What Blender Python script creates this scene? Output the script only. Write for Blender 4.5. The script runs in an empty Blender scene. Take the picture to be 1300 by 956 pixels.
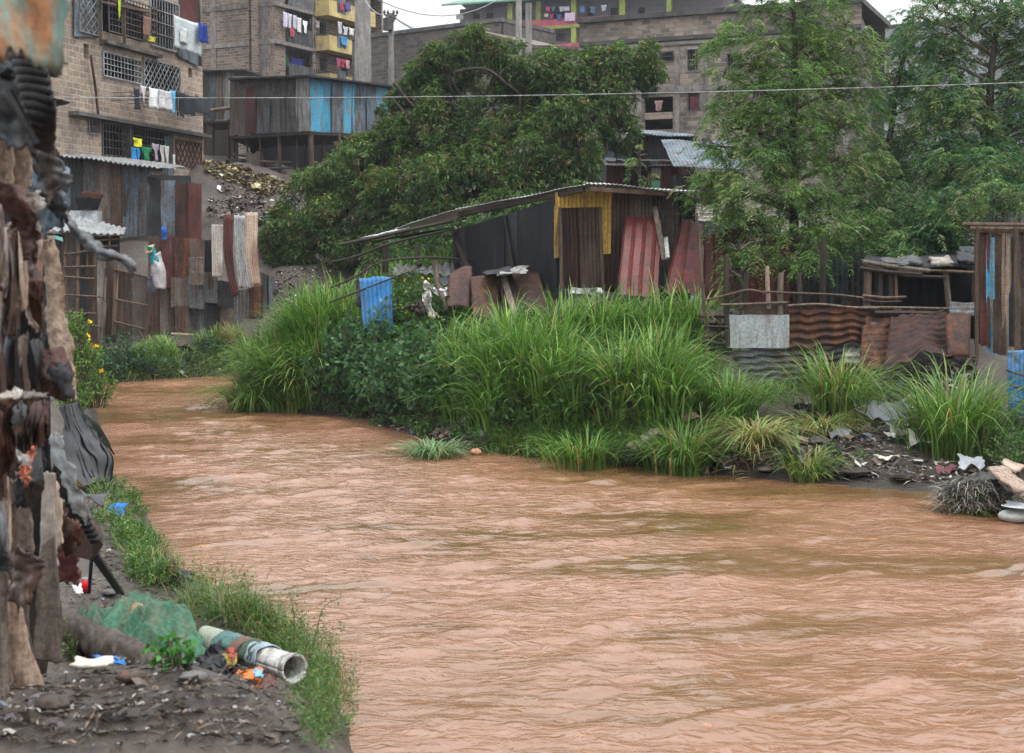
import bpy, math, random
import numpy as np
from mathutils import Vector, noise
sin, cos, pi = math.sin, math.cos, math.pi
R = random.Random(11)
S = bpy.context.scene
COL = S.collection
# ---------------------------------------------------------------- camera model: photograph pixel -> world ray
FPX, CX, CY, CAMH = 1805.0, 650.0, 433.0, 3.4
TH = math.atan(103 / 1805)
CT, ST = cos(TH), sin(TH)
def ray(px, py):
    x = (px - CX) / FPX; y = -(py - CY) / FPX
    return Vector((x, CT + y * ST, -ST + y * CT))
def P(px, py, D):
    r = ray(px, py); s = D / r.y
    return Vector((r.x * s, D, CAMH + r.z * s))
def M(px, D): return px * D / FPX            # length in metres of px pixels at distance D

# ---------------------------------------------------------------- terrain
LEFT = [(9, -40), (6, -8), (3.6, 2), (.6, 6.2), (-1.1, 9.6), (-1.55, 11.6), (-2.7, 13.2), (-3.7, 15.2), (-4.8, 18.6), (-6.4, 22.5), (-7.8, 27), (-9.6, 32.5), (-12.2, 37), (-11.3, 38.9), (-9.6, 40.9), (-7.4, 42.8), (-4.5, 44), (0, 45.5), (8, 48), (20, 52), (60, 60)]
RIGHT = [(60, 54), (20, 46), (8, 42.3), (0, 39.3), (-4.8, 37.2), (-6.7, 34.6), (-5.6, 32.2), (-2.9, 30), (-2, 27.8), (-.8, 25.3), (.6, 24.3), (1.9, 23.6), (3.2, 22.5), (4.8, 21.3), (6.1, 20.5), (6.35, 19.3), (7.4, 18), (10, 15.5), (18, 9), (60, -40)]
WPOLY = np.array(LEFT + RIGHT, float)
CTRL = np.array([(-2, 6, 1.5), (-3, 8.7, .74), (0, 3, 1.6), (0, 0, 1.75), (-1.3, 8.6, .6), (-2, 9.2, .68), (-1.6, 10, .5), (-3.6, 12, .7), (-2.6, 10.6, .62), (-5.4, 18, .7), (-6.6, 21, .8), (-9, 21, 1.5), (-10, 30, 1.1), (3, -3, 1.6), (-8, 8, 1.8),
    (-12.3, 57, 7.2), (-9, 50, 5.0), (-6.4, 46.5, 3.3), (-7, 44.9, 1.7), (-9.8, 43.5, 1.1), (-12, 41, .75), (-14.5, 44, 2.6), (-13, 47, 4.0), (-17, 50, 5), (-8, 60, 6.8), (-5, 56, 5.6), (0, 50, 3.5), (6, 52, 3.6), (5, 60, 6), (-14, 64, 8), (20, 60, 6), (-30, 60, 8), (0, 80, 8), (-30, 100, 11), (30, 90, 9), (0, 160, 13), (-80, 160, 16), (80, 160, 14), (0, 400, 14), (-300, 300, 18), (300, 300, 16),
    (1.5, 32, 2.7), (-2, 33, 2.1), (-3, 35.3, 2.3), (-1.5, 35.5, 2.6), (-4.2, 34.3, 1.7), (-5.3, 33.4, 1.0), (3, 29, 1.9), (4.4, 27, .98), (6, 27, .85), (7.3, 27, .95), (8.5, 27, 1.0), (4.6, 25.6, .8), (6.6, 25.4, .75), (8, 32, 2.2), (4, 33, 2.5), (9.5, 25, 1.0), (4.9, 23, .45), (7, 22, .25), (7.4, 20.4, .2), (9.2, 21, .5), (6.4, 24, .6), (0, 28, 1.4), (-1.6, 30.5, 1.3), (2.4, 25.6, .8), (12, 38, 2.4), (20, 25, 2), (14, 20, 1.2), (40, 0, 2)], float)
def _wdist(x, y):
    a = WPOLY; b = np.roll(WPOLY, -1, 0)
    d = b - a; L = (d ** 2).sum(1)
    px = x[:, None] - a[None, :, 0]; py = y[:, None] - a[None, :, 1]
    t = np.clip((px * d[:, 0] + py * d[:, 1]) / L, 0, 1)
    dist = np.sqrt((px - t * d[:, 0]) ** 2 + (py - t * d[:, 1]) ** 2).min(1)
    ay = a[None, :, 1]; by = b[None, :, 1]; Y = y[:, None]
    cr = ((ay > Y) != (by > Y)) & (x[:, None] < (b[None, :, 0] - a[None, :, 0]) * (Y - ay) / (by - ay + 1e-12) + a[None, :, 0])
    return dist, (cr.sum(1) % 2) == 1
def _sm(x, y, s):    # cheap smooth pseudo noise
    return np.sin(x * 1.7 * s + 1.3 * np.sin(y * 1.1 * s)) * np.cos(y * 1.9 * s + 1.7 * np.sin(x * .9 * s + 2))
def heights(x, y):
    x = np.asarray(x, float).ravel(); y = np.asarray(y, float).ravel(); out = np.empty(len(x))
    for i in range(0, len(x), 20000):
        X = x[i:i + 20000]; Y = y[i:i + 20000]
        w = 1 / (((X[:, None] - CTRL[:, 0]) ** 2 + (Y[:, None] - CTRL[:, 1]) ** 2) + .4) ** 2.2
        z = (w * CTRL[:, 2]).sum(1) / w.sum(1)
        d, ins = _wdist(X, Y)
        z = z + .07 * _sm(X, Y, 1.6) + np.where(Y < 14, .006, .03) * _sm(X, Y, 5.3) + .015 * _sm(X * .7 + Y * .6, Y * .8 - X * .5, 3.1)
        land = np.minimum(z, .02 + d * .95 + .05 * _sm(X, Y, 3))
        land = np.where((X > 4.5) & (Y < 25) & (Y > 15), np.minimum(z, .0 + d * .3), land)
        out[i:i + 20000] = np.where(ins, -np.minimum(.9, d * .8), land)
    return out
def gz(x, y): return float(heights([x], [y])[0])
_ys = np.concatenate([np.arange(4, 66, .1), np.arange(66, 200, 1)])
def GH(px, py):      # where the ray through a pixel meets the ground
    r = ray(px, py); s = _ys / r.y
    z = CAMH + r.z * s; h = np.maximum(heights(r.x * s, _ys), 0)
    k = np.argmax(z < h)
    if not (z < h).any(): k = len(_ys) - 1
    return Vector((r.x * s[k], _ys[k], h[k]))

# ---------------------------------------------------------------- object making
WL = {}
def tag(o, label, cat, group=None, kind=None):
    if label: o['label'] = label
    if cat: o['category'] = cat
    if group: o['group'] = group
    if kind: o['kind'] = kind
    return o
def empty(name, loc, label, cat, group=None):
    o = bpy.data.objects.new(name, None); COL.objects.link(o); o.location = loc; WL[o.name] = Vector(loc)
    o.empty_display_size = .2
    return tag(o, label, cat, group)
def link(me, name, mat, parent, origin, smooth=False):
    if mat: me.materials.append(mat)
    o = bpy.data.objects.new(name, me); COL.objects.link(o); WL[o.name] = Vector(origin)
    if parent is not None:
        o.parent = parent; o.location = Vector(origin) - WL[parent.name]
    else: o.location = origin
    if smooth: me.shade_smooth()
    return o
class MB:
    def __init__(s): s.v = []; s.f = []; s.uv = []
    def quad(s, a, b, c, d, uv=None):
        i = len(s.v); s.v += [Vector(a), Vector(b), Vector(c), Vector(d)]; s.f.append((i, i + 1, i + 2, i + 3))
        s.uv.append(uv or [(0, 0)] * 4)
    def poly(s, pts, uv=None):
        i = len(s.v); s.v += [Vector(p) for p in pts]; s.f.append(tuple(range(i, i + len(pts)))); s.uv.append(uv or [(0, 0)] * len(pts))
    def obox(s, o, a, b, c):   # corner o, three edge vectors
        o = Vector(o); a = Vector(a); b = Vector(b); c = Vector(c)
        p = [o, o + a, o + a + b, o + b, o + c, o + a + c, o + a + b + c, o + b + c]
        if a.cross(b).dot(c) < 0: fs = [(0, 1, 2, 3), (7, 6, 5, 4), (4, 5, 1, 0), (5, 6, 2, 1), (6, 7, 3, 2), (7, 4, 0, 3)]
        else: fs = [(3, 2, 1, 0), (4, 5, 6, 7), (0, 1, 5, 4), (1, 2, 6, 5), (2, 3, 7, 6), (3, 0, 4, 7)]
        for f in fs:
            q = [p[k] for k in f]; w = (q[1] - q[0]).length; h = (q[2] - q[1]).length
            s.quad(*q, uv=[(0, 0), (w, 0), (w, h), (0, h)])
    def beam(s, a, b, w, t=None):   # squared bar between two points
        a = Vector(a); b = Vector(b); t = t or w; d = (b - a)
        up = Vector((0, 0, 1)) if abs(d.normalized().z) < .9 else Vector((1, 0, 0))
        x = d.cross(up).normalized() * w; y = x.cross(d).normalized() * t
        s.obox(a - x / 2 - y / 2, x, y, d)
    def tube(s, pts, rad, n=7, caps=True):
        pts = [Vector(p) for p in pts]; i0 = len(s.v)
        if not hasattr(rad, '__len__'): rad = [rad] * len(pts)
        for k, p in enumerate(pts):
            d = (pts[min(k + 1, len(pts) - 1)] - pts[max(k - 1, 0)]).normalized()
            up = Vector((0, 0, 1)) if abs(d.z) < .9 else Vector((1, 0, 0))
            x = d.cross(up).normalized(); y = x.cross(d)
            for j in range(n):
                a = 2 * pi * j / n; s.v.append(p + (x * cos(a) + y * sin(a)) * rad[k])
        L = 0
        for k in range(len(pts) - 1):
            dl = (pts[k + 1] - pts[k]).length
            for j in range(n):
                a = i0 + k * n + j; b = i0 + k * n + (j + 1) % n
                s.f.append((b, a, a + n, b + n)); s.uv.append([((j + 1) / n, L), (j / n, L), (j / n, L + dl), ((j + 1) / n, L + dl)])
            L += dl
        if caps:
            s.f.append(tuple(i0 + j for j in range(n))); s.uv.append([(0, 0)] * n)
            e = i0 + (len(pts) - 1) * n
            s.f.append(tuple(e + j for j in reversed(range(n)))); s.uv.append([(0, 0)] * n)
    def grid(s, fn, nu, nv, W=1, Hh=1):
        i0 = len(s.v)
        for j in range(nv + 1):
            for i in range(nu + 1): s.v.append(Vector(fn(i / nu, j / nv)))
        for j in range(nv):
            for i in range(nu):
                a = i0 + j * (nu + 1) + i
                s.f.append((a, a + nu + 1, a + nu + 2, a + 1))
                u0, u1, v0, v1 = i / nu * W, (i + 1) / nu * W, -j / nv * Hh, -(j + 1) / nv * Hh
                s.uv.append([(u0, v0), (u0, v1), (u1, v1), (u1, v0)])
    def build(s, name, mat, parent=None, smooth=False, label=None, cat=None, group=None, thick=0, kind=None):
        mn = Vector((min(v.x for v in s.v), min(v.y for v in s.v), min(v.z for v in s.v)))
        mx = Vector((max(v.x for v in s.v), max(v.y for v in s.v), max(v.z for v in s.v)))
        o0 = Vector(((mn.x + mx.x) / 2, (mn.y + mx.y) / 2, mn.z))
        me = bpy.data.meshes.new(name); me.from_pydata([v - o0 for v in s.v], [], s.f)
        u = me.uv_layers.new(name='UVMap')
        u.data.foreach_set('uv', [c for f in s.uv for q in f for c in q])
        o = link(me, name, mat, parent, o0, smooth)
        if thick:
            m = o.modifiers.new('thick', 'SOLIDIFY'); m.thickness = thick; m.offset = 0
        tag(o, label, cat, group, kind)
        return o
_sd = [0]
def sheet(mb, q, prof='c', ridge='v', pitch=.09, amp=.013, warp=.03, rag=.02, seed=None):
    """corrugated sheet over the corners TL TR BR BL"""
    TL, TR, BR, BL = [Vector(p) for p in q]
    W = ((TR - TL).length + (BR - BL).length) / 2; Hh = ((BL - TL).length + (BR - TR).length) / 2
    n = (BL - TL).cross(TR - TL).normalized()
    if n.y > 0: n = -n
    _sd[0] += 1; sd = (seed if seed is not None else _sd[0]) * 3.17
    nv = max(4, min(30, int(Hh / .09))); nu = max(4, min(40, int(W / .07)))
    if W > 2.5: nu = 24
    if prof != 'f':
        if ridge == 'v': nu = max(nu, int(W / pitch * 5))
        else: nv = max(nv, int(Hh / pitch * 5))
    vd = (BL - TL).normalized()
    def fn(u, v):
        p = (TL * (1 - u) + TR * u) * (1 - v) + (BL * (1 - u) + BR * u) * v
        ph = (u * W if ridge == 'v' else v * Hh) / pitch * 2 * pi
        d = 0 if prof == 'f' else amp * cos(ph) if prof == 'c' else amp * max(0, cos(ph)) ** 8 * 1.6
        d += warp * noise.noise(Vector((u * W * .9, v * Hh * .9, sd))) * 2 + warp * .3 * noise.noise(Vector((u * W * 3, v * Hh * 3, sd + 9)))
        e = rag * noise.noise(Vector((u * W * 4, 0, sd + 5))) * 2 * (v if v > .5 else 1 - v) if rag else 0
        return p + n * d + vd * e
    mb.grid(fn, nu, nv, W, Hh)
def interp(L, t):
    n = len(L) - 1; k = min(int(t * n), n - 1); f = t * n - k
    a, b = L[k], L[k + 1]
    return a * (1 - f) + b * f
def spl(L, t):    # catmull-rom
    n = len(L) - 1; k = min(int(t * n), n - 1); f = t * n - k
    p0, p1, p2, p3 = L[max(k - 1, 0)], L[k], L[k + 1], L[min(k + 2, n)]
    return (p1 * 2 + (p2 - p0) * f + (p0 * 2 - p1 * 5 + p2 * 4 - p3) * f * f + (-p0 + p1 * 3 - p2 * 3 + p3) * f ** 3) * .5
def loft(name, L, Rr, D, mat, label=None, cat=None, cr=.02, fs=6, thick=.008, nu=14, nv=24, parent=None, bulge=0, ridge=0, smooth=True, group=None, fold=0, hf=1, rag=0):
    """a bent sheet, cloth or plank between two edge lines given in pixels (px,py[,D])"""
    g = lambda e: P(e[0], e[1], e[2] if len(e) > 2 else D)
    A = [g(e) for e in L]; B = [g(e) for e in Rr]; _sd[0] += 1; sd = _sd[0] * 2.3
    mb = MB()
    W = (A[len(A) // 2] - B[len(B) // 2]).length; Hh = sum((A[i] - A[i + 1]).length for i in range(len(A) - 1))
    def fn(u, v):
        a = spl(A, v); b = spl(B, v); p = a * (1 - u) + b * u
        q = p * fs
        p = p + Vector((noise.noise(q + Vector((sd, 0, 0))) * .6, noise.noise(q + Vector((0, sd, 0))) * 1.6, noise.noise(q + Vector((0, 0, sd))) * .6)) * cr
        if rag:
            e = (b - a).normalized(); w_ = (2 * u - 1); p = p + e * (w_ * abs(w_) ** 3) * rag * (noise.noise(Vector((v * 9, sd, u * 2))) * 2.2 + noise.noise(Vector((v * 31, sd, u * 2)))) + Vector((0, 0, 1)) * (abs(2 * v - 1) ** 9) * rag * 2 * (noise.noise(Vector((u * 5, sd, v * 2))) * 2 + noise.noise(Vector((u * 17, sd, v))))
        q2 = p * (fs * 2.9) + Vector((sd, sd, 0)); q3 = p * (fs * 8) + Vector((0, sd, sd))
        p = p + Vector((noise.noise(q2 + Vector((5, 0, 0))) * .4, noise.noise(q2), noise.noise(q2 + Vector((0, 7, 0))) * .4)) * cr * .3 * hf + Vector((0, -abs(noise.noise(q2 * .8)) * 1.5 - abs(noise.noise(q2 * 1.7)) * .8, 0)) * cr * .8 * hf + Vector((0, noise.noise(q3), noise.noise(q3 + Vector((3, 0, 0))) * .4)) * cr * .22 * hf
        if bulge: p = p + Vector((0, -bulge * sin(pi * u), 0))
        if ridge: p = p + Vector((0, -ridge * cos(u * W / .07 * 2 * pi), 0))
        if fold: p = p + Vector((0, -fold * (abs(noise.noise(Vector((u * 6, v * 1.2, sd)))) * 2.5), 0))
        return p
    if ridge: nu = max(nu, int(W / .07 * 6))
    mb.grid(fn, nu, nv, W, Hh)
    return mb.build(name, mat, parent, smooth, label, cat, group, thick)
class Plane:
    """a vertical plane through two image columns at given distances"""
    def __init__(s, x0, D0, x1, D1):
        a = P(x0, 330, D0); b = P(x1, 330, D1)
        s.o = Vector((a.x, a.y, 0)); s.d = Vector((b.x - a.x, b.y - a.y, 0)); s.L = s.d.length; s.d.normalize()
        s.n = Vector((s.d.y, -s.d.x, 0))
    def hit(s, px, py, off=0):
        r = ray(px, py); c = Vector((0, 0, CAMH)); o = s.o + s.n * off
        t = (o - c).dot(s.n) / r.dot(s.n)
        return c + r * t
    def uz(s, px, py):
        p = s.hit(px, py); return ((p - s.o).dot(s.d), p.z)
    def at(s, u, z, off=0): return s.o + s.d * u + s.n * off + Vector((0, 0, z))
    def box(s, mb, u0, u1, z0, z1, o0, o1):
        mb.obox(s.at(u0, z0, o0), s.d * (u1 - u0), Vector((0, 0, z1 - z0)), s.n * (o1 - o0))
def facade(pl, mb, u0, u1, z0, z1, ops, t=.22):
    us = sorted({u0, u1, *[a for o in ops for a in o[:2]]}); zs = sorted({z0, z1, *[a for o in ops for a in o[2:4]]})
    us = [u for u in us if u0 <= u <= u1]; zs = [z for z in zs if z0 <= z <= z1]
    for i in range(len(us) - 1):
        for j in range(len(zs) - 1):
            cu = (us[i] + us[i + 1]) / 2; cz = (zs[j] + zs[j + 1]) / 2
            if any(o[0] < cu < o[1] and o[2] < cz < o[3] for o in ops): continue
            for of in (0, -t):
                a, b, c, d = [(us[i], zs[j]), (us[i + 1], zs[j]), (us[i + 1], zs[j + 1]), (us[i], zs[j + 1])]
                q = [a, b, c, d]
                if of: q.reverse()
                mb.quad(*[pl.at(x[0], x[1], of) for x in q], uv=q)
    for o in ops:
        a, b, c, d = o[:4]
        for (x0, y0), (x1, y1) in (((a, c), (b, c)), ((b, c), (b, d)), ((b, d), (a, d)), ((a, d), (a, c))):
            mb.quad(pl.at(x0, y0, -t), pl.at(x1, y1, -t), pl.at(x1, y1, 0), pl.at(x0, y0, 0), uv=[(x0 - .2, y0), (x1 - .2, y1), (x1, y1), (x0, y0)])

# ---------------------------------------------------------------- materials
def nodes(name):
    m = bpy.data.materials.new(name); m.use_nodes = True; nt = m.node_tree
    return m, nt, nt.nodes, nt.links, nt.nodes['Principled BSDF']
def N(ns, t, **k):
    n = ns.new(t)
    for a, b in k.items():
        if a in n.inputs: n.inputs[a].default_value = b
        else: setattr(n, a, b)
    return n
def c4(c): return (c[0], c[1], c[2], 1)
def ramp(ns, stops):
    r = ns.new('ShaderNodeValToRGB'); e = r.color_ramp.elements
    while len(e) < len(stops): e.new(.5)
    for k, (p, c) in enumerate(stops): e[k].position = p; e[k].color = c4(c) if hasattr(c, '__len__') else (c, c, c, 1)
    return r
def mix(ns, ls, f, a, b, mode='MIX'):
    n = ns.new('ShaderNodeMix'); n.data_type = 'RGBA'; n.blend_type = mode
    for sock, v in ((0, f), (6, a), (7, b)):
        if hasattr(v, 'is_linked') or hasattr(v, 'links'): ls.new(v, n.inputs[sock])
        else: n.inputs[sock].default_value = v if sock == 0 else c4(v)
    return n.outputs[2]
def weather(name, base, rust=(.12, .06, .035), amt=.35, sc=(3, 3, .5), rough=.6, metal=.0, fine=22, dirt=.5, bump=.15, spec=.25):
    m, nt, ns, ls, bs = nodes(name)
    tc = ns.new('ShaderNodeTexCoord'); oi = ns.new('ShaderNodeObjectInfo')
    ad = N(ns, 'ShaderNodeVectorMath', operation='MULTIPLY_ADD'); ls.new(oi.outputs['Random'], ad.inputs[0]); ad.inputs[1].default_value = (37, 19, 53); ls.new(tc.outputs['Object'], ad.inputs[2])
    mp = ns.new('ShaderNodeMapping'); mp.inputs['Scale'].default_value = sc; ls.new(ad.outputs[0], mp.inputs[0])
    n1 = N(ns, 'ShaderNodeTexNoise', Scale=1.6, Detail=8, Roughness=.68); ls.new(mp.outputs[0], n1.inputs['Vector'])
    n2 = N(ns, 'ShaderNodeTexNoise', Scale=fine, Detail=5, Roughness=.7); ls.new(ad.outputs[0], n2.inputs['Vector'])
    n3 = N(ns, 'ShaderNodeTexNoise', Scale=1.1, Detail=4, Roughness=.6); ls.new(ad.outputs[0], n3.inputs['Vector'])
    r1 = ramp(ns, [(.62 - amt * .45, 0), (.72 - amt * .3, 1)]); ls.new(n1.outputs[0], r1.inputs[0])
    c = mix(ns, ls, r1.outputs[0], base, rust)
    r3 = ramp(ns, [(.35, 1 - dirt * .6), (.65, 1.12)]); ls.new(n3.outputs[0], r3.inputs[0])
    c = mix(ns, ls, 1.0, c, r3.outputs[0], 'MULTIPLY')
    r2 = ramp(ns, [(.34, 1 - dirt), (.64, 1.25)]); ls.new(n2.outputs[0], r2.inputs[0])
    c = mix(ns, ls, 1.0, c, r2.outputs[0], 'MULTIPLY')
    hs = N(ns, 'ShaderNodeHueSaturation'); ls.new(c, hs.inputs['Color'])
    mr = N(ns, 'ShaderNodeMapRange'); ls.new(oi.outputs['Random'], mr.inputs[0]); mr.inputs[3].default_value = .75; mr.inputs[4].default_value = 1.2; ls.new(mr.outputs[0], hs.inputs['Value'])
    ls.new(hs.outputs[0], bs.inputs['Base Color'])
    bs.inputs['Roughness'].default_value = rough; bs.inputs['Metallic'].default_value = metal; bs.inputs['Specular IOR Level'].default_value = spec
    if bump:
        b = N(ns, 'ShaderNodeBump', Strength=bump, Distance=.02); ls.new(n2.outputs[0], b.inputs['Height']); ls.new(b.outputs[0], bs.inputs['Normal'])
    return m
MT = {}
def T(k, *a, **kw):
    MT[k] = weather(k, *a, **kw); return MT[k]
T('tin_grey', (.15, .165, .178), (.09, .065, .05), .4, dirt=.6)
T('tin_dark', (.045, .052, .06), (.04, .03, .025), .35)
T('tin_black', (.014, .016, .02), (.035, .028, .024), .25, rough=.6)
T('tin_light', (.36, .39, .4), (.2, .16, .13), .35, metal=.1, rough=.5, dirt=.35)
T('tin_bluegrey', (.15, .2, .245), (.1, .08, .065), .35, dirt=.6)
T('tin_brown', (.12, .08, .06), (.08, .05, .035), .45)
T('tin_taupe', (.17, .145, .125), (.12, .085, .065), .4)
T('tin_rust', (.15, .058, .028), (.055, .028, .02), .5, fine=14)
T('tin_darkrust', (.075, .032, .024), (.035, .02, .017), .45)
T('tin_maroon', (.13, .042, .036), (.085, .04, .035), .35)
T('tin_red', (.15, .038, .034), (.075, .035, .03), .35, rough=.45)
T('tin_pale', (.46, .43, .39), (.27, .22, .18), .4, dirt=.3)
T('tin_beige', (.42, .33, .26), (.3, .2, .15), .35, dirt=.3)
T('tin_blue', (.04, .2, .46), (.1, .14, .18), .3, rough=.5, dirt=.25, fine=9)
T('tin_skyblue', (.06, .3, .46), (.17, .19, .19), .35, rough=.5, dirt=.3)
T('tin_yellow', (.6, .38, .09), (.3, .19, .08), .35, rough=.5, dirt=.3, fine=12)
T('roof_white', (.55, .57, .58), (.3, .27, .24), .25, metal=.2, rough=.4)
T('wood_dark', (.05, .037, .028), (.028, .022, .018), .4, sc=(9, 9, .8), fine=40)
T('wood', (.15, .1, .068), (.07, .05, .036), .4, sc=(9, 9, .8), fine=40)
T('wood_grey', (.2, .16, .13), (.1, .08, .06), .4, sc=(9, 9, .7), fine=40)
T('wood_pale', (.34, .26, .2), (.2, .13, .09), .35, sc=(8, 8, .6), fine=40)
T('hide', (.42, .34, .27), (.06, .034, .024), .75, sc=(9, 9, 1.6), fine=16, rough=.4, bump=.2, dirt=.6, spec=.5)
T('hide_dark', (.016, .013, .011), (.05, .04, .035), .25, sc=(9, 9, 3), fine=16, rough=.35, bump=.15, dirt=.7, spec=.45)
T('hide_pale', (.4, .31, .23), (.2, .13, .09), .4, sc=(5, 5, 1), fine=26, bump=.8)
T('patina', (.13, .24, .21), (.3, .13, .05), .45, sc=(5, 5, 2), fine=10, bump=.4)
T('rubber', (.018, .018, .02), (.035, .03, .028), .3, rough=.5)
T('tarp_black', (.006, .007, .009), (.01, .011, .014), .3, rough=.28, fine=5, spec=.14, bump=.05)
T('tarp_green', (.05, .15, .09), (.1, .12, .075), .35, fine=30, rough=.75, sc=(5, 5, 5))
T('concrete', (.26, .24, .22), (.15, .13, .11), .35, sc=(2, 2, 1))
T('concrete_old', (.13, .125, .12), (.07, .07, .065), .4, sc=(1.2, 1.2, .6))
T('beam_mud', (.1, .08, .065), (.06, .045, .035), .4, sc=(2, 2, 2))
T('pvc', (.55, .55, .53), (.28, .22, .17), .3, sc=(4, 4, 4), rough=.35)
T('bark', (.06, .045, .035), (.03, .024, .02), .4, sc=(7, 7, 1), fine=20, bump=.6)
T('bark_pale', (.16, .13, .1), (.08, .06, .045), .4, sc=(7, 7, 1), fine=20, bump=.5)
T('yellow_paint', (.6, .47, .2), (.4, .33, .2), .25, sc=(1, 1, .4))
T('pink_paint', (.5, .1, .14), (.35, .1, .12), .2)
T('lime_paint', (.36, .44, .08), (.25, .3, .1), .2)
T('green_roof', (.2, .36, .27), (.15, .25, .2), .3)
T('pale_wall', (.42, .44, .46), (.28, .29, .3), .35, sc=(.6, .6, .3))
T('inside_shade', (.02, .02, .022), (.03, .028, .025), .4)
T('pole_grey', (.34, .32, .3), (.22, .2, .18), .3)
T('mud_flat', (.13, .11, .1), (.09, .075, .065), .4, rough=.3)
T('grille_metal', (.12, .12, .13), (.1, .06, .04), .4)
T('grille_light', (.38, .4, .42), (.2, .17, .15), .3)
T('grille_rust', (.16, .07, .05), (.1, .05, .04), .4)
_cloth = {}
def cloth(c, rough=.85):
    k = tuple(round(x, 3) for x in c)
    if k not in _cloth: _cloth[k] = weather('cloth_%d' % len(_cloth), c, tuple(x * .75 for x in c), .3, sc=(6, 6, 6), fine=60, dirt=.25, bump=.1, rough=rough)
    return _cloth[k]
def masonry(name, c1, c2, mortar, bw=.42, bh=.2, ms=.018, stain=(.04, .04, .04), samt=.4, ssc=.35):
    m, nt, ns, ls, bs = nodes(name)
    uv = ns.new('ShaderNodeUVMap'); uv.uv_map = 'UVMap'
    nz = N(ns, 'ShaderNodeTexNoise', Scale=5, Detail=3); ls.new(uv.outputs[0], nz.inputs['Vector'])
    sc = N(ns, 'ShaderNodeVectorMath', operation='MULTIPLY_ADD'); ls.new(nz.outputs['Color'], sc.inputs[0]); sc.inputs[1].default_value = (.07, .07, 0); ls.new(uv.outputs[0], sc.inputs[2])
    b = N(ns, 'ShaderNodeTexBrick', Scale=1.0); b.inputs['Color1'].default_value = c4(c1); b.inputs['Color2'].default_value = c4(c2); b.inputs['Mortar'].default_value = c4(mortar)
    b.inputs['Mortar Size'].default_value = ms; b.inputs['Brick Width'].default_value = bw; b.inputs['Row Height'].default_value = bh; b.inputs['Bias'].default_value = -.1; b.inputs['Mortar Smooth'].default_value = .3
    ls.new(sc.outputs[0], b.inputs['Vector'])
    n2 = N(ns, 'ShaderNodeTexNoise', Scale=9, Detail=6, Roughness=.7); ls.new(uv.outputs[0], n2.inputs['Vector'])
    r2 = ramp(ns, [(.3, .55), (.7, 1.25)]); ls.new(n2.outputs[0], r2.inputs[0])
    c = mix(ns, ls, .85, b.outputs['Color'], r2.outputs[0], 'MULTIPLY')
    mp = ns.new('ShaderNodeMapping'); mp.inputs['Scale'].default_value = (1, .45, 1); ls.new(uv.outputs[0], mp.inputs[0])
    n3 = N(ns, 'ShaderNodeTexNoise', Scale=ssc, Detail=7, Roughness=.65); ls.new(mp.outputs[0], n3.inputs['Vector'])
    r3 = ramp(ns, [(.6 - samt * .25, 0), (.72 - samt * .1, 1)]); ls.new(n3.outputs[0], r3.inputs[0])
    sm = N(ns, 'ShaderNodeMath', operation='MULTIPLY'); ls.new(r3.outputs[0], sm.inputs[0]); sm.inputs[1].default_value = .8
    c = mix(ns, ls, sm.outputs[0], c, stain)
    ls.new(c, bs.inputs['Base Color']); bs.inputs['Roughness'].default_value = .9
    bp = N(ns, 'ShaderNodeBump', Strength=.7, Distance=.03); 
    h = N(ns, 'ShaderNodeMath', operation='MULTIPLY_ADD'); ls.new(b.outputs['Fac'], h.inputs[0]); h.inputs[1].default_value = -1; ls.new(n2.outputs[0], h.inputs[2])
    ls.new(h.outputs[0], bp.inputs['Height']); ls.new(bp.outputs[0], bs.inputs['Normal'])
    return m
MT['stone_tan'] = masonry('stone_tan', (.46, .34, .24), (.27, .19, .135), (.5, .47, .42), .4, .2, .022, (.12, .11, .1), .8, .5)
MT['stone_brown'] = masonry('stone_brown', (.28, .2, .15), (.09, .068, .055), (.28, .25, .21), .5, .2, .03, (.06, .055, .05), .25)
MT['stone_old'] = masonry('stone_old', (.44, .34, .26), (.1, .08, .066), (.3, .28, .25), .5, .24, .03, (.06, .06, .058), .85, .2)
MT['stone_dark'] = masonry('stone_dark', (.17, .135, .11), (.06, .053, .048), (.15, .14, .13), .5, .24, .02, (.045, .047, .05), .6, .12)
MT['block_grey'] = masonry('block_grey', (.2, .18, .2), (.15, .14, .16), (.26, .25, .25), .45, .22, .02, (.1, .1, .11), .2)
def leafmat(name, rough=.45, tr=.25, spec=.3):
    m, nt, ns, ls, bs = nodes(name)
    a = ns.new('ShaderNodeAttribute'); a.attribute_name = 'tint'
    ls.new(a.outputs['Color'], bs.inputs['Base Color']); bs.inputs['Roughness'].default_value = rough; bs.inputs['Specular IOR Level'].default_value = spec
    t = ns.new('ShaderNodeBsdfTranslucent'); hs = N(ns, 'ShaderNodeHueSaturation', Saturation=1.15, Value=1.5); ls.new(a.outputs['Color'], hs.inputs['Color']); ls.new(hs.outputs[0], t.inputs[0])
    mx = ns.new('ShaderNodeMixShader'); mx.inputs[0].default_value = tr
    ls.new(bs.outputs[0], mx.inputs[1]); ls.new(t.outputs[0], mx.inputs[2])
    ls.new(mx.outputs[0], ns['Material Output'].inputs[0])
    return m
MT['leaf'] = leafmat('leaf'); MT['leaf_gloss'] = leafmat('leaf_gloss', .5, .22, .22)
MT['scrap'] = leafmat('scrap', .6, 0)

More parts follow.
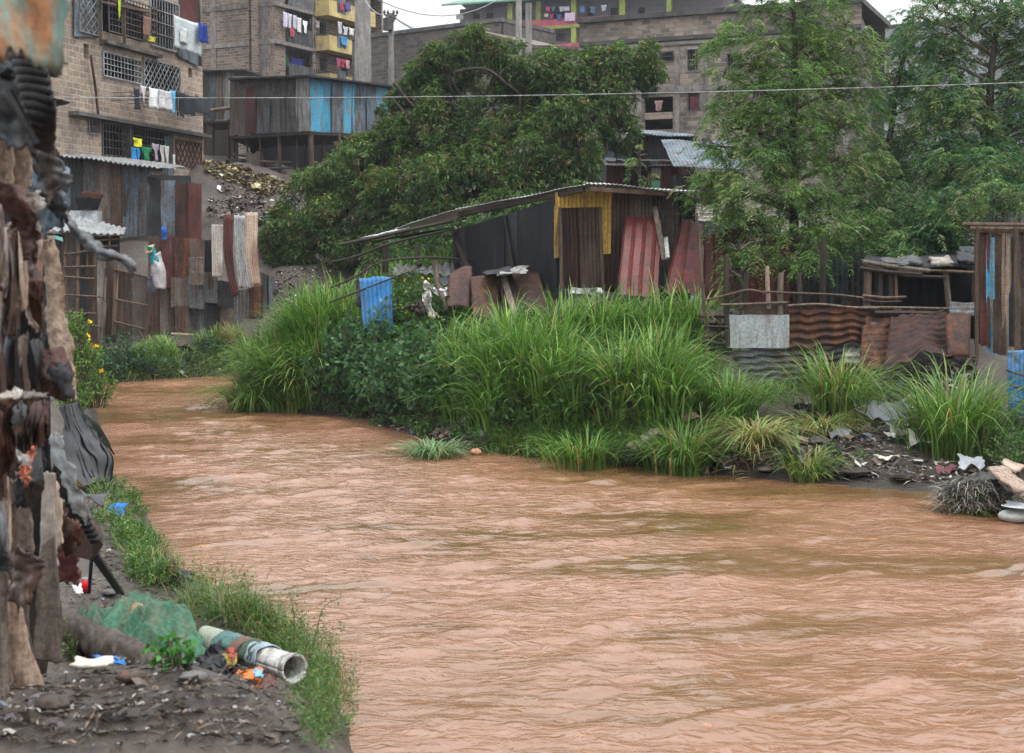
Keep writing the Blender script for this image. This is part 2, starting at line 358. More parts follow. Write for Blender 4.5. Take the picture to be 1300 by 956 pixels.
# ---------------------------------------------------------------- mass geometry (leaves, blades) with numpy
RN = np.random.default_rng(5)
def npmesh(name, V, tint, mat, parent=None, quads=True, label=None, cat=None, group=None, kind=None, F=None):
    V = np.asarray(V, float).reshape(-1, 3)
    o0 = Vector((float(V[:, 0].mean()), float(V[:, 1].mean()), float(V[:, 2].min())))
    V = V - np.array(o0)
    if F is None: F = np.arange(len(V)).reshape(-1, 4)
    me = bpy.data.meshes.new(name)
    me.vertices.add(len(V)); me.vertices.foreach_set('co', V.ravel())
    me.loops.add(F.size); me.loops.foreach_set('vertex_index', F.ravel().astype(np.int32))
    me.polygons.add(len(F)); me.polygons.foreach_set('loop_start', np.arange(0, F.size, F.shape[1], dtype=np.int32))
    me.update(calc_edges=True)
    at = me.attributes.new('tint', 'FLOAT_COLOR', 'POINT')
    C = np.ones((len(V), 4)); C[:, :3] = tint
    at.data.foreach_set('color', C.ravel())
    o = link(me, name, mat, parent, o0)
    return tag(o, label, cat, group, kind)
def unit(a): return a / (np.linalg.norm(a, axis=1, keepdims=True) + 1e-9)
def leaf_quads(C, Dr, L, Wd):
    """diamond leaves: base C, direction Dr"""
    n = len(C); up = unit(RN.normal(size=(n, 3)))
    side = unit(np.cross(Dr, up)); L = np.asarray(L).reshape(-1, 1) * np.ones((n, 1)); Wd = np.asarray(Wd).reshape(-1, 1) * np.ones((n, 1))
    mid = C + Dr * L * .45
    q = np.stack([C, mid + side * Wd / 2, C + Dr * L + np.array([0, 0, -.12]) * L, mid - side * Wd / 2], 1)
    return q.reshape(-1, 3)
def pal(cols, n, var=.2):
    cols = np.array(cols, float); k = RN.integers(0, len(cols), n)
    return cols[k] * (1 + RN.normal(size=(n, 1)) * var).clip(.45, 1.7)
def blades(B, h, lean, width, az=None, seg=6):
    """arching grass blades from base points B"""
    n = len(B); az = RN.uniform(0, 2 * pi, n) if az is None else az
    h = np.asarray(h); lean = np.asarray(lean)
    d = np.stack([np.cos(az), np.sin(az), np.zeros(n)], 1); s = np.stack([-np.sin(az), np.cos(az), np.zeros(n)], 1)
    rows = []
    for k in range(seg + 1):
        t = k / seg
        hor = h * lean * t ** 1.9; ver = h * (t - lean * .55 * t ** 3.2)
        w = width * (1 - t ** 2.2) * (.6 + .4 * min(1, t * 4)) + .001
        c = B + d * hor[:, None] + np.array([0, 0, 1]) * ver[:, None]
        ww = (w if np.ndim(w) else np.full(n, w))[:, None] / 2
        rows.append((c - s * ww, c + s * ww))
    V = np.stack([x for r in rows for x in r], 1)     # n, 2(seg+1), 3
    base = (np.arange(n) * 2 * (seg + 1))[:, None, None]
    f = np.array([[2 * k, 2 * k + 1, 2 * k + 3, 2 * k + 2] for k in range(seg)])[None]
    return V.reshape(-1, 3), (base + f).reshape(-1, 4)
# ================================================================ SETTING
def tensor(name, xs, ys, zf, mat, kind='structure', smooth=True):
    X, Y = np.meshgrid(xs, ys); Z = zf(X.ravel(), Y.ravel())
    V = np.stack([X.ravel(), Y.ravel(), Z], 1); nx = len(xs)
    i, j = np.meshgrid(np.arange(nx - 1), np.arange(len(ys) - 1)); a = (j * nx + i).ravel()
    F = np.stack([a, a + 1, a + nx + 1, a + nx], 1)
    me = bpy.data.meshes.new(name)
    me.vertices.add(len(V)); me.vertices.foreach_set('co', V.ravel())
    me.loops.add(F.size); me.loops.foreach_set('vertex_index', F.ravel().astype(np.int32))
    me.polygons.add(len(F)); me.polygons.foreach_set('loop_start', np.arange(0, F.size, 4, dtype=np.int32)); me.update(calc_edges=True)
    o = link(me, name, mat, None, (0, 0, 0), smooth); o['kind'] = kind
    return o
def seq(*ps):
    out = [ps[0][0]]
    for a, b, st in ps:
        n = max(1, int(round((b - a) / st))); out += [a + (b - a) * (k + 1) / n for k in range(n)]
    return np.array(out)
# ground material
m, nt, ns, ls, bs = nodes('mud')
tc = ns.new('ShaderNodeTexCoord')
n1 = N(ns, 'ShaderNodeTexNoise', Scale=.7, Detail=8, Roughness=.65); ls.new(tc.outputs['Object'], n1.inputs['Vector'])
n2 = N(ns, 'ShaderNodeTexNoise', Scale=9, Detail=8, Roughness=.75); ls.new(tc.outputs['Object'], n2.inputs['Vector'])
r1 = ramp(ns, [(.3, (.05, .04, .034)), (.5, (.085, .068, .056)), (.7, (.13, .105, .085))]); ls.new(n1.outputs[0], r1.inputs[0])
r2 = ramp(ns, [(.3, .5), (.7, 1.4)]); ls.new(n2.outputs[0], r2.inputs[0])
c = mix(ns, ls, .9, r1.outputs[0], r2.outputs[0], 'MULTIPLY')
sz = ns.new('ShaderNodeSeparateXYZ'); ls.new(tc.outputs['Object'], sz.inputs[0]); za = N(ns, 'ShaderNodeMath', operation='MULTIPLY_ADD'); ls.new(n1.outputs[0], za.inputs[0]); za.inputs[1].default_value = -.3; ls.new(sz.outputs[2], za.inputs[2])
wet = ramp(ns, [(.0, 1), (.2, 0)]); ls.new(za.outputs[0], wet.inputs[0])
c = mix(ns, ls, wet.outputs[0], c, (.035, .027, .021)); rr_ = N(ns, 'ShaderNodeMapRange'); ls.new(wet.outputs[0], rr_.inputs[0]); rr_.inputs[3].default_value = .55; rr_.inputs[4].default_value = .22; ls.new(rr_.outputs[0], bs.inputs['Roughness'])
ls.new(c, bs.inputs['Base Color'])
bp = N(ns, 'ShaderNodeBump', Strength=.8, Distance=.06); ls.new(n2.outputs[0], bp.inputs['Height']); ls.new(bp.outputs[0], bs.inputs['Normal'])
MUD = m
gx = seq((-700, -120, 60), (-120, -30, 6), (-30, -16, 1), (-16, 13, .22), (13, 30, 1), (30, 120, 6), (120, 700, 60))
gy = seq((-120, -10, 10), (-10, 4, 1), (4, 62, .22), (62, 110, 2), (110, 300, 10), (300, 1500, 100))
tensor('ground', gx, gy, heights, MUD)
# river
m, nt, ns, ls, bs = nodes('river_water')
tc = ns.new('ShaderNodeTexCoord')
def mapd(scale, rot):
    mp = ns.new('ShaderNodeMapping'); mp.inputs['Scale'].default_value = scale; mp.inputs['Rotation'].default_value = (0, 0, rot); ls.new(tc.outputs['Object'], mp.inputs[0]); return mp.outputs[0]
wn1 = N(ns, 'ShaderNodeTexNoise', Scale=1.0, Detail=3, Roughness=.6, Distortion=.6); ls.new(mapd((.9, 2.0, 1), .5), wn1.inputs['Vector'])
wn2 = N(ns, 'ShaderNodeTexNoise', Scale=1.0, Detail=3.5, Roughness=.55, Distortion=.9); ls.new(mapd((3.2, 6.6, 1), .45), wn2.inputs['Vector'])
wn3 = N(ns, 'ShaderNodeTexNoise', Scale=.3, Detail=5, Roughness=.6, Distortion=1.0); ls.new(mapd((.6, 1.6, 1), .5), wn3.inputs['Vector'])
cr = ramp(ns, [(.37, (.14, .078, .032)), (.47, (.235, .12, .066)), (.62, (.285, .148, .09))]); ls.new(wn3.outputs[0], cr.inputs[0])  # olive-brown stop paints dim tree reflections of calm patches into the colour
foam = ramp(ns, [(.66, 0), (.7, 1)]); 
wn4 = N(ns, 'ShaderNodeTexNoise', Scale=1.0, Detail=6, Roughness=.62, Distortion=1.2); ls.new(mapd((2.2, 6, 1), .42), wn4.inputs['Vector']); ls.new(wn4.outputs[0], foam.inputs[0])
c = mix(ns, ls, foam.outputs[0], cr.outputs[0], (.4, .16, .07))
ls.new(c, bs.inputs['Base Color'])
bs.inputs['Roughness'].default_value = .09; bs.inputs['IOR'].default_value = 1.52
calm = ramp(ns, [(.38, .25), (.55, 1)]); ls.new(wn3.outputs[0], calm.inputs[0])
b1 = N(ns, 'ShaderNodeBump', Strength=.45, Distance=.03); ls.new(wn1.outputs[0], b1.inputs['Height'])
b2 = N(ns, 'ShaderNodeBump', Distance=.046); ls.new(calm.outputs[0], b2.inputs['Strength']); ls.new(wn2.outputs[0], b2.inputs['Height']); ls.new(b1.outputs[0], b2.inputs['Normal']); ls.new(b2.outputs[0], bs.inputs['Normal'])
WATER = m
def wz(x, y):
    a = .48; ca, sa = cos(a), sin(a); out = np.zeros(len(x)); nn = noise.noise
    d, ins = _wdist(x, y) if len(x) < 30000 else (np.concatenate([_wdist(x[i:i + 20000], y[i:i + 20000])[0] for i in range(0, len(x), 20000)]), None)
    for k in range(len(x)):
        if 7 < y[k] < 50 and -20 < x[k] < 14:
            u = x[k] * ca + y[k] * sa; v = -x[k] * sa + y[k] * ca
            w = nn(Vector((u * .3, v * .5, 0))) * .03 + nn(Vector((u * 1.0, v * 1.7, 4))) * .034 + (.5 - abs(nn(Vector((u * 2.2 + nn(Vector((u * .8, v, 2))), v * 4.0, 9))))) * .03 + nn(Vector((u * 5, v * 7.5, 3))) * .014
            w += max(0, nn(Vector((u * 1.2, v * 3.0, 19)))-.25) * .09
            out[k] = w * min(1, d[k] / 1.2 + .25)
    return out
wx = seq((-700, -60, 80), (-60, -16, 4), (-16, 10, .085), (10, 60, 3), (60, 700, 80))
wy = seq((-120, 8, 8), (8, 26, .065), (26, 48, .1), (48, 80, 4), (80, 400, 80))
# the water sheet is only as large as the river corridor
wx = wx[(wx > -60) & (wx < 61)]; wy = wy[(wy > -41) & (wy < 62)]
tensor('river_water', wx, wy, wz, WATER)

# ================================================================ FAR BUILDINGS
def window_bars(name, pl, u0, u1, z0, z1, mat, parent, du=.13, hz=3, off=.05, r=.012, lattice=False, frame=.04):
    mb = MB()
    pl.box(mb, u0 - frame, u0, z0, z1, off - .02, off + .02); pl.box(mb, u1, u1 + frame, z0, z1, off - .02, off + .02)
    pl.box(mb, u0 - frame, u1 + frame, z1, z1 + frame, off - .021, off + .021); pl.box(mb, u0 - frame, u1 + frame, z0 - frame, z0, off - .021, off + .021)
    if lattice:
        n = max(2, int((u1 - u0) / .28)); s = (u1 - u0) / n; m_ = max(2, int((z1 - z0) / .3)); t = (z1 - z0) / m_
        for i in range(n):
            for j in range(m_):
                a = pl.at(u0 + i * s, z0 + (j + .5) * t, off); b = pl.at(u0 + (i + .5) * s, z0 + (j + 1) * t, off)
                c_ = pl.at(u0 + (i + 1) * s, z0 + (j + .5) * t, off); d = pl.at(u0 + (i + .5) * s, z0 + j * t, off)
                for p, q in ((a, b), (b, c_), (c_, d), (d, a)): mb.beam(p, q, r * 2)
    else:
        k = u0 + du
        while k < u1 - .03:
            mb.beam(pl.at(k, z0, off), pl.at(k, z1, off), r * 2); k += du
        for j in range(hz):
            z = z0 + (z1 - z0) * (j + 1) / (hz + 1); mb.beam(pl.at(u0, z, off + .02), pl.at(u1, z, off + .02), r * 2)
    return mb.build(name, mat, parent)
def op(pl, x0, y0, x1, y1):
    a = pl.uz(x0, y0); b = pl.uz(x1, y1); return (a[0], b[0], b[1], a[1])
def closed(pl, parent, u0, u1, z0, z1, depth, mat, roof=True, name='side_wall'):
    """side, back and roof slabs that close a building behind its facade"""
    mb = MB()
    pl.box(mb, u0 + .01, u0 + .23, z0, z1 - .01, -depth, -.23); pl.box(mb, u1 - .23, u1 - .01, z0, z1 - .01, -depth, -.23)
    pl.box(mb, u0 + .01, u1 - .01, z0, z1 - .02, -depth - .2, -depth - .01)
    mb.build(name, mat, parent)
    if roof:
        mb = MB(); pl.box(mb, u0 - .05, u1 + .05, z1 + .003, z1 + .2, -depth - .25, .1); mb.build('roof_slab', MT['concrete_old'], parent)
def plq(pl, x0, y0, x1, y1, off=0):     # four corners of a pixel rectangle standing on a plane, vertical sides, edges level in z
    a = pl.uz(x0, y0); b = pl.uz(x1, y1)
    return [pl.at(a[0], a[1], off), pl.at(b[0], a[1], off), pl.at(b[0], b[1], off), pl.at(a[0], b[1], off)]
def pq(pl, pts, off=0): return [pl.hit(x, y, off) for x, y in pts]

# ---- A: stone apartment block with washing
PA = Plane(89, 46.2, 258, 55)
A = empty('apartment_block', PA.at(4, 5), 'tan stone block apartment house with caged windows and washing, beside the rubbish slope', 'apartment building')
uL = PA.uz(40, 100)[0]; uR = PA.uz(257, 100)[0]
zt = PA.uz(256, 86)[1]; zm = PA.uz(256, 172)[1]; zb = 3.0; ztop = 16.5
z2 = PA.uz(256, 8)[1]
ops = [op(PA, 130, 66, 178, 106), op(PA, 181, 74, 227, 120), op(PA, 106, 55, 113, 75), op(PA, 239, 86, 244, 99), op(PA, 129, 156, 163, 201), op(PA, 167, 161, 218, 220),
       op(PA, 128, -8, 189, 56), op(PA, 190, -5, 226, 66), op(PA, 112, 152, 124, 170)]
mb = MB(); facade(PA, mb, uL, uR, zb, ztop, ops); mb.build('wall', MT['stone_tan'], A)
closed(PA, A, uL, uR, zb, ztop, 7, MT['stone_brown'])
mb = MB()
for z in (zm, zt, zt + 2.75): PA.box(mb, uL, uR - .25, z - .12, z, -6.9, -.24)
mb.build('floor_slab', MT['concrete_old'], A)
for z, a, b in ((zm, 86, 257), (zt, 129, 200)):
    mb = MB(); PA.box(mb, PA.uz(a, 100)[0], PA.uz(b, 100)[0], z - .1, z + .02, .002, .38 if z == zm else .25); mb.build('concrete_ledge', MT['concrete_old'], A)
window_bars('window_bars', PA, *ops[0], MT['grille_light'], A, du=.22, hz=3)
window_bars('window_bars', PA, *ops[1], MT['grille_light'], A, lattice=True, r=.014)
window_bars('window_bars', PA, *ops[4], MT['grille_metal'], A, du=.2, hz=3)
window_bars('window_bars', PA, *ops[5], MT['grille_metal'], A, du=.2, hz=4)
window_bars('window_bars', PA, *ops[8], MT['grille_light'], A, du=.15, hz=1)
window_bars('balcony_cage', PA, *ops[6], MT['grille_metal'], A, du=.2, hz=5, off=.3)
window_bars('window_bars', PA, *ops[7], MT['grille_light'], A, du=.2, hz=3)
o_ = op(PA, 222, 178, 254, 212); window_bars('rusty_grille', PA, *o_, MT['grille_rust'], A, lattice=True, off=.06, r=.02)
mb = MB(); sheet(mb, pq(PA, [(93, -12), (125, -6), (126, 48), (94, 46)], .1), 'c', amp=.01, rag=0); mb.build('grey_shutter', MT['tin_bluegrey'], A)
o_ = op(PA, 96, -10, 124, 46); window_bars('shutter_grille', PA, *o_, MT['grille_light'], A, lattice=True, off=.15, r=.012)
mb = MB(); sheet(mb, pq(PA, [(229, -8), (252, -4), (253, 36), (230, 26)], .08), 'f', rag=0); mb.build('rusty_panel', MT['tin_maroon'], A)
mb = MB(); sheet(mb, pq(PA, [(226, 27), (254, 36), (255, 85), (227, 72)], .12), 'c', rag=.03); mb.build('tin_cladding', MT['tin_bluegrey'], A)
mb = MB(); sheet(mb, pq(PA, [(207, 172), (218, 174), (218, 228), (207, 224)], -.1), 'c', rag=.0); mb.build('teal_shutter', cloth((.08, .2, .2), .6), A)
mb = MB(); mb.tube([PA.hit(115, 70, .15), PA.hit(121, 110, .17), PA.hit(127, 168, .2)], .045); mb.build('drain_pipe', MT['tin_rust'], A)
for x0, y0, x1, y1, o1, w1 in ((252, -10, 255, 84, .2, .1), (157, -8, 158, 55, .35, .1), (127, -8, 128, 58, .32, .09), (128, 2, 190, 15, .42, .08)):
    mb = MB(); mb.beam(PA.hit(x0, y0, o1), PA.hit(x1, y1, o1), w1); mb.build('timber_post', MT['wood'], A)
# drying cage under the middle windows
mb = MB(); o_ = op(PA, 140, 118, 236, 147)
for u in np.linspace(o_[0], o_[1], 16): mb.beam(PA.at(u, o_[2], .75), PA.at(u, o_[3], .8), .02)
for z in (o_[2], (o_[2] + o_[3]) / 2, o_[3]):
    mb.beam(PA.at(o_[0], z, .78), PA.at(o_[1], z, .78), .03)
    for u in np.linspace(o_[0], o_[1], 6): mb.beam(PA.at(u, z, .05), PA.at(u, z, .78), .022)
mb.build('drying_cage', MT['grille_metal'], A)

# garments --------------------------------------------------------
def garment(pl, x0, y0, x1, y1, col, label, kind='sheet', off=.9, name=None, cat=None, group=None):
    a = pl.uz(x0, y0); b = pl.uz(x1, y1); u0, u1 = a[0], b[0]; z1, z0 = a[1], b[1]; W = u1 - u0; Hh = z1 - z0
    _sd[0] += 1; sd = _sd[0] * 1.7; mb = MB()
    def prof(kind, v):
        if kind == 'shirt': return (0, 1) if v < .32 else (.15, .85)
        return (0, 1)
    def surf(ua, ub, nu=8, nv=10):
        def fn(u, v):
            lo, hi = prof(kind, v); uu = ua + (ub - ua) * (lo + (hi - lo) * u)
            fold = .05 * sin(uu * W * 13 + sd + v) * (.3 + v) + .05 * noise.noise(Vector((uu * 4, v * 2, sd)))
            zz = z1 - Hh * v * (1 + .1 * noise.noise(Vector((uu * 3, 3, sd)))) - .04 * Hh * sin(pi * u) * (1 - v)
            return pl.at(u0 + W * uu, zz, off + fold)
        mb.grid(fn, nu, nv, W, Hh)
    if kind == 'trousers': surf(0, .46); surf(.54, 1); 
    else: surf(0, 1, 12 if W > 1 else 8)
    nm = name or {'sheet': 'hanging_cloth', 'shirt': 'hanging_shirt', 'trousers': 'hanging_trousers'}[kind]
    return mb.build(nm, cloth(col), None, True, label, cat or {'sheet': 'cloth', 'shirt': 'shirt', 'trousers': 'trousers'}[kind], group or 'washing hung out on the houses', thick=.012)
g = garment
WHT = (.72, .74, .74)
g(PA, 188, 20, 226, 72, (.62, .7, .71), 'big white sheet hung out from the top caged balcony of the stone house', off=1.0)
g(PA, 194, 36, 204, 58, (.7, .72, .7), 'small white patterned towel pinned on the big white sheet', off=1.12)
g(PA, 216, 30, 227, 57, (.02, .05, .28), 'dark blue trousers hanging over the big white sheet', 'trousers', off=1.15)
g(PA, 132, -4, 137, 26, (.35, .5, .03), 'lime green scarf hanging in the top caged balcony', off=.5, cat='scarf')
g(PA, 167, 20, 178, 48, (.3, .16, .12), 'reddish brown garment hanging behind the top cage bars', 'shirt', off=.45)
g(PA, 172, 46, 181, 56, (.4, .35, .05), 'yellow cloth at the foot of the top cage', off=.55)
g(PA, 147, 109, 155, 137, (.5, .47, .52), 'pale lilac shirt at the end of the white washing on the middle cage', 'shirt', off=.95)
g(PA, 155, 111, 170, 140, WHT, 'white shirt next to the lilac shirt on the middle cage', 'sheet', off=1.0)
g(PA, 169, 114, 184, 141, (.68, .66, .66), 'white cloth next to the light blue towel on the middle cage', off=1.02)
g(PA, 184, 115, 191, 146, (.1, .38, .62), 'light blue towel hanging between white and black washing', off=1.0)
g(PA, 191, 116, 203, 151, (.02, .022, .03), 'black trousers hanging beside the light blue towel', 'trousers', off=.98)
g(PA, 139, 112, 147, 140, (.03, .03, .04), 'black shirt at the very start of the middle cage line', 'shirt', off=.92)
g(PA, 203, 120, 219, 148, (.025, .03, .035), 'wide black cloth draped on the middle cage past the black trousers', off=.95)
g(PA, 219, 122, 237, 147, (.035, .04, .045), 'charcoal bundle draped at the far end of the middle cage', off=.92)
g(PA, 152, 175, 165, 188, (.55, .55, .03), 'yellow top hanging at the lowest barred window', 'shirt', off=.5)
g(PA, 151, 187, 163, 207, (.03, .22, .5), 'bright blue shorts under the yellow top at the lowest window', 'trousers', off=.48, cat='shorts', name='hanging_shorts')
g(PA, 164, 186, 176, 206, (.02, .22, .09), 'green shirt at the lowest barred window', 'shirt', off=.5)
g(PA, 177, 182, 186, 205, (.32, .26, .33), 'mauve shirt at the lowest barred window', 'shirt', off=.5)
g(PA, 187, 184, 199, 209, (.6, .58, .53), 'cream trousers at the lowest barred window', 'trousers', off=.5)
g(PA, 204, 196, 207, 216, (.65, .64, .62), 'narrow white strip of cloth by the teal shutter', off=.5)
g(PA, 197, 212, 205, 228, (.1, .1, .14), 'dark cloth hanging low beside the teal shutter', off=.5)
mb = MB(); sheet(mb, [P(60, 123, 40), P(78, 127, 40), P(91, 131, 41), P(60, 139, 40)], 'c', rag=.05, amp=.02); mb.build('tin_awning', MT['tin_dark'], None, label='small torn dark tin awning on the stone house wall', cat='awning')

# ---- B: unfinished stone apartment house
B1 = Plane(240, 103.6, 351, 100); B2 = Plane(351, 100, 420, 106); B3 = Plane(420, 103.5, 478, 109)
Bd = empty('apartment_tower', B1.at(3, 8), 'tall unfinished brown stone flats with concrete frame and yellow balconies behind the stilt shack', 'apartment building')
ztB = 24.
u1 = B1.L
mb = MB(); facade(B1, mb, -6, u1, 6, ztB, []); mb.build('wall', MT['stone_brown'], Bd)
slabs = [B1.uz(339, 52)[1], B1.uz(339, 4)[1]]; fl = slabs[1] - slabs[0]; slabs = [slabs[0] - fl, slabs[0], slabs[1], slabs[1] + fl]
for z in slabs:
    mb = MB(); B1.box(mb, -6, u1 + .02, z - .22, z + .1, .003, .09); mb.build('concrete_band', MT['concrete'], Bd)
for px, w in ((271, .5), (336, .6)):
    u = B1.uz(px, 50)[0]; mb = MB(); B1.box(mb, u - w / 2, u + w / 2, 6, ztB, .004, .06); mb.build('concrete_column', MT['concrete'], Bd)
# balcony face: recessed wall 1.3 m behind the slab edge
L2 = B2.L
rec = MB()
ops2 = []
for z in slabs[:3]:
    for k in (.16, .62): ops2.append((L2 * k, L2 * k + .9, z + .9, z + 2.1))
class Off(Plane):
    def __init__(s, pl, off): s.o = pl.o + pl.n * off; s.d = pl.d; s.n = pl.n; s.L = pl.L
B2i = Off(B2, -1.3)
facade(B2i, rec, -.9, L2 + 1, 6, ztB, ops2); rec.build('balcony_wall', MT['stone_brown'], Bd)
mb = MB(); B2.box(mb, -.02, 1.3, 6, ztB, -1.28, -.01); B2.box(mb, L2 - .25, L2 + .1, 6, ztB, -1.28, -.02); mb.build('end_wall', MT['stone_brown'], Bd)
for z in slabs:
    mb = MB(); B2.box(mb, -.05, L2 + .3, z - .22, z + .02, -1.25, .25); mb.build('balcony_slab', MT['concrete'], Bd)
for k, z in enumerate(slabs):
    mb = MB(); b_ = B2.at(1.35, z + .05, .18); e_ = B2.at(L2 + .2, z + .05, .18); up = Vector((0, 0, 1.15 if k != 2 else 2.4))
    sheet(mb, [b_ + up, e_ + up, e_, b_], 'c', pitch=.25, amp=.03, rag=0, warp=.01); mb.build('balcony_railing', MT['tin_grey'], Bd)
mb = MB(); B1.box(mb, -6, u1, 6, ztB, -14, -13.8); B1.box(mb, -6, -5.8, 6, ztB, -13.7, -.3); B1.box(mb, -6.1, u1 + .1, ztB + .003, ztB + .25, -14, .1); mb.build('rear_wall', MT['stone_brown'], Bd)
# yellow balconies
L3 = B3.L; B3i = Off(B3, -1.25); mb = MB(); ops3 = []
for z in slabs[:4]:
    for k in (.1, .55): ops3.append((L3 * k, L3 * k + .85, z + .1, z + 2.1))
facade(B3i, mb, -.3, L3 + 1.2, 6, ztB, ops3); mb.build('balcony_wall', MT['stone_brown'], Bd)
for (ya, yb) in ((93, 116), (45, 64), (0, 20), (-46, -26)):
    zb_, zt_ = B3.uz(421, yb)[1], B3.uz(421, ya)[1]
    mb = MB(); B3.box(mb, 0, L3, zb_, zt_, -.12, .02); B3.box(mb, L3 - .12, L3 - .01, zb_ + .01, zt_ - .01, -1.2, -.13); B3.box(mb, .01, .12, zb_ + .01, zt_ - .01, -1.2, -.13); B3.box(mb, .02, L3 - .13, zb_ + .02, zb_ + .2, -1.2, -.13)
    mb.build('yellow_balcony', MT['yellow_paint'], Bd)
    for u in (L3 * .25, L3 * .72): w = MB(); B3.box(w, u - .55, u + .55, zb_ + .35, zt_ + .35, .025, .05); w.build('balcony_grille', MT['tin_bluegrey'], Bd)
mb = MB(); B3.box(mb, -.3, L3 + .1, 6, ztB, -9, -8.8); B3.box(mb, L3 + .9, L3 + 1.1, 6, ztB, -9, -1.5); mb.build('rear_wall', MT['stone_brown'], Bd)
bw = 'washing on the far balconies'
for (x0, x1, y0, y1, col, lb, kd) in [
    (355, 360, 15, 36, (.55, .5, .62), 'white and lilac towel at the corner of the upper railing of the stone flats', 'sheet'), (361, 366, 17, 37, (.6, .58, .62), 'white shirt on the upper railing beside the corner towel', 'shirt'),
    (367, 372, 19, 38, (.5, .5, .58), 'pale grey-blue towel on the upper railing', 'sheet'), (363, 369, 34, 48, (.42, .08, .12), 'dark red cloth on the railing of the stone flats under the pale towels', 'sheet'), (373, 378, 22, 42, (.66, .66, .64), 'cream cloth at the middle of the upper railing', 'sheet'),
    (380, 386, 26, 44, (.7, .7, .7), 'bright white shirt on the upper railing past the cream cloth', 'shirt'), (388, 391, 24, 36, (.05, .05, .1), 'tiny black top hanging under the upper slab', 'shirt'), (396, 401, 26, 36, (.6, .6, .62), 'small white top hanging under the upper slab', 'shirt'),
    (359, 372, 68, 84, (.03, .2, .1), 'green curtain on the lower balcony of the stone flats', 'sheet'), (375, 391, 72, 88, (.06, .06, .3), 'violet-blue curtain on the lower balcony of the stone flats', 'sheet')]:
    g(B2, x0, y0, x1, y1, col, lb, kd, off=.32 if y0 < 60 else -.4, group=bw)
for (x0, x1, y0, y1, col, lb, kd) in [
    (429, 434, 2, 14, (.45, .06, .08), 'red cloth on the top yellow balcony', 'sheet'), (436, 443, 3, 15, (.1, .1, .3), 'navy cloth on the top yellow balcony', 'sheet'), (457, 464, 8, 20, (.1, .12, .2), 'dark jeans on the far end of the top yellow balcony', 'trousers'),
    (427, 432, 27, 44, (.6, .6, .62), 'white towel over the middle yellow balcony', 'sheet'), (433, 440, 33, 46, (.55, .55, .58), 'grey-white shirt over the middle yellow balcony', 'shirt'), (441, 448, 35, 46, (.6, .58, .55), 'cream shirt over the middle yellow balcony', 'shirt'),
    (450, 456, 36, 50, (.04, .04, .06), 'black shirt over the middle yellow balcony beside the pole', 'shirt'), (431, 439, 46, 59, (.05, .25, .5), 'blue cloth on the front of the middle yellow balcony', 'sheet'),
    (425, 430, 74, 86, (.55, .1, .25), 'pink shirt on the lowest yellow balcony', 'shirt'), (431, 436, 75, 87, (.4, .04, .05), 'red shirt on the lowest yellow balcony', 'shirt'), (437, 442, 76, 88, (.55, .3, .35), 'pale pink cloth on the lowest yellow balcony', 'sheet'),
    (446, 450, 80, 98, (.7, .66, .66), 'white dress on the lowest yellow balcony', 'sheet'), (452, 456, 82, 97, (.2, .08, .25), 'purple shirt on the lowest yellow balcony', 'shirt'), (463, 469, 83, 105, (.03, .2, .6), 'strong blue sheet on the lowest yellow balcony', 'sheet')]:
    g(B3, x0, y0, x1, y1, col, lb, kd, off=.15, group=bw)

# ---- C: long dark stone wall building
C1 = Plane(462, 100, 606, 94)
Cb = empty('long_building', C1.at(4, 8), 'long low dark stone building with weed-topped wall behind the big tree', 'building')
zc = C1.uz(463, 49)[1]
mb = MB(); facade(C1, mb, -1, C1.L + 2, 5, zc, []); mb.build('wall', MT['stone_dark'], Cb)
mb = MB(); C1.box(mb, -1.05, C1.L + 2.05, zc + .003, zc + .25, -6, .12); mb.build('coping', MT['concrete_old'], Cb); closed(C1, Cb, -1, C1.L + 2, 5, zc, 6, MT['stone_dark'], roof=False)
C2 = Plane(604, 92, 735, 86)
Cg = empty('gabled_shed', C2.at(3, 8), 'stone shed with a sloping pale roof edge in front of the pink-banded school', 'shed')
u_ = lambda x: C2.uz(x, 60)[0]
mb = MB(); mb.poly([C2.at(0, 5), C2.at(C2.L, 5), C2.at(C2.L, C2.uz(735, 64)[1]), C2.at(u_(682), C2.uz(682, 62)[1]), C2.at(0, C2.uz(604, 41)[1])], uv=[(0, 0), (7, 0), (7, 9), (5, 9), (0, 12)])
mb.build('wall', MT['stone_dark'], Cg)
mb = MB(); a, b, c_ = C2.at(-.2, C2.uz(604, 40)[1], .15), C2.at(u_(682), C2.uz(682, 61)[1], .15), C2.at(C2.L, C2.uz(735, 63)[1], .15); bk = -C2.n * 5
mb.obox(a, b - a, bk, Vector((0, 0, .18))); mb.obox(b, c_ - b, bk, Vector((0, 0, .17))); mb.build('roof', MT['tin_taupe'], Cg)

# ---- D: big old stone building
D1 = Plane(735, 76, 1089, 70); D2 = Plane(1089, 70, 1106, 79)
Dd = empty('old_building', D1.at(6, 8), 'big weathered stone building with mould-stained parapet and barred windows behind the feathery tree', 'building')
zd = D1.uz(1089, -1)[1] - .2
opsD = [op(D1, 838, 67, 854, 77), op(D1, 873, 63, 886, 89), op(D1, 924, 69, 941, 86), op(D1, 818, 124, 854, 164), op(D1, 874, 118, 887, 139), op(D1, 1040, 60, 1054, 84), op(D1, 1000, 64, 1013, 86), op(D1, 985, 160, 1000, 190), op(D1, 1042, 160, 1060, 195)]
mb = MB(); facade(D1, mb, 0, D1.L, 4, zd, opsD); mb.build('wall', MT['stone_old'], Dd)
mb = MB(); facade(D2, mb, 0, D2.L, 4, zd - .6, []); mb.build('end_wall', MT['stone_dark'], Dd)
zs_ = [D1.uz(870, 113)[1], D1.uz(870, 56)[1]]
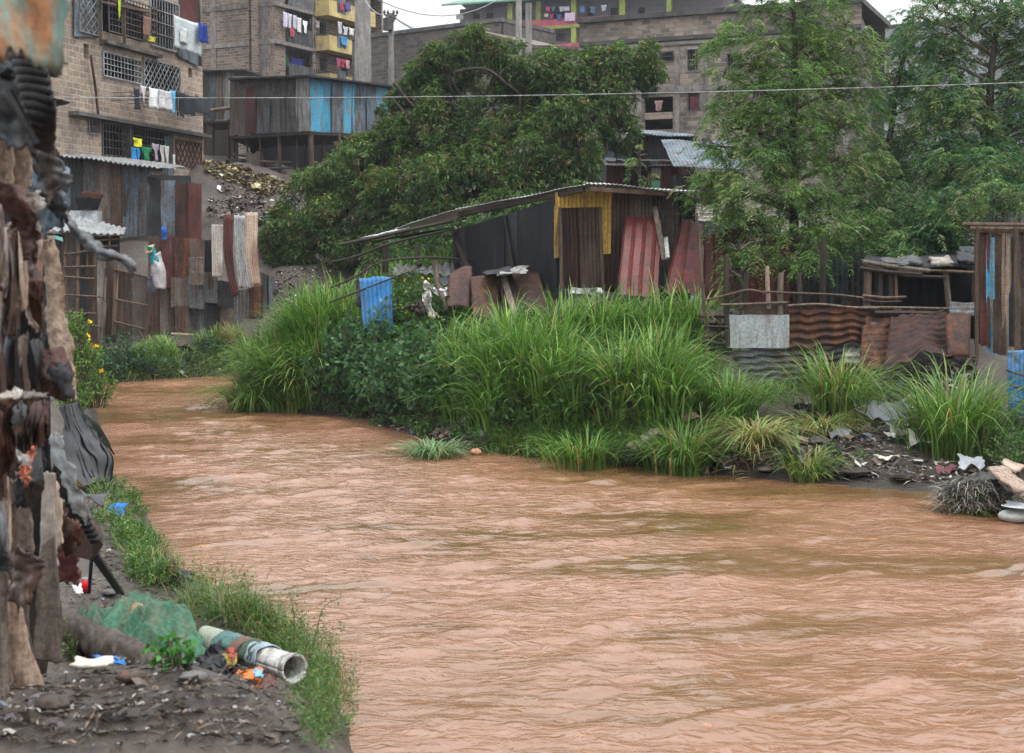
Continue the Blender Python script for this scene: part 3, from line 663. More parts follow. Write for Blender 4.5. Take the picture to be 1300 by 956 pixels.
mb = MB(); D1.box(mb, -.1, D1.L + .1, zd + .003, zd + .25, -8, .22); mb.build('coping', MT['concrete_old'], Dd)
for z, t, mt in ((zs_[0], .3, 'concrete'), (zs_[1] + .05, .16, 'concrete'), (zd - 1.1, .2, 'concrete_old')):
    mb = MB(); D1.box(mb, 0, D1.L + .02, z - t / 2, z + t / 2, .003, .12); mb.build('concrete_band', MT[mt], Dd)
mb = MB(); D1.box(mb, .01, D1.L - .02, D1.uz(870, 56)[1] + .25, zd - 1.25, .003, .03); mb.build('parapet_band', MT['stone_dark'], Dd)
for px in (812, 860, 895, 960, 1030, 1075):
    u = D1.uz(px, 100)[0]; mb = MB(); D1.box(mb, u - .13, u + .13, 4, zs_[1] - .05, .004, .05); mb.build('pillar', MT['concrete'], Dd)
for k, o_ in enumerate(opsD):
    if k in (3,):
        mb = MB(); D1.box(mb, o_[0], o_[1], o_[2] + .55, o_[2] + .9, -.15, -.05); mb.build('balcony_wall', MT['stone_old'], Dd); continue
    window_bars('window', D1, *o_, MT['concrete'] if k == 1 else MT['grille_metal'], Dd, du=.14, hz=1, frame=.09 if k == 1 else .05, off=.03)
mb = MB(); D1.box(mb, *op(D1, 873, 61, 887, 63.2)[:2], D1.uz(880, 63)[1], D1.uz(880, 60)[1], .02, .12); mb.build('lintel', MT['pale_wall'], Dd)
mb = MB(); D1.box(mb, .2, .4, 4, zd, -8, -.3); D1.box(mb, .2, D1.L - .2, 4, zd, -8.2, -8); D1.box(mb, .5, D1.L - .4, zs_[0] - .1, zs_[0] + .02, -7.9, -.3); mb.build('rear_wall', MT['stone_dark'], Dd)
g(D1, 875, 122, 886, 138, (.28, .04, .06), 'dark red curtain in the barred window of the old stone building', off=-.1, cat='curtain', name='window_curtain', group='washing at the old building')
g(D1, 832, 128, 842, 141, (.4, .25, .24), 'faded pink shirt in the wide opening of the old stone building', 'shirt', off=.1, group='washing at the old building')

# ---- E: school like block with pink band and lime pillars
E1 = Plane(578, 172, 925, 160)
Ed = empty('school_building', E1.at(8, 14), 'long grey block with green roof, pink band and lime pillars rising far behind the trees', 'building')
ze = E1.uz(650, 4)[1]; zp = E1.uz(650, 32)[1]; zq = E1.uz(650, 63)[1]
E2 = Off(E1, -1.6)
opsE = []
for px in (600, 617, 662, 699, 708, 745, 775, 810):
    for y0, y1 in ((10, 24), (42, 52)):
        a = E2.uz(px, y0); b = E2.uz(px + 9, y1); opsE.append((a[0], b[0], b[1], a[1]))
mb = MB(); facade(E2, mb, 0, E1.L, 10, ze, opsE); mb.build('wall', MT['block_grey'], Ed)
for z, mt, t in ((zp, 'pink_paint', .75), (zq, 'pink_paint', .75)):
    mb = MB(); E1.box(mb, -.3, E1.L, z - t / 2, z + t / 2, -1.55, .05); mb.build('pink_band', MT[mt], Ed)
    mb = MB(); E1.box(mb, -.3, E1.L, z - t / 2 - .35, z - t / 2 - .003, -1.5, .1); mb.build('lime_band', MT['lime_paint'], Ed)
for x0, x1 in ((644, 650), (680, 686), (725, 731), (786, 793), (846, 852)):
    a = E1.uz(x0, 20)[0]; b = E1.uz(x1, 20)[0]
    mb = MB(); E1.box(mb, a, b, 10, zq - 1.2, -.6, .0); E1.box(mb, a, b, zq + .4, zp - .75, -.6, .0); E1.box(mb, a, b, zp + .4, ze, -.6, 0); mb.build('lime_pillar', MT['lime_paint'], Ed)
mb = MB(); b_ = E1.at(-1.2, ze, 1.2); dx = E1.d * (E1.L + 1); mb.obox(b_, dx, -E1.n * 5 + Vector((0, 0, 1.3)), Vector((0, 0, .2))); mb.obox(b_ - E1.n * 5 + Vector((0, 0, 1.31)), dx, -E1.n * 6 + Vector((0, 0, -1.0)), Vector((0, 0, .2))); mb.build('roof', MT['green_roof'], Ed)
mb = MB(); E1.box(mb, .3, 1.2, E1.uz(583, 25)[1], E1.uz(583, 19)[1], .1, .3); mb.build('balcony_panel', MT['pale_wall'], Ed)
mb = MB(); E1.box(mb, .2, E1.L - .1, ze - .6, ze - .4, -10, -1.9); E1.box(mb, .2, E1.L - .1, 10.2, ze - .7, -5, -4.9); E1.box(mb, -.1, .15, 10, ze - .1, -10, -1.8); E1.box(mb, 0, E1.L, 10, ze - .05, -10.3, -10.1); mb.build('rear_wall', MT['block_grey'], Ed)
for (x0, x1, y0, y1, col, lb, kd) in [(694, 699, 9, 14, (.6, .12, .18), 'coral towel on the upper gallery of the far school', 'sheet'), (701, 706, 9, 15, (.12, .16, .25), 'slate blue shirt on the upper gallery of the far school', 'shirt'), (711, 716, 9, 15, (.6, .6, .6), 'white shirt on the upper gallery of the far school', 'shirt'), (716, 724, 9, 14, (.5, .5, .62), 'pale lavender cloth on the upper gallery of the far school', 'sheet'),
    (692, 697, 18, 22, (.55, .4, .42), 'pale pink cloth low on the school gallery', 'sheet'), (699, 704, 18, 24, (.3, .04, .08), 'dark red shirt low on the school gallery', 'shirt'), (708, 714, 19, 26, (.04, .12, .3), 'blue shirt low on the school gallery', 'shirt'), (718, 731, 17, 27, (.6, .45, .6), 'large pale pink and lilac sheet on the school gallery', 'sheet'),
    (737, 743, 8, 16, (.1, .2, .35), 'blue cloth on the school gallery past the lime pillar', 'sheet'), (750, 757, 9, 17, (.12, .18, .3), 'navy shirt on the school gallery above the stone parapet', 'shirt'), (764, 771, 7, 14, (.45, .5, .6), 'pale blue shirt on the school gallery near the stone parapet', 'shirt')]:
    g(E1, x0, y0, x1, y1, col, lb, kd, off=.3, group='washing on the far school')
# ---- F: pale building behind the trees on the far side
F1 = Plane(1098, 98, 1340, 90)
Fd = empty('pale_building', F1.at(6, 8), 'pale grey plastered building seen through the tall feathery trees', 'building')
zf = F1.uz(1107, 38)[1]
opsF = [op(F1, x, y, x + 11, y + 17) for x in (1118, 1150, 1178, 1210, 1244, 1275) for y in (52, 94, 136)]
mb = MB(); facade(F1, mb, -.5, F1.L, 5, zf, opsF); mb.build('wall', MT['pale_wall'], Fd); closed(F1, Fd, -.5, F1.L, 5, zf, 8, MT['pale_wall'])
for o_ in opsF: window_bars('window', F1, *o_, MT['grille_metal'], Fd, du=.2, hz=1, frame=.06)

# ================================================================ BLUE STILT SHACK
SL = Plane(292, 60, 393, 57); SR = Plane(393, 57, 492, 62)
G = empty('stilt_shack', P(392, 232, 58), 'corrugated tin shack half grey half bright blue standing on timber stilts above the rubbish slope', 'shack')
def tins(pl, parent, rows, prof='c', name='wall_sheet', off=0, **k):
    for i, r in enumerate(rows):
        x0, x1, y0, y1, y2, y3, mt = r       # left px, right px, top y at left, top y at right, bottom y at right, bottom y at left
        mb = MB(); sheet(mb, pq(pl, [(x0, y0), (x1, y1), (x1, y2), (x0, y3)], off + .02 * (i % 3)), prof, **k); mb.build(name, MT[mt], parent, smooth=(prof != 'b'))
tins(SL, G, [(292, 312, 102, 102, 171, 172, 'tin_taupe'), (310, 325, 102, 101, 170, 171, 'tin_grey'), (323, 343, 101, 100, 169, 170, 'tin_grey'), (341, 362, 100, 100, 168, 169, 'tin_grey'), (360, 378, 100, 99, 167, 168, 'tin_grey'), (376, 394, 99, 99, 166, 167, 'tin_light')], pitch=.14, rag=.01)
mb = MB(); sheet(mb, pq(SL, [(311, 111), (324, 110), (325, 168), (312, 170)], .06), 'f', rag=0); mb.build('door', MT['tin_maroon'], G)
tins(SR, G, [(393, 410, 99, 100, 168, 166, 'tin_skyblue'), (408, 422, 100, 102, 168, 168, 'tin_skyblue'), (420, 436, 102, 104, 169, 168, 'tin_bluegrey'), (434, 449, 104, 106, 170, 169, 'tin_skyblue'), (447, 466, 106, 108, 170, 170, 'tin_bluegrey'), (464, 478, 108, 110, 171, 170, 'tin_bluegrey'), (476, 492, 110, 111, 172, 171, 'tin_skyblue')], pitch=.2, amp=.03, rag=.01)
a = SL.hit(290, 101, .4); b = SR.hit(394, 97, .5); c_ = SR.hit(497, 110, .4); bk = Vector((0, 5, .1))
mb = MB(); mb.obox(a, b - a, bk, Vector((0, 0, .07))); mb.obox(b, c_ - b, bk, Vector((0, 0, .07))); mb.build('roof', MT['tin_dark'], G)
fa = SL.hit(292, 173); fb = SL.hit(393, 167); fc = SR.hit(492, 172)
mb = MB(); mb.obox(fa, fb - fa, Vector((0, 5, 0)), Vector((0, 0, -.12))); mb.obox(fb, fc - fb, Vector((0, 5, 0)), Vector((0, 0, -.12))); mb.build('floor_deck', MT['wood_dark'], G)
mb = MB(); mb.obox(fa + Vector((0, 4.6, -3.5)), fc - fa, Vector((0, .1, 0)), Vector((0, 0, 6))); mb.build('rear_wall', MT['tin_black'], G)
for px, D, w in ((300, 60, .12), (313, 60, .1), (329, 59, .12), (354, 58.4, .16), (376, 58, .1), (394, 57.2, .22), (411, 59, .1), (430, 58.8, .15), (452, 60, .14), (334, 61.5, .1), (388, 61.5, .1)):
    p = P(px, 170, D); q = Vector((p.x + R.uniform(-.1, .1), D, gz(p.x, D) - .2)); mb = MB(); mb.tube([p + Vector((0, 0, .1)), (p + q) / 2 + Vector((.03, 0, 0)), q], [w / 2, w / 2 * .9, w / 2]); mb.build('stilt_post', MT['wood'], G)
for y0, y1, x0, x1, D in ((196, 199, 296, 318, 60), (205, 206, 330, 370, 58.5), (214, 213, 334, 372, 58.2), (224, 222, 340, 380, 58), (229, 231, 345, 386, 57.8)):
    mb = MB(); mb.tube([P(x0, y0, D), P(x1, y1, D)], .05); mb.build('cross_rail', MT['wood_grey'], G)
mb = MB(); sheet(mb, [P(313, 193, 59.5), P(334, 193, 59), P(335, 224, 59), P(314, 224, 59.5)], 'c', rag=.05); mb.build('tin_screen', MT['tin_taupe'], G)
# annex behind it
AN = empty('tin_annex', P(275, 240, 63), 'small pale blue-grey tin room on posts squeezed beside the stone house', 'shack')
SA = Plane(258, 63, 300, 62)
tins(SA, AN, [(258, 266, 92, 92, 152, 152, 'tin_grey'), (265, 275, 92, 91, 152, 152, 'tin_bluegrey'), (274, 282, 91, 91, 152, 152, 'tin_taupe'), (281, 296, 91, 92, 152, 152, 'tin_light')], pitch=.16, rag=.0)
mb = MB(); mb.obox(SA.hit(255, 91, .3), SA.hit(312, 90, .3) - SA.hit(255, 91, .3), Vector((0, 4, .3)), Vector((0, 0, .07))); mb.build('roof', MT['tin_dark'], AN)
mb = MB(); mb.obox(SA.hit(256, 153, .1), SA.hit(298, 153, .1) - SA.hit(256, 153, .1), Vector((0, 3.5, 0)), Vector((0, 0, -.1))); mb.obox(SA.hit(256, 153, -3.4), SA.hit(298, 153, -3.4) - SA.hit(256, 153, -3.4), Vector((0, .08, 0)), Vector((0, 0, -3))); mb.build('floor_deck', MT['wood_dark'], AN)
for px in (259, 270, 290, 297):
    p = SA.hit(px, 152, -.1); mb = MB(); mb.tube([p, Vector((p.x, p.y, gz(p.x, p.y) - .2))], .07); mb.build('stilt_post', MT['wood'], AN)
mb = MB(); mb.tube([SA.hit(262, 141, .3), SA.hit(298, 136, .5)], .09); mb.build('log_rail', MT['wood_pale'], AN)

# ================================================================ HILLSIDE SHACKS behind the shed
HS = [('tin_hut', 'low dark brown tin hut with pale roof edge on the slope between the trees', 798, 884, 172, 206, 54, 'tin_dark', [(798, 826, 'tin_darkrust'), (824, 852, 'tin_dark'), (850, 884, 'tin_darkrust')], 166),
      ('tin_hut', 'maroon tin hut just above the shed roof', 770, 862, 204, 246, 50, 'tin_maroon', [(770, 800, 'tin_maroon'), (798, 826, 'tin_darkrust'), (824, 838, 'tin_grey'), (836, 862, 'tin_maroon')], 205),
      ('tin_hut', 'grey tin hut half hidden by the big round tree', 752, 800, 176, 206, 55, 'tin_grey', [(752, 770, 'tin_grey'), (768, 785, 'tin_bluegrey'), (783, 800, 'tin_grey')], 174),
      ('tin_hut', 'dark hut under two bright metal roof sheets beside the feathery tree', 858, 945, 222, 262, 47, 'tin_dark', [(858, 885, 'tin_black'), (884, 915, 'tin_dark'), (913, 945, 'tin_grey')], 208)]
for nm, lb, x0, x1, y0, y1, D, mt, sh, yr in HS:
    pl = Plane(x0, D, x1, D - 1.5); h = empty(nm, P((x0 + x1) / 2, y1, D), lb, 'hut')
    tins(pl, h, [(a, b, y0, y0, y1 + 40, y1 + 40, t) for a, b, t in sh], pitch=.12)
    mb = MB(); a = pl.hit(x0 - 3, yr + 4, .5); b = pl.hit(x1 + 3, yr + 8, .5)
    sheet(mb, [a + Vector((0, 4, .5 if yr != 208 else 1.2)), b + Vector((0, 4, .5 if yr != 208 else 1.2)), b, a], 'c', pitch=.15, rag=.04, warp=.05); mb.build('roof', MT['tin_bluegrey' if yr in (208, 166) else 'tin_dark'], h, thick=.03)
    mb = MB(); mb.obox(pl.hit(x0, y0, -4), pl.hit(x1, y0, -4) - pl.hit(x0, y0, -4), Vector((0, .1, 0)), Vector((0, 0, -2.5))); mb.obox(pl.hit(x0, y0, -.1), Vector((.05, 0, 0)), Vector((0, 3.8, 0)), Vector((0, 0, -2.5))); mb.build('rear_wall', MT['tin_dark'], h)
    if yr == 205:
        mb = MB(); sheet(mb, pq(pl, [(827, 229), (838, 229), (838, 243), (827, 243)], .1), 'f', rag=0); mb.build('green_shutter', cloth((.15, .4, .3), .6), h)
        mb = MB(); sheet(mb, pq(pl, [(827, 213), (839, 213), (839, 224), (827, 224)], .1), 'f', rag=0); mb.build('window_sheet', MT['tin_light'], h)
mb = MB(); sheet(mb, [P(868, 258, 36.5), P(905, 260, 36.5), P(905, 280, 36), P(870, 280, 36)], 'c', 'h', pitch=.16, amp=.03); mb.build('tin_sheet', MT['tin_pale'], None, label='cream ribbed tin sheet between the shed corner and the feathery tree', cat='tin sheet')

# ================================================================ POLES AND WIRES
def pole(px, ytop, D, r, label, mt, arms=(), base=None):
    t = P(px, ytop, D); o = empty('utility_pole', (t.x, t.y, gz(t.x, t.y)), label, 'utility pole')
    mb = MB(); mb.tube([Vector((t.x, t.y, gz(t.x, t.y) - .3)), t], [r * 1.25, r]); mb.build('pole_shaft', MT[mt], o)
    for dy, w in arms:
        mb = MB(); a = P(px - w, ytop + dy, D); b = P(px + w, ytop + dy + .5, D); mb.beam(a + Vector((0, -.2, 0)), b + Vector((0, -.2, 0)), .1); ar = mb.build('crossarm', MT['grille_metal'], o)
        for k in (-1, -.45, .45, 1):
            q = P(px + w * k, ytop + dy, D) + Vector((0, -.2, .05)); mb = MB(); mb.tube([q, q + Vector((0, 0, .12)), q + Vector((0, 0, .25))], [.05, .09, .04]); mb.build('insulator', MT['concrete_old'], ar)
    return o
p_ = pole(496.5, 17, 86, .16, 'thin utility pole with crossarm and transformer against the white sky', 'pole_grey', [(3, 8), (10, 5)])
mb = MB(); q = P(493, 32, 86); mb.tube([q + Vector((0, -.3, -.35)), q + Vector((0, -.3, .35))], [.3, .3], 10); mb.build('transformer', MT['grille_metal'], p_)
pole(460.5, -14, 92, .5, 'thick pale concrete pole in front of the yellow balconies', 'pole_grey', [(18, 7)])
pole(658.5, -40, 75, .15, 'taller pale pole of the pair rising behind the big tree', 'pole_grey')
pole(671, 4, 78, .17, 'shorter pale pole of the pair rising behind the big tree', 'pole_grey')
def wire(pts, r, label, sag=.3):
    mb = MB(); out = []
    for k in range(len(pts) - 1):
        a, b = pts[k], pts[k + 1]
        for j in range(12): t = j / 12; out.append(a * (1 - t) + b * t - Vector((0, 0, sag * 4 * t * (1 - t))))
    out.append(pts[-1]); mb.tube(out, r, 5); mb.build('overhead_wire', MT['grille_light'], None, label=label, cat='wire')
wire([P(-40, 122, 30), P(1400, 101, 24)], .0075, 'long pale wire strung across the whole river scene', .14)
wire([P(497, 19, 86), P(580, 14, 170)], .04, 'sagging wire from the thin pole top to the far school', 1.6)
wire([P(500, 22, 86), P(585, 36, 150)], .035, 'lower sagging wire from the thin pole crossarm', 1.0)
wire([P(461, -10, 92), P(640, -6, 120)], .035, 'wire leaving the thick concrete pole towards the school roof', 1.6)
wire([P(461, -4, 92), P(492, 18, 86)], .03, 'short wire between the thick and the thin utility pole', .4)
# ================================================================ FAR BANK: tin shed, lean-to, fence
FB = Plane(80, 42.2, 350, 44.6); FH = Plane(70, 45.6, 262, 47.2)
h = empty('tin_shed', FH.at(3, 3.2), 'grey patched tin shed with flat roof below the stone apartment house', 'shed')
tins(FH, h, [(70, 90, 200, 200, 300, 300, 'tin_grey'), (88, 108, 200, 201, 300, 300, 'tin_dark'), (106, 122, 201, 202, 300, 300, 'tin_grey'), (120, 140, 202, 204, 300, 300, 'tin_taupe'), (138, 158, 204, 206, 300, 300, 'tin_brown'), (156, 175, 206, 208, 300, 300, 'tin_bluegrey'), (173, 190, 208, 210, 300, 300, 'tin_grey'), (187, 206, 224, 226, 300, 300, 'tin_dark'), (204, 223, 228, 229, 300, 300, 'tin_bluegrey')], pitch=.12)
a = FH.hit(66, 195, .5); b = FH.hit(200, 213, .6)
mb = MB(); sheet(mb, [a + Vector((0, 4, .3)), b + Vector((0, 4, .3)), b, a], 'c', pitch=.15, amp=.03, rag=.03); mb.build('roof', MT['tin_light'], h, thick=.02)
mb = MB(); mb.obox(FH.at(0, 3, -4), FH.d * FH.L, Vector((0, .1, 0)), Vector((0, 0, 3.4))); mb.build('rear_wall', MT['tin_dark'], h)
mb = MB(); mb.beam(FH.hit(162, 243, .2), FH.hit(158, 275, .25), .05); mb.build('leaning_stick', MT['wood_dark'], None, label='thin dark stick leaning on the grey patched tin shed', cat='stick')
# brazier on a white ledge
o = empty('charcoal_stove', P(112, 266, 44.8), 'blackened charcoal stove on the white block ledge by the tin shed', 'stove')
mb = MB(); mb.tube([P(112, 266, 44.8), P(112, 252, 44.8)], [.3, .42], 12); mb.build('stove_body', MT['tin_black'], o)
mb = MB()
for k in range(14): q = P(R.uniform(101, 124), R.uniform(248, 253), 44.8); mb.obox(q, (.14, .03, 0), (0, .12, .04), (.02, 0, .1))
mb.build('charcoal', MT['tin_rust'], o)
mb = MB(); mb.obox(P(95, 268, 45.1), (.82, .1, 0), (0, -.5, 0), (0, 0, -.4)); mb.build('white_ledge', MT['pale_wall'], None, label='whitewashed block ledge under the charcoal stove', cat='ledge')
# lean-to roof and stick house
k_ = empty('stick_house', P(130, 440, 42), 'open stick-framed hut with plank infill under a sloping lean-to roof on the far bank', 'hut')
SK = Plane(60, 41.6, 192, 42.4)
mb = MB(); sheet(mb, [P(84, 268, 45), P(160, 290, 45.2), P(156, 299, 41.8), P(60, 292, 41.4)], 'c', pitch=.18, amp=.03, rag=.03); mb.build('roof', MT['tin_light'], k_, thick=.02)
tins(SK, k_, [(60, 80, 296, 297, 440, 440, 'tin_dark'), (78, 98, 297, 298, 440, 445, 'tin_taupe'), (97, 112, 300, 300, 445, 440, 'tin_dark'), (111, 124, 300, 300, 440, 445, 'tin_brown'), (123, 134, 330, 330, 445, 440, 'tin_pale'), (133, 150, 340, 340, 440, 445, 'tin_brown'), (118, 152, 300, 300, 325, 325, 'tin_black')], 'c', 'wall_sheet', off=-.35, pitch=.16)
tins(SK, k_, [(147, 168, 344, 347, 428, 424, 'tin_brown'), (167, 190, 347, 352, 432, 428, 'tin_taupe')], 'c', 'gate_sheet', off=-.1, pitch=.14)
for x0, y0, x1, y1, w, mt in [(83, 318, 80, 432, .09, 'wood'), (99, 303, 97, 430, .13, 'wood'), (121, 316, 118, 410, .08, 'wood'), (134, 352, 128, 432, .1, 'wood_grey'), (146, 338, 144, 425, .12, 'wood'), (150, 336, 145, 424, .07, 'wood_pale'), (139, 300, 139, 335, .06, 'wood'), (111, 302, 110, 350, .06, 'wood'), (133, 384, 127, 440, .16, 'wood_grey'), (195, 360, 183, 432, .13, 'wood')]:
    mb = MB(); mb.tube([SK.hit(x0, y0, .05), SK.hit((x0 + x1) / 2 + .5, (y0 + y1) / 2, .07), SK.hit(x1, y1, .05)], w / 2, 6); mb.build('stick_post', MT[mt], k_)
for x0, y0, x1, y1 in [(80, 323, 120, 318), (80, 339, 122, 338), (82, 351, 120, 354), (80, 374, 130, 377), (76, 396, 122, 398), (98, 322, 118, 314), (145, 342, 192, 353), (147, 380, 188, 388), (145, 408, 184, 418), (116, 412, 128, 416), (118, 306, 150, 303), (118, 314, 150, 312)]:
    mb = MB(); mb.tube([SK.hit(x0, y0, .13), SK.hit(x1, y1, .13)], .032, 6); mb.build('stick_rail', MT['wood'], k_)
mb = MB(); sheet(mb, pq(SK, [(59, 300), (79, 300), (80, 305), (60, 305)], .3), 'f', rag=.1); mb.build('teal_strip', cloth((.25, .55, .5), .5), k_)

fe = empty('tin_fence', P(250, 442, 43.6), 'long patchwork fence of rusty, grey and pale tin sheets along the far river bank', 'fence')
def fs(rows, off, prof='c', pitch=.11, **k): tins(FB, fe, rows, prof, 'tin_sheet', off, pitch=pitch, **k)
fs([(188, 205, 300, 300, 440, 437, 'tin_brown'), (203, 222, 350, 350, 440, 440, 'tin_taupe'), (220, 242, 380, 380, 440, 440, 'tin_taupe'), (240, 262, 380, 382, 442, 440, 'tin_grey'), (260, 282, 380, 380, 440, 442, 'tin_dark'), (279, 298, 375, 375, 438, 440, 'tin_taupe'), (296, 316, 368, 368, 432, 436, 'tin_grey'), (314, 334, 366, 362, 422, 430, 'tin_darkrust')], 0)
fs([(222, 240, 232, 233, 330, 330, 'tin_darkrust'), (239, 256, 233, 233, 330, 330, 'tin_maroon'), (212, 222, 280, 280, 330, 330, 'tin_grey')], .1)
fs([(205, 222, 300, 301, 366, 364, 'tin_maroon'), (221, 241, 300, 302, 354, 352, 'tin_rust'), (240, 260, 302, 304, 364, 362, 'tin_brown'), (258, 272, 305, 305, 372, 372, 'tin_black')], .16)
fs([(217, 238, 352, 352, 388, 390, 'tin_taupe'), (237, 260, 350, 351, 392, 390, 'tin_grey'), (258, 276, 346, 346, 386, 384, 'tin_grey'), (275, 297, 356, 358, 392, 388, 'tin_dark'), (222, 240, 388, 388, 425, 427, 'tin_brown')], .24)
PV = Plane(328, 44.4, 356, 47)
tins(PV, fe, [(328, 342, 344, 350, 412, 424, 'tin_grey'), (340, 354, 350, 356, 404, 412, 'tin_bluegrey')], 'c', 'tin_sheet', .02, pitch=.14)
for nm, lb, Ls, Rs, mt in [
    ('hanging_strip', 'pale narrow tin strip hung on the far bank fence before the maroon one', [(269, 285), (269, 318), (270, 351)], [(283, 285), (283, 318), (282, 352)], 'tin_pale'),
    ('hanging_strip', 'curling maroon tin strip bent at its foot on the far bank fence', [(284, 273), (284, 320), (289, 350), (296, 377)], [(297, 273), (296, 320), (299, 348), (304, 374)], 'tin_maroon'),
    ('hanging_strip', 'pale grey tin strip next to the curling maroon strip on the fence', [(297, 273), (299, 320), (304, 366)], [(311, 274), (312, 320), (318, 366)], 'tin_light'),
    ('hanging_strip', 'beige tin strip at the tall end of the pale strips on the fence', [(311, 270), (312, 320), (319, 362)], [(327, 270), (327, 320), (331, 362)], 'tin_beige'),
    ('hanging_strip', 'short rust-brown strip below the beige strip on the fence', [(323, 362), (323, 400)], [(331, 362), (332, 400)], 'tin_rust'),
    ('hanging_strip', 'greyish brown strip with torn foot over the maroon sheets of the fence', [(240, 326), (240, 362)], [(259, 326), (258, 363)], 'tin_taupe')]:
    loft(nm, Ls, Rs, 43.1, MT[mt], lb, 'tin strip', cr=.03, fs=2, nu=10, nv=14, thick=.012, ridge=.012)
mb = MB(); mb.tube([FB.hit(217, 424, .4), FB.hit(252, 426, .4)], .05); mb.build('pole_rail', MT['wood_pale'], None, label='pale round pole lying against the foot of the tin fence', cat='pole')
loft('plastic_sack', [(194, 330), (192, 345), (197, 368)], [(204, 318), (211, 340), (211, 366)], 42.2, cloth((.42, .4, .42), .4), 'greyish white plastic sack hanging on the fence beside the stick house', 'sack', cr=.12, fs=2.2, nu=10, nv=10, bulge=.2)
loft('teal_rag', [(186, 313), (191, 330), (190, 345)], [(196, 314), (202, 330), (201, 342)], 42.1, cloth((.02, .3, .32), .5), 'teal rag hanging above the plastic sack', 'rag', cr=.08, fs=3, nu=8, nv=8, bulge=.1)
loft('rag', [(184, 312), (186, 322)], [(196, 310), (194, 320)], 42.05, cloth((.5, .42, .22)), 'cream rag tied over the teal rag on the fence', 'rag', cr=.08, fs=4, nu=6, nv=6)
loft('rag', [(205, 288), (206, 305)], [(211, 288), (211, 305)], 42.2, cloth((.03, .15, .6)), 'royal blue rag pinned on the tin fence above the sack', 'rag', cr=.05, fs=4, nu=6, nv=6)
loft('dark_cloth', [(187, 352), (188, 375)], [(195, 350), (197, 372)], 42.1, cloth((.08, .08, .11)), 'dark cloth bundle hanging under the teal rag', 'cloth', cr=.06, fs=3, nu=8, nv=8)

# ================================================================ MAIN SHED ON THE BANK
W1 = Plane(575, 33.6, 706, 30.6); W2 = Plane(706, 30.6, 880, 32.2)
Sh = empty('river_shed', P(706, 372, 31), 'long dark tin shed with yellow-framed door and sagging stick canopy above the grass', 'shed')
tins(W1, Sh, [(575, 592, 292, 287, 362, 362, 'tin_dark'), (590, 613, 288, 282, 362, 362, 'tin_black'), (611, 640, 282, 273, 364, 362, 'tin_black'), (638, 660, 274, 267, 364, 364, 'tin_brown' if 0 else 'tin_dark'), (658, 684, 268, 258, 366, 364, 'tin_black'), (682, 707, 259, 251, 372, 366, 'tin_black')], pitch=.1, amp=.016, rag=0)
tins(W2, Sh, [(776, 800, 246, 246, 366, 366, 'tin_brown'), (798, 832, 246, 247, 366, 366, 'tin_taupe'), (829, 846, 247, 247, 366, 366, 'tin_grey'), (842, 864, 252, 254, 366, 366, 'tin_taupe'), (862, 882, 250, 250, 366, 366, 'tin_black')], pitch=.1, amp=.015, rag=.02)
mb = MB(); sheet(mb, pq(W2, [(704, 244), (777, 243), (776, 263), (704, 264)], .05), 'c', pitch=.1, rag=0); sheet(mb, pq(W2, [(703, 262), (711, 262), (711, 326), (703, 328)], .055), 'c', pitch=.1, rag=0); sheet(mb, pq(W2, [(760, 262), (776, 262), (776, 322), (761, 323)], .06), 'c', pitch=.1, rag=0)
mb.build('yellow_panel', MT['tin_yellow'], Sh)
mb = MB(); sheet(mb, pq(W2, [(711, 263), (735, 263), (738, 366), (713, 366)], .02), 'c', pitch=.1, rag=0, warp=.02); mb.build('door_leaf', MT['tin_darkrust'], Sh)
mb = MB(); sheet(mb, pq(W2, [(733, 263), (760, 263), (763, 366), (737, 366)], .07), 'c', pitch=.1, rag=0, warp=.02); mb.build('door_leaf', MT['tin_brown'], Sh)
mb = MB(); mb.beam(W2.hit(711, 263, .1), W2.hit(713, 366, .1), .07); mb.beam(W2.hit(762, 263, .11), W2.hit(765, 366, .11), .07); mb.build('door_post', MT['wood'], Sh)
mb = MB(); sheet(mb, pq(W2, [(763, 324), (778, 322), (780, 366), (765, 366)], .04), 'c', pitch=.1, rag=0); mb.build('wall_sheet', MT['tin_darkrust'], Sh)
for a, b, w_ in ((W1.hit(640, 276, .06), W1.hit(652, 345, .06), .16), (W1.hit(576, 294, .09), W1.hit(579, 352, .08), .1), (W1.hit(577, 300, .12), W1.hit(598, 350, .4), .1)):
    mb = MB(); mb.beam(a, b, w_, .04); mb.build('wall_plank', MT['wood_dark'], Sh)
# roof: peak edge from 740; slopes away
r0, r1, r2, r3 = P(500, 290, 33.6), P(578, 267, 32.9), P(742, 234, 29.9), P(892, 243, 31.6)
bk = Vector((0.3, 3.6, .12)); r0b = r0 + Vector((1.0, 2.4, .1))
mb = MB(); sheet(mb, [r0b, r1 + bk, r1, r0], 'c', pitch=.12, amp=.007, rag=.06); sheet(mb, [r1 + bk + Vector((0, 0, .01)), r2 + bk, r2, r1 + Vector((0, 0, .01))], 'c', pitch=.12, amp=.007, rag=.03, warp=.02); sheet(mb, [r2 + bk + Vector((0, 0, .02)), r3 + bk, r3, r2 + Vector((0, 0, .02))], 'c', pitch=.12, amp=.01, rag=.06, warp=.03)
mb.build('roof', MT['roof_white'], Sh, thick=.014)
mb = MB(); mb.beam(r2 + Vector((.1, .1, -.09)), r3 + Vector((-.2, .1, -.09)), .12, .09); mb.build('fascia_log', MT['wood'], Sh)
mb = MB(); mb.beam(r1 + Vector((.1, .12, -.09)), r2 + Vector((0, .12, -.1)), .1, .1); mb.build('eaves_beam', MT['wood_dark'], Sh)
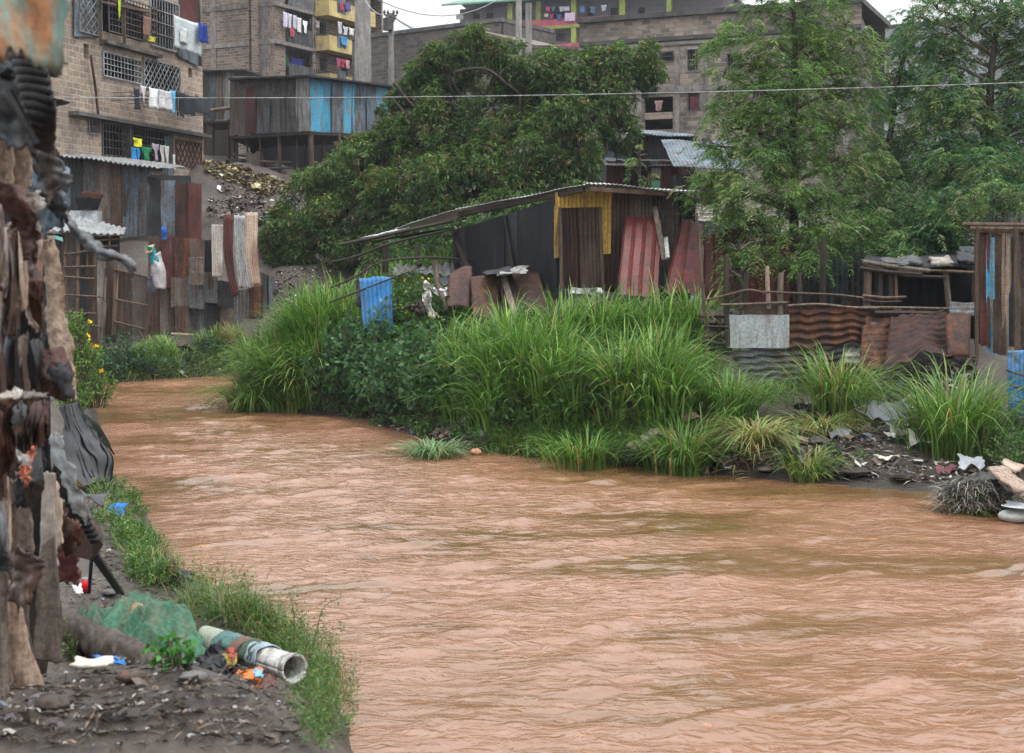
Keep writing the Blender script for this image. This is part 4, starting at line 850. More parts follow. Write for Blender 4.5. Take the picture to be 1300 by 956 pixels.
mb = MB(); q = W2.at(W2.L, 2.3, -.1); mb.obox(q, -W2.n * 3, Vector((-.06, 0, 0)), Vector((0, 0, 2.3))); mb.obox(W1.at(0, 2.4, -.2), -W1.n * 3, Vector((.06, 0, 0)), Vector((0, 0, 1.7))); mb.obox(W1.at(0, 2.3, -3.2), W2.at(W2.L, 2.3, -3.2) - W1.at(0, 2.3, -3.2), Vector((0, .06, 0)), Vector((0, 0, 1.9))); mb.build('rear_wall', MT['tin_black'], Sh)
# canopy sticks
for nm, pts, w, mt in [('canopy_pole', [(430, 311, 33.5), (470, 303, 33.4), (520, 292, 33.2), (576, 280, 33)], .085, 'wood_dark'), ('canopy_pole', [(470, 306, 34.5), (530, 297, 34.2), (576, 290, 33.8)], .07, 'wood_dark'),
    ('canopy_pole', [(420, 333, 32.8), (450, 326, 32.8), (490, 311, 32.8), (520, 303, 32.9), (574, 291, 33)], .055, 'wood_dark'), ('canopy_pole', [(420, 365, 32.2), (450, 352, 32.2), (480, 334, 32.3), (515, 328, 32.4), (560, 327, 32.6), (600, 331, 32.9)], .05, 'wood_dark'),
    ('canopy_post', [(489, 306, 33), (489, 346, 33)], .15, 'wood_dark'), ('canopy_post', [(529, 310, 33.4), (530, 330, 33.3), (533, 337, 33.2)], .12, 'wood_dark')]:
    mb = MB(); pp = [P(*p) for p in pts]; pp = [spl(pp, t / 14) for t in range(15)] if len(pp) > 2 else pp; mb.tube(pp, w / 2, 7); mb.build(nm, MT[mt], Sh)
loft('canopy_sheet', [(458, 303, 33.6), (475, 298, 33.6)], [(520, 289, 33.5), (505, 291, 35)], 33.5, MT['roof_white'], cr=.05, thick=.02, nu=12, nv=6, parent=Sh)
mb = MB(); mb.tube([P(x, y, 31.2) for x, y in [(418, 384), (450, 372), (485, 358), (520, 345)]], .02, 5); mb.build('dry_branch', MT['wood_dark'], None, label='thin bare branch slanting out of the tall grass below the canopy', cat='branch')

# red long sheets leaning on the shed
for lb, q in [('wider red ribbed sheet leaning on the brown shed wall beside the yellow frame', [(793, 274, 31.2), (840, 277, 31.4), (835, 378, 29.9), (783, 374, 29.8)]),
              ('big red ribbed sheet leaning steeply at the shed corner', [(866, 278, 31.6), (892, 283, 31.6), (893, 372, 30.0), (842, 372, 30)])]:
    mb = MB(); sheet(mb, [P(*p) for p in q], 'b', pitch=.24, amp=.03, rag=.06, warp=.03); mb.build('red_sheet', MT['tin_red'], None, label=lb, cat='roofing sheet', thick=.006)
mb = MB(); sheet(mb, [P(828, 262, 31.3), (P(834, 262, 31.3)), P(848, 330, 30.6), P(840, 330, 30.6)], 'f'); mb.build('plank', MT['wood_grey'], None, label='grey plank leaning between the two red sheets', cat='plank', thick=.03)
mb = MB(); sheet(mb, [P(843, 300, 31), (P(848, 300, 31)), P(850, 328, 30.4), P(845, 328, 30.4)], 'f'); mb.build('plank', MT['pvc'], None, label='short white board stuck between the two red sheets', cat='board', thick=.03)
# rusty slabs in front of the shed
def slab(nm, q, mt, lb, cat='rusty sheet', prof='f', thick=.01, **k):
    mb = MB(); sheet(mb, [P(*p) for p in q], prof, **k); return mb.build(nm, MT[mt], None, True, label=lb, cat=cat, thick=thick)
slab('rusty_sheet', [(570, 349, 31), (600, 346, 31), (598, 395, 30), (568, 393, 30)], 'tin_darkrust', 'brown rusty sheet behind the crooked brown stick', warp=.1, rag=.08)
slab('rusty_sheet', [(597, 352, 30.6), (632, 349, 30.7), (637, 404, 29.7), (601, 400, 29.7)], 'tin_rust', 'orange-rust sheet between the brown sheet and the grey planks', warp=.08, rag=.05)
slab('rusty_sheet', [(632, 346, 30.8), (686, 344, 31), (696, 400, 29.8), (640, 402, 29.7)], 'tin_darkrust', 'dark maroon sheet beside the shed door', warp=.1, rag=.06)
for lb, x0, x1, D in (('grey plank leaning on the orange-rust sheet', 634, 650, 29.9), ('dark grey plank next to the leaning grey plank', 642, 657, 30.1)):
    mb = MB(); mb.obox(P(x0, 348, D + .5), P(x0 + 8, 347, D + .5) - P(x0, 348, D + .5), (0, .04, 0), P(x1, 402, D - .5) - P(x0, 348, D + .5)); mb.build('plank', MT['wood_grey' if x0 == 634 else 'wood_dark'], None, label=lb, cat='plank')
loft('white_sheet_scrap', [(632, 346, 30.6), (634, 349, 29.9)], [(672, 335, 31), (668, 346, 30)], 30, MT['pvc'], 'crumpled white scrap lying on top of the dark maroon sheet', 'scrap', cr=.12, fs=3, thick=.01)
loft('grey_felt', [(614, 345, 30.9), (617, 349, 30.2)], [(648, 337, 31.2), (650, 345, 30.3)], 30, MT['tin_dark'], 'dark grey felt scrap beside the crumpled white scrap', 'scrap', cr=.08, fs=3)
# grey curved sheets and blue sheet
slab('curved_sheet', [(508, 332, 33.4), (574, 330, 33.4), (580, 352, 32.6), (498, 348, 32.6)], 'tin_grey', 'wavy grey corrugated sheet lying under the canopy', 'roofing sheet', 'c', pitch=.2, amp=.04, warp=.12)
slab('curved_sheet', [(552, 352, 32), (580, 352, 32), (582, 364, 31.4), (560, 364, 31.4)], 'tin_dark', 'small dark grey sheet piece under the wavy one', 'roofing sheet', 'c', pitch=.2, amp=.03, warp=.08)
mb = MB(); sheet(mb, [P(456, 353, 31.4), P(497, 350, 31.3), P(500, 424, 31.1), P(462, 426, 31.2)], 'c', pitch=.1, amp=.016, warp=.05, rag=.06); mb.build('blue_sheet', MT['tin_blue'], None, True, label='bright blue corrugated sheet standing in the tall grass', cat='roofing sheet', thick=.008)
loft('bent_sheet', [(452, 356), (452, 376), (452, 390)], [(460, 352), (459, 375), (460, 390)], 31.5, MT['tin_grey'], 'thin grey bent strip along the edge of the blue sheet', 'tin strip', cr=.03)
mb = MB(); pp = [P(*p) for p in [(553, 331, 30.8), (554, 348, 30.7), (556, 362, 30.6), (562, 378, 30.4), (568, 394, 30.2)]]; mb.tube([spl(pp, t / 12) for t in range(13)], [.07 - .0015 * t for t in range(13)], 8); mb.build('crooked_stick', MT['bark_pale'], None, label='crooked brown stick standing in front of the white plastic sheet', cat='stick')
loft('white_plastic', [(535, 362), (542, 356), (549, 362), (556, 366)], [(537, 367), (548, 370), (562, 378), (579, 365)], 30.6, MT['pvc'], 'torn white plastic sheet hooked behind the crooked stick', 'plastic sheet', cr=.15, fs=3, thick=.006)
loft('white_sack', [(533, 372), (536, 385), (544, 400)], [(546, 370), (549, 385), (551, 404)], 30.4, cloth((.5, .48, .44)), 'dirty white torn sack trailing below the white plastic', 'sack', cr=.12, fs=4, thick=.01, fold=.1)
loft('driftwood', [(520, 392), (530, 386), (536, 382)], [(524, 397), (534, 396), (541, 396)], 30.3, MT['bark'], 'dark splintered driftwood lump beside the torn sack', 'driftwood', cr=.15, fs=4, thick=.1)
loft('white_tarp', [(728, 366), (722, 372)], [(765, 370), (772, 380)], 29.6, cloth((.5, .5, .48)), 'whitish cloth spread on the ground below the shed door', 'cloth', cr=.15, fs=2.5)

# ================================================================ RIGHT BANK: fences, shelter
K1 = Plane(885, 30.2, 1012, 29.6); K2 = Plane(1000, 31.2, 1320, 30.6); K3 = Plane(900, 27.3, 1100, 26.9)
rf = empty('red_fence', P(950, 385, 30), 'dark red ribbed tin fence behind the post rails under the feathery tree', 'fence')
tins(K1, rf, [(893, 922, 300, 296, 392, 394, 'tin_maroon'), (920, 950, 290, 288, 394, 394, 'tin_darkrust'), (948, 975, 280, 276, 392, 392, 'tin_red'), (973, 1003, 300, 300, 392, 392, 'tin_maroon')], 'b', pitch=.2, amp=.025, rag=.05)
gf = empty('grey_fence', P(1150, 400, 31), 'long blue-grey corrugated tin wall running behind the dark open shelter', 'fence')
tins(K2, gf, [(984, 1012, 318, 318, 395, 395, 'tin_dark'), (1010, 1042, 314, 314, 395, 395, 'tin_grey'), (1040, 1076, 318, 318, 395, 395, 'tin_bluegrey'), (1074, 1104, 312, 312, 395, 395, 'tin_grey'), (1102, 1150, 316, 316, 395, 395, 'tin_dark'), (1148, 1196, 312, 312, 395, 395, 'tin_grey'), (1194, 1222, 300, 300, 395, 395, 'tin_bluegrey'), (1220, 1262, 276, 276, 395, 395, 'tin_bluegrey'), (1260, 1300, 256, 256, 395, 395, 'tin_grey'), (1298, 1340, 256, 256, 395, 395, 'tin_bluegrey')], pitch=.12, amp=.018, rag=.04)
far_ = Plane(1170, 37, 1330, 36)
gr_ = empty('grey_hut', P(1240, 300, 37), 'pale grey tin hut glimpsed behind the dark trees near the stacked planks', 'hut')
tins(far_, gr_, [(1175, 1215, 232, 232, 330, 330, 'tin_bluegrey'), (1213, 1250, 226, 226, 330, 330, 'tin_grey'), (1248, 1290, 222, 222, 330, 330, 'tin_bluegrey'), (1288, 1330, 222, 222, 330, 330, 'tin_grey')], pitch=.14)
mb = MB(); a = far_.hit(1168, 226, .3); b = far_.hit(1335, 214, .3); sheet(mb, [a + Vector((0, 3, .5)), b + Vector((0, 3, .5)), b, a], 'c', pitch=.15); mb.build('roof', MT['tin_dark'], gr_, thick=.02)
# post and rail line
pr = empty('rail_fence', P(960, 470, 27.3), 'rough post and rail fence of dark poles in front of the red tin fence', 'fence')
for x0, y0, x1, y1, w, mt in [(884, 270, 898, 440, .07, 'wood'), (922, 324, 924, 440, .12, 'wood_dark'), (948, 346, 947, 386, .11, 'wood_dark'), (974, 338, 976, 392, .09, 'wood_pale'), (992, 346, 991, 400, .12, 'wood_grey'), (1014, 346, 1016, 396, .11, 'bark'), (897, 394, 897, 460, .12, 'wood'), (912, 400, 913, 450, .1, 'wood_dark'), (1046, 302, 1044, 400, .12, 'wood_dark')]:
    mb = MB(); mb.tube([K3.hit(x0, y0, .05), K3.hit((x0 + x1) / 2 + R.uniform(-1, 1), (y0 + y1) / 2, .05), K3.hit(x1, y1, .05)], [w / 2 * .9, w / 2, w / 2], 7); mb.build('fence_post', MT[mt], pr)
for pts, w, mt in [([(896, 381), (925, 374), (950, 368), (972, 372)], .05, 'wood'), ([(915, 387), (950, 386), (1000, 384)], .06, 'wood_grey'), ([(960, 370), (1010, 372), (1060, 374), (1096, 378)], .045, 'wood'), ([(890, 414), (925, 415)], .05, 'wood_dark'), ([(888, 432), (905, 434), (920, 436)], .06, 'wood_dark'), ([(1000, 388), (1040, 386), (1080, 390), (1116, 391)], .05, 'wood_grey')]:
    pp = [K3.hit(x, y, .14) for x, y in pts]; mb = MB(); mb.tube([spl(pp, t / 10) for t in range(11)], w / 2, 6); mb.build('fence_rail', MT[mt], pr)
# plank wall behind the grey sheet
pw = empty('low_barrier', P(1000, 490, 26.9), 'low river barrier patched from grey board, rusty and ribbed grey sheets', 'barrier')
mb = MB(); sheet(mb, pq(K3, [(888, 396), (930, 396), (930, 452), (888, 446)], -.06), 'f', rag=.05); mb.build('dark_board', MT['wood_dark'], pw)
for y0, y1 in ((394, 401), (404, 410), (420, 427)):
    mb = MB(); K3.box(mb, K3.uz(889, y0)[0], K3.uz(924, y0)[0], K3.uz(900, y1)[1], K3.uz(900, y0)[1], .0, .04); mb.build('board_plank', MT['wood_grey'], pw)
mb = MB(); sheet(mb, pq(K3, [(944, 384), (1000, 384), (1001, 402), (944, 402)], .02), 'f', rag=.03); mb.build('brown_board', MT['tin_brown'], pw)
mb = MB(); sheet(mb, pq(K3, [(922, 400), (1002, 400), (1002, 442), (923, 442)], .1), 'f', warp=.015, rag=.01); mb.build('grey_board', MT['tin_light'], pw)
mb = MB(); sheet(mb, pq(K3, [(1000, 384), (1098, 388), (1101, 436), (1000, 444)], .08), 'c', 'h', pitch=.15, amp=.022, warp=.025, rag=.05); mb.build('rusty_sheet', MT['tin_rust'], pw)
mb = MB(); sheet(mb, pq(K3, [(920, 443), (1090, 441), (1092, 478), (960, 492)], .04), 'c', 'h', pitch=.13, amp=.022, warp=.02, rag=.06); mb.build('ribbed_sheet', MT['tin_grey'], pw)
mb = MB(); sheet(mb, pq(K3, [(1070, 443), (1091, 442), (1092, 462), (1072, 460)], .13), 'c', 'h', pitch=.13, amp=.03); mb.build('pale_sheet_piece', MT['tin_pale'], pw)
# collapsed rusty heap
slab('collapsed_sheet', [(1096, 398, 27.0), (1160, 396, 27.2), (1155, 452, 26.2), (1092, 468, 26)], 'tin_rust', 'collapsed crumpled rusty sheet beside the low barrier', warp=.14, rag=.15, prof='c', ridge='h', pitch=.17, amp=.02)
slab('collapsed_sheet', [(1130, 406, 26.8), (1200, 398, 27), (1215, 452, 26), (1120, 476, 25.7)], 'tin_darkrust', 'dark purple-brown buckled sheet below the open shelter', warp=.18, rag=.15, prof='c', ridge='h', pitch=.15, amp=.02)
slab('rust_plate', [(1199, 397, 26.5), (1232, 396, 26.5), (1230, 452, 26), (1202, 452, 26)], 'tin_rust', 'upright orange-brown rusty plate at the shelter corner post', warp=.06, rag=.06)
slab('ribbed_scrap', [(1205, 385, 26.9), (1240, 384, 26.9), (1240, 400, 26.7), (1205, 400, 26.7)], 'tin_grey', 'small horizontally ribbed grey sheet above the orange-brown plate', prof='c', ridge='h', pitch=.12, amp=.02)
# open shelter
os_ = empty('open_shelter', P(1170, 430, 27.5), 'dark open pole shelter with junk on its flat roof', 'shelter')
mb = MB(); sheet(mb, [P(1100, 326, 29.8), P(1240, 326, 29.8), P(1238, 340, 27), P(1092, 334, 27)], 'f', warp=.06, rag=.06); mb.build('roof', MT['tin_dark'], os_, thick=.04)
for pts, w, mt in [([(1095, 332), (1130, 338), (1180, 344)], .09, 'wood_grey'), ([(1092, 340), (1125, 345), (1170, 348)], .09, 'wood_dark'), ([(1140, 343), (1200, 344), (1238, 346)], .06, 'wood'), ([(1096, 336), (1150, 350), (1200, 352)], .07, 'wood_dark')]:
    mb = MB(); mb.tube([P(x, y, 26.9) for x, y in pts], w / 2, 7); mb.build('roof_pole', MT[mt], os_)
for x0, y0, x1, y1, w, mt in [(1102, 343, 1101, 392, .15, 'wood'), (1118, 346, 1117, 390, .1, 'wood_dark'), (1131, 346, 1130, 392, .1, 'wood_dark'), (1200, 343, 1206, 398, .11, 'wood_grey'), (1236, 340, 1238, 400, .12, 'wood_dark'), (1137, 348, 1138, 384, .07, 'wood')]:
    mb = MB(); mb.tube([P(x0, y0, 27), P(x1, y1, 27)], w / 2, 7); mb.build('shelter_post', MT[mt], os_)
for y, x0, x1, w, mt in [(376, 1095, 1150, .06, 'wood'), (382, 1095, 1144, .05, 'wood_dark'), (398, 1110, 1206, .1, 'wood_dark'), (391, 1095, 1206, .06, 'wood'), (412, 1104, 1204, .07, 'wood_grey')]:
    mb = MB(); mb.tube([P(x0, y - 1, 26.9), P((x0 + x1) / 2, y + R.uniform(-1, 2), 26.9), P(x1, y + 1, 26.9)], w / 2, 6); mb.build('shelter_rail', MT[mt], os_)
mb = MB(); sheet(mb, [P(1090, 336, 29.0), P(1245, 336, 29.0), P(1245, 430, 28.8), P(1090, 430, 28.8)], 'c', pitch=.2); mb.build('rear_wall', MT['inside_shade'], os_)  # near-black sheets here and beside it paint the shade inside the shelter
mb = MB(); sheet(mb, [P(1240, 336, 27.2), P(1246, 336, 29.6), P(1246, 430, 29.6), P(1240, 430, 27.2)], 'c', pitch=.2); mb.build('side_wall', MT['inside_shade'], os_)
for lb, L_, R_, mt, b_ in [('grey sack flattened on the shelter roof', [(1118, 329), (1120, 334)], [(1160, 326), (1172, 336)], 'tin_grey', .12), ('pale pinkish sack lying on the shelter roof', [(1180, 329), (1182, 334)], [(1204, 328), (1210, 337)], 'tin_pale', .18), ('dark bundle at the roof edge next to the plank stack', [(1216, 314), (1214, 332)], [(1236, 318), (1240, 332)], 'tin_dark', .2)]:
    loft('roof_sack', [(*L_[0], 28.2), (*L_[1], 27.1)], [(*R_[0], 28.2), (*R_[1], 27.1)], 27.6, MT[mt], lb, 'sack', cr=.1, fs=3, bulge=b_, thick=.08)
# upright strips at the far side
up_ = empty('plank_screen', P(1270, 450, 25), 'tall screen of upright maroon, blue and brown strips under loose poles', 'screen')
KK = Plane(1236, 25.2, 1310, 24.8)
tins(KK, up_, [(1237, 1247, 293, 293, 440, 438, 'tin_brown'), (1245, 1257, 292, 292, 446, 440, 'tin_maroon'), (1252, 1263, 296, 298, 448, 446, 'tin_skyblue'), (1261, 1277, 294, 294, 448, 446, 'tin_brown'), (1272, 1284, 296, 294, 452, 450, 'wood_pale'), (1281, 1292, 300, 300, 440, 440, 'tin_dark'), (1292, 1306, 290, 290, 450, 446, 'tin_taupe'), (1304, 1330, 285, 285, 450, 450, 'tin_grey')], pitch=.12, amp=.02, off=.02, rag=.05, warp=.06)
for y, x0, x1, w in ((285, 1222, 1330, .08), (290, 1232, 1330, .1), (293, 1236, 1300, .06)):
    mb = MB(); mb.tube([KK.hit(x0, y, .12), KK.hit(x1, y + 1, .12)], w / 2, 7); mb.build('top_pole', MT['wood'], up_)
for x0, x1, w in ((1290, 1291, .09), (1241, 1240, .07)):
    mb = MB(); mb.tube([KK.hit(x0, 288, .14), KK.hit(x1, 456, .14)], w / 2, 7); mb.build('screen_post', MT['wood'], up_)
loft('metal_sheet', [(1280, 446), (1279, 490), (1281, 530)], [(1320, 443), (1320, 490), (1320, 530)], 23.4, MT['tin_blue'], 'bright blue metal panel standing under the upright strips at the bank edge', 'metal panel', cr=.04, fs=2, thick=.03, ridge=.01)
for lb, pts in (('rusty twig bent across the blue panel', [(1278, 470), (1290, 474), (1310, 480)]), ('lower rusty twig across the blue panel', [(1280, 488), (1292, 492), (1312, 500)])):
    mb = MB(); mb.tube([P(x, y, 23.2) for x, y in pts], .018, 5); mb.build('twig', MT['tin_rust'], None, label=lb, cat='twig')

# ================================================================ JUNK ON THE MUD
def lump(nm, px, py, w, h, mt, lb, cat, cr=.1, fs=4, lift=0, n=14, flat=1.0):
    """an uneven closed lump resting on the ground"""
    c_ = GH(px, py); D = c_.y; rx, rz = M(w, D) / 2, M(h, D) / 2; _sd[0] += 1; sd = _sd[0] * 3.3; mb = MB()
    def fn(u, v):
        a = u * 2 * pi; b = (v - .5) * pi
        d = Vector((cos(a) * cos(b), sin(a) * cos(b), sin(b))); k = 1 + cr * .9 * noise.noise(d * fs * 4 + Vector((sd, 0, 3))) + cr * 4 * noise.noise(d * fs * .5 + Vector((sd, 0, 0))) + cr * 1.5 * noise.noise(d * fs * 1.5 + Vector((0, sd, 0)))
        return c_ + Vector((d.x * rx * k, d.y * rx * .8 * k, max(-.02, rz + d.z * rz * k * flat + lift)))
    mb.grid(fn, n, n // 2 + 2)
    return mb.build(nm, mt if not isinstance(mt, str) else MT[mt], None, True, label=lb, cat=cat)
def scrap(nm, px, py, w, h, col, lb, cat='scrap', tilt=.35, cr=.05, fold=.03, rough=.7, mat=None):
    """a crumpled sheet lying on the ground"""
    c_ = GH(px, py); D = c_.y; W = M(w, D); dp = M(h, D) * 2.2; _sd[0] += 1; sd = _sd[0] * 1.9; mb = MB(); an = R.uniform(-.3, .3)
    def fn(u, v):
        x = (u - .5) * W; y = (.5 - v) * dp; k = 1 + .35 * noise.noise(Vector((u * 3, v * 3, sd)))
        X = c_.x + (x * cos(an) - y * sin(an)) * k; Y = c_.y + (x * sin(an) + y * cos(an)) * k
        z = c_.z + .05 + (1 - v) * dp * tilt + abs(noise.noise(Vector((X * fs_, Y * fs_, sd)))) * cr * 5 + fold * noise.noise(Vector((X * 14, Y * 14, sd)))
        return Vector((X, Y, z))
    fs_ = 3.5; mb.grid(fn, 16, 12, W, dp)
    return mb.build(nm, mat or cloth(col, rough), None, True, label=lb, cat=cat, thick=.012)
scrap('grey_tarp', 1118, 536, 66, 22, (.2, .21, .24), 'crumpled grey tarp lying on the dark rubble slope', 'tarp', cr=.06, rough=.4)
scrap('white_scrap', 1130, 562, 14, 5, (.7, .69, .65), 'white scrap on the wet mud below the grey tarp')
scrap('white_scrap', 1126, 590, 26, 6, (.62, .6, .5), 'cream torn paper at the edge of the flat mud', tilt=.08, cr=.02)
scrap('white_scrap', 1168, 574, 30, 9, (.55, .53, .46), 'long pale rag at the foot of the tall grass tuft by the mud')
scrap('white_scrap', 1140, 558, 22, 8, (.5, .48, .44), 'pale flattened carton by the grass tuft above the mud')
scrap('cloth_scrap', 1200, 607, 24, 7, (.16, .06, .07), 'dull pink cloth half buried in the mud', 'cloth')
scrap('cloth_scrap', 1066, 560, 26, 8, (.25, .27, .3), 'blue-grey plastic strip on the rubble', 'plastic')
scrap('cloth_scrap', 1040, 570, 22, 6, (.12, .1, .09), 'dark brown rag on the rubble beside the small tuft', 'rag')
scrap('cloth_scrap', 1016, 566, 20, 6, (.36, .28, .2), 'tan carton scrap between the tufts', 'carton')
lump('white_bag', 1036, 596, 16, 9, cloth((.7, .64, .55), .5), 'small round whitish bag at the water edge', 'bag')
lump('white_bag', 808, 582, 26, 18, cloth((.6, .5, .42), .5), 'cream plastic bag washed up between two grass tufts', 'bag')
lump('white_bag', 824, 574, 24, 20, cloth((.55, .52, .5), .5), 'greyish bag piled behind the cream plastic bag', 'bag')
scrap('black_scrap', 800, 590, 36, 12, (.03, .03, .035), 'black plastic scrap at the waterline beside the cream bag', 'plastic', rough=.35)
lump('orange_bag', 604, 578, 14, 8, cloth((.6, .3, .18), .6), 'small orange bag on the muddy waterline', 'bag')
lump('pale_stone', 870, 514, 16, 22, cloth((.45, .36, .3), .8), 'pinkish pale lump caught among the grass beside the ribbed sheet', 'stone')
scrap('pink_rag', 877, 540, 20, 9, (.42, .25, .2), 'pink-brown rag below the pale lump', 'rag')
scrap('carton', 838, 566, 30, 10, (.4, .33, .27), 'brownish carton lying behind the bright grass tuft', 'carton')
lump('dark_stone', 972, 600, 26, 7, 'mud_flat', 'flat dark stone at the waterline between two tufts', 'stone', cr=.06)
lump('dark_stone', 920, 596, 32, 12, 'concrete_old', 'grey stone half in the water by the big bright tuft', 'stone', cr=.06)
lump('driftwood', 1080, 602, 60, 8, 'bark', 'brown driftwood pieces stranded at the tip of the mud', 'driftwood', cr=.12)
lump('driftwood', 1146, 612, 28, 8, 'bark', 'small dark driftwood knot on the smooth mud', 'driftwood', cr=.15)
dh = lump('debris_heap', 1240, 648, 88, 44, 'hide_dark', 'matted heap of roots and torn sacking on the river corner', 'debris heap', cr=.1, fs=4, n=40)
scrap('silver_sack', 1232, 602, 30, 12, (.5, .52, .56), 'striped silver sack on top of the matted debris heap', 'sack', tilt=.5)
loft('broken_board', [(1252, 594, 18.9), (1276, 592, 19.2)], [(1290, 624, 18.2), (1310, 622, 18.6)], 19, MT['wood_pale'], 'split pale board lying over the debris heap', 'board', cr=.04, thick=.04)
loft('broken_board', [(1270, 588, 19.3), (1290, 600, 18.9)], [(1276, 584, 19.5), (1300, 592, 19.2)], 19, MT['tin_beige'], 'narrow tan board sticking up behind the split pale board', 'board', cr=.03, thick=.04)
loft('plastic_tray', [(1270, 642, 18.2), (1278, 634, 18.8)], [(1310, 648, 18), (1310, 640, 18.7)], 18.3, cloth((.42, .45, .47), .5), 'pale bluish plastic sheet on the edge of the debris heap', 'plastic sheet', cr=.06)
lump('pale_stone', 1288, 664, 44, 16, cloth((.42, .45, .43), .6), 'wet pale stone at the water below the debris heap', 'stone', cr=.05)
lump('flat_stone', 1262, 632, 20, 14, cloth((.4, .33, .28), .8), 'small tan stone wedged in the debris heap', 'stone', cr=.05)
# ================================================================ TREES
def limbs(mb, base, pts, r0, r1, n=7, wob=.15):
    a = Vector(base)
    for p in pts:
        p = Vector(p); L = (p - a).length; k = 6; q = []
        for j in range(k + 1):
            t = j / k; s = a.lerp(p, t) + Vector((R.uniform(-1, 1), R.uniform(-1, 1), R.uniform(-.5, .5))) * wob * L * .25 * sin(pi * t) + Vector((0, 0, .06 * L * sin(pi * t)))
            q.append(s)
        mb.tube(q, [r0 + (r1 - r0) * j / k for j in range(k + 1)], n)
def sublobes(c, rr, n, k):
    """points spread over k smaller clumps inside one lobe, with gaps between them"""
    sc = unit(RN.normal(size=(k, 3))) * (rr * RN.uniform(.4, .82, k))[:, None]; sr = rr * RN.uniform(.3, .5, k)
    i = RN.choice(k, n, p=sr ** 2 / (sr ** 2).sum()); d = unit(RN.normal(size=(n, 3)) + np.array([0, 0, .2]))
    return c + sc[i] + d * (sr[i] * RN.uniform(.3, 1, n) ** .5)[:, None], unit(sc[i] / rr + d * .8), RN.uniform(.75, 1.3, k)[i]
def drooping(lobes, D0, per, L, W, cols, tip, k=9, up=.1):
    """clusters of hanging lance leaves over the shells of the crown lobes -> verts, tints, lobe centres"""
    Vs, Cs, Ls = [], [], []
    for (px, py, r, dd) in lobes:
        c = np.array(P(px, py, D0 + dd)); rr = M(r, D0 + dd); n = int(per * rr * rr)
        Ls.append((Vector(c), rr))
        d = unit(RN.normal(size=(n, 3))); d[:, 2] = np.where(d[:, 2] < -.5, -d[:, 2], d[:, 2])
        rad = rr * RN.uniform(.55, 1.02, n) ** .6 * (1 + .16 * np.sin(d[:, 0] * 5 + px) * np.cos(d[:, 2] * 6 + py) + .1 * np.sin(d[:, 1] * 11 + px))
        cc, d, tn = sublobes(c, rr * 1.02, n, max(6, int(12 * min(1.4, rr))))
        tone = RN.uniform(.75, 1.2, n) * tn; isn = RN.random(n) < .13
        C = np.repeat(cc, k, 0) + RN.normal(size=(n * k, 3)) * .05
        az = RN.uniform(0, 2 * pi, n * k); el = RN.uniform(-1.35, .25, n * k)
        dr = np.stack([np.cos(az) * np.cos(el), np.sin(az) * np.cos(el), np.sin(el)], 1) + np.repeat(d, k, 0) * .45
        dr = unit(dr)
        q = leaf_quads(C, dr, L * RN.uniform(.7, 1.3, n * k), W * RN.uniform(.8, 1.2, n * k))
        col = pal(cols, n * k, .16) * np.repeat(tone, k)[:, None]; col = col * (1 + .45 * np.repeat(np.clip(d[:, 2], -.4, 1), k)[:, None] * np.array([1.25, 1.0, .5])); col[np.repeat(isn, k)] = pal(tip, int(isn.sum()) * k, .15)  # young growth yellower on top; lighter tops and darker undersides paint clump shading
        Vs.append(q); Cs.append(np.repeat(col, 4, 0))
    return np.concatenate(Vs), np.concatenate(Cs), Ls
big = [(600, 70, 34, 0), (562, 84, 34, .5), (635, 76, 32, 0), (538, 108, 32, .4), (512, 120, 22, .6), (524, 98, 22, .5), (548, 74, 22, .6), (498, 150, 22, .4), (470, 182, 26, .3), (586, 108, 16, .6), (650, 112, 24, .4), (668, 84, 34, 0), (700, 98, 46, -.6), (742, 96, 36, 0), (776, 84, 36, .4), (808, 84, 34, .6), (822, 100, 24, .7), (770, 130, 42, .2), (738, 138, 46, -.5),
       (690, 150, 50, -1), (628, 158, 44, -.2), (570, 166, 46, -.3), (526, 186, 46, 0), (478, 204, 42, .2), (440, 222, 42, .2), (404, 250, 38, .3), (380, 286, 40, .2), (352, 306, 26, .4), (392, 318, 32, 0), (430, 292, 46, -.8), (420, 258, 40, 0), (492, 254, 50, -1.2), (556, 232, 50, -1.4), (610, 218, 50, -1.6), (664, 206, 50, -1.6),
       (720, 190, 46, -1), (748, 214, 36, -.5), (716, 246, 40, -1.2), (650, 262, 50, -2), (590, 280, 50, -2), (530, 296, 48, -1.8), (470, 316, 40, -1.4), (612, 120, 18, 1.5), (560, 128, 26, .8), (786, 168, 26, .3), (680, 120, 40, .5), (500, 290, 40, -.5), (440, 330, 22, -.6), (350, 330, 16, .2)]
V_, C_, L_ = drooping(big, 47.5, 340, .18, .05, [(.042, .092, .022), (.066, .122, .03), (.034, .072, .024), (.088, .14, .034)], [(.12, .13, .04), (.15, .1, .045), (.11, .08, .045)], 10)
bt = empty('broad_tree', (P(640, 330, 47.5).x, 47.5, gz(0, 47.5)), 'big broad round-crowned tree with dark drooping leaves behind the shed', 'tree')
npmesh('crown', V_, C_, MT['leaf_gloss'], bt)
mb = MB(); tb = Vector((P(660, 330, 47.5).x, 47.5, gz(.4, 47.5) - .3)); fk = P(668, 240, 47.6)
mb.tube([tb, tb.lerp(fk, .5) + Vector((.15, 0, 0)), fk], [.4, .33, .28], 10)
mb.build('trunk', MT['bark'], bt, True)
mb = MB(); hubs = [P(600, 160, 47.5), P(700, 150, 47), P(480, 240, 47), P(770, 110, 48), P(560, 260, 46.5)]
limbs(mb, fk, hubs, .2, .1)
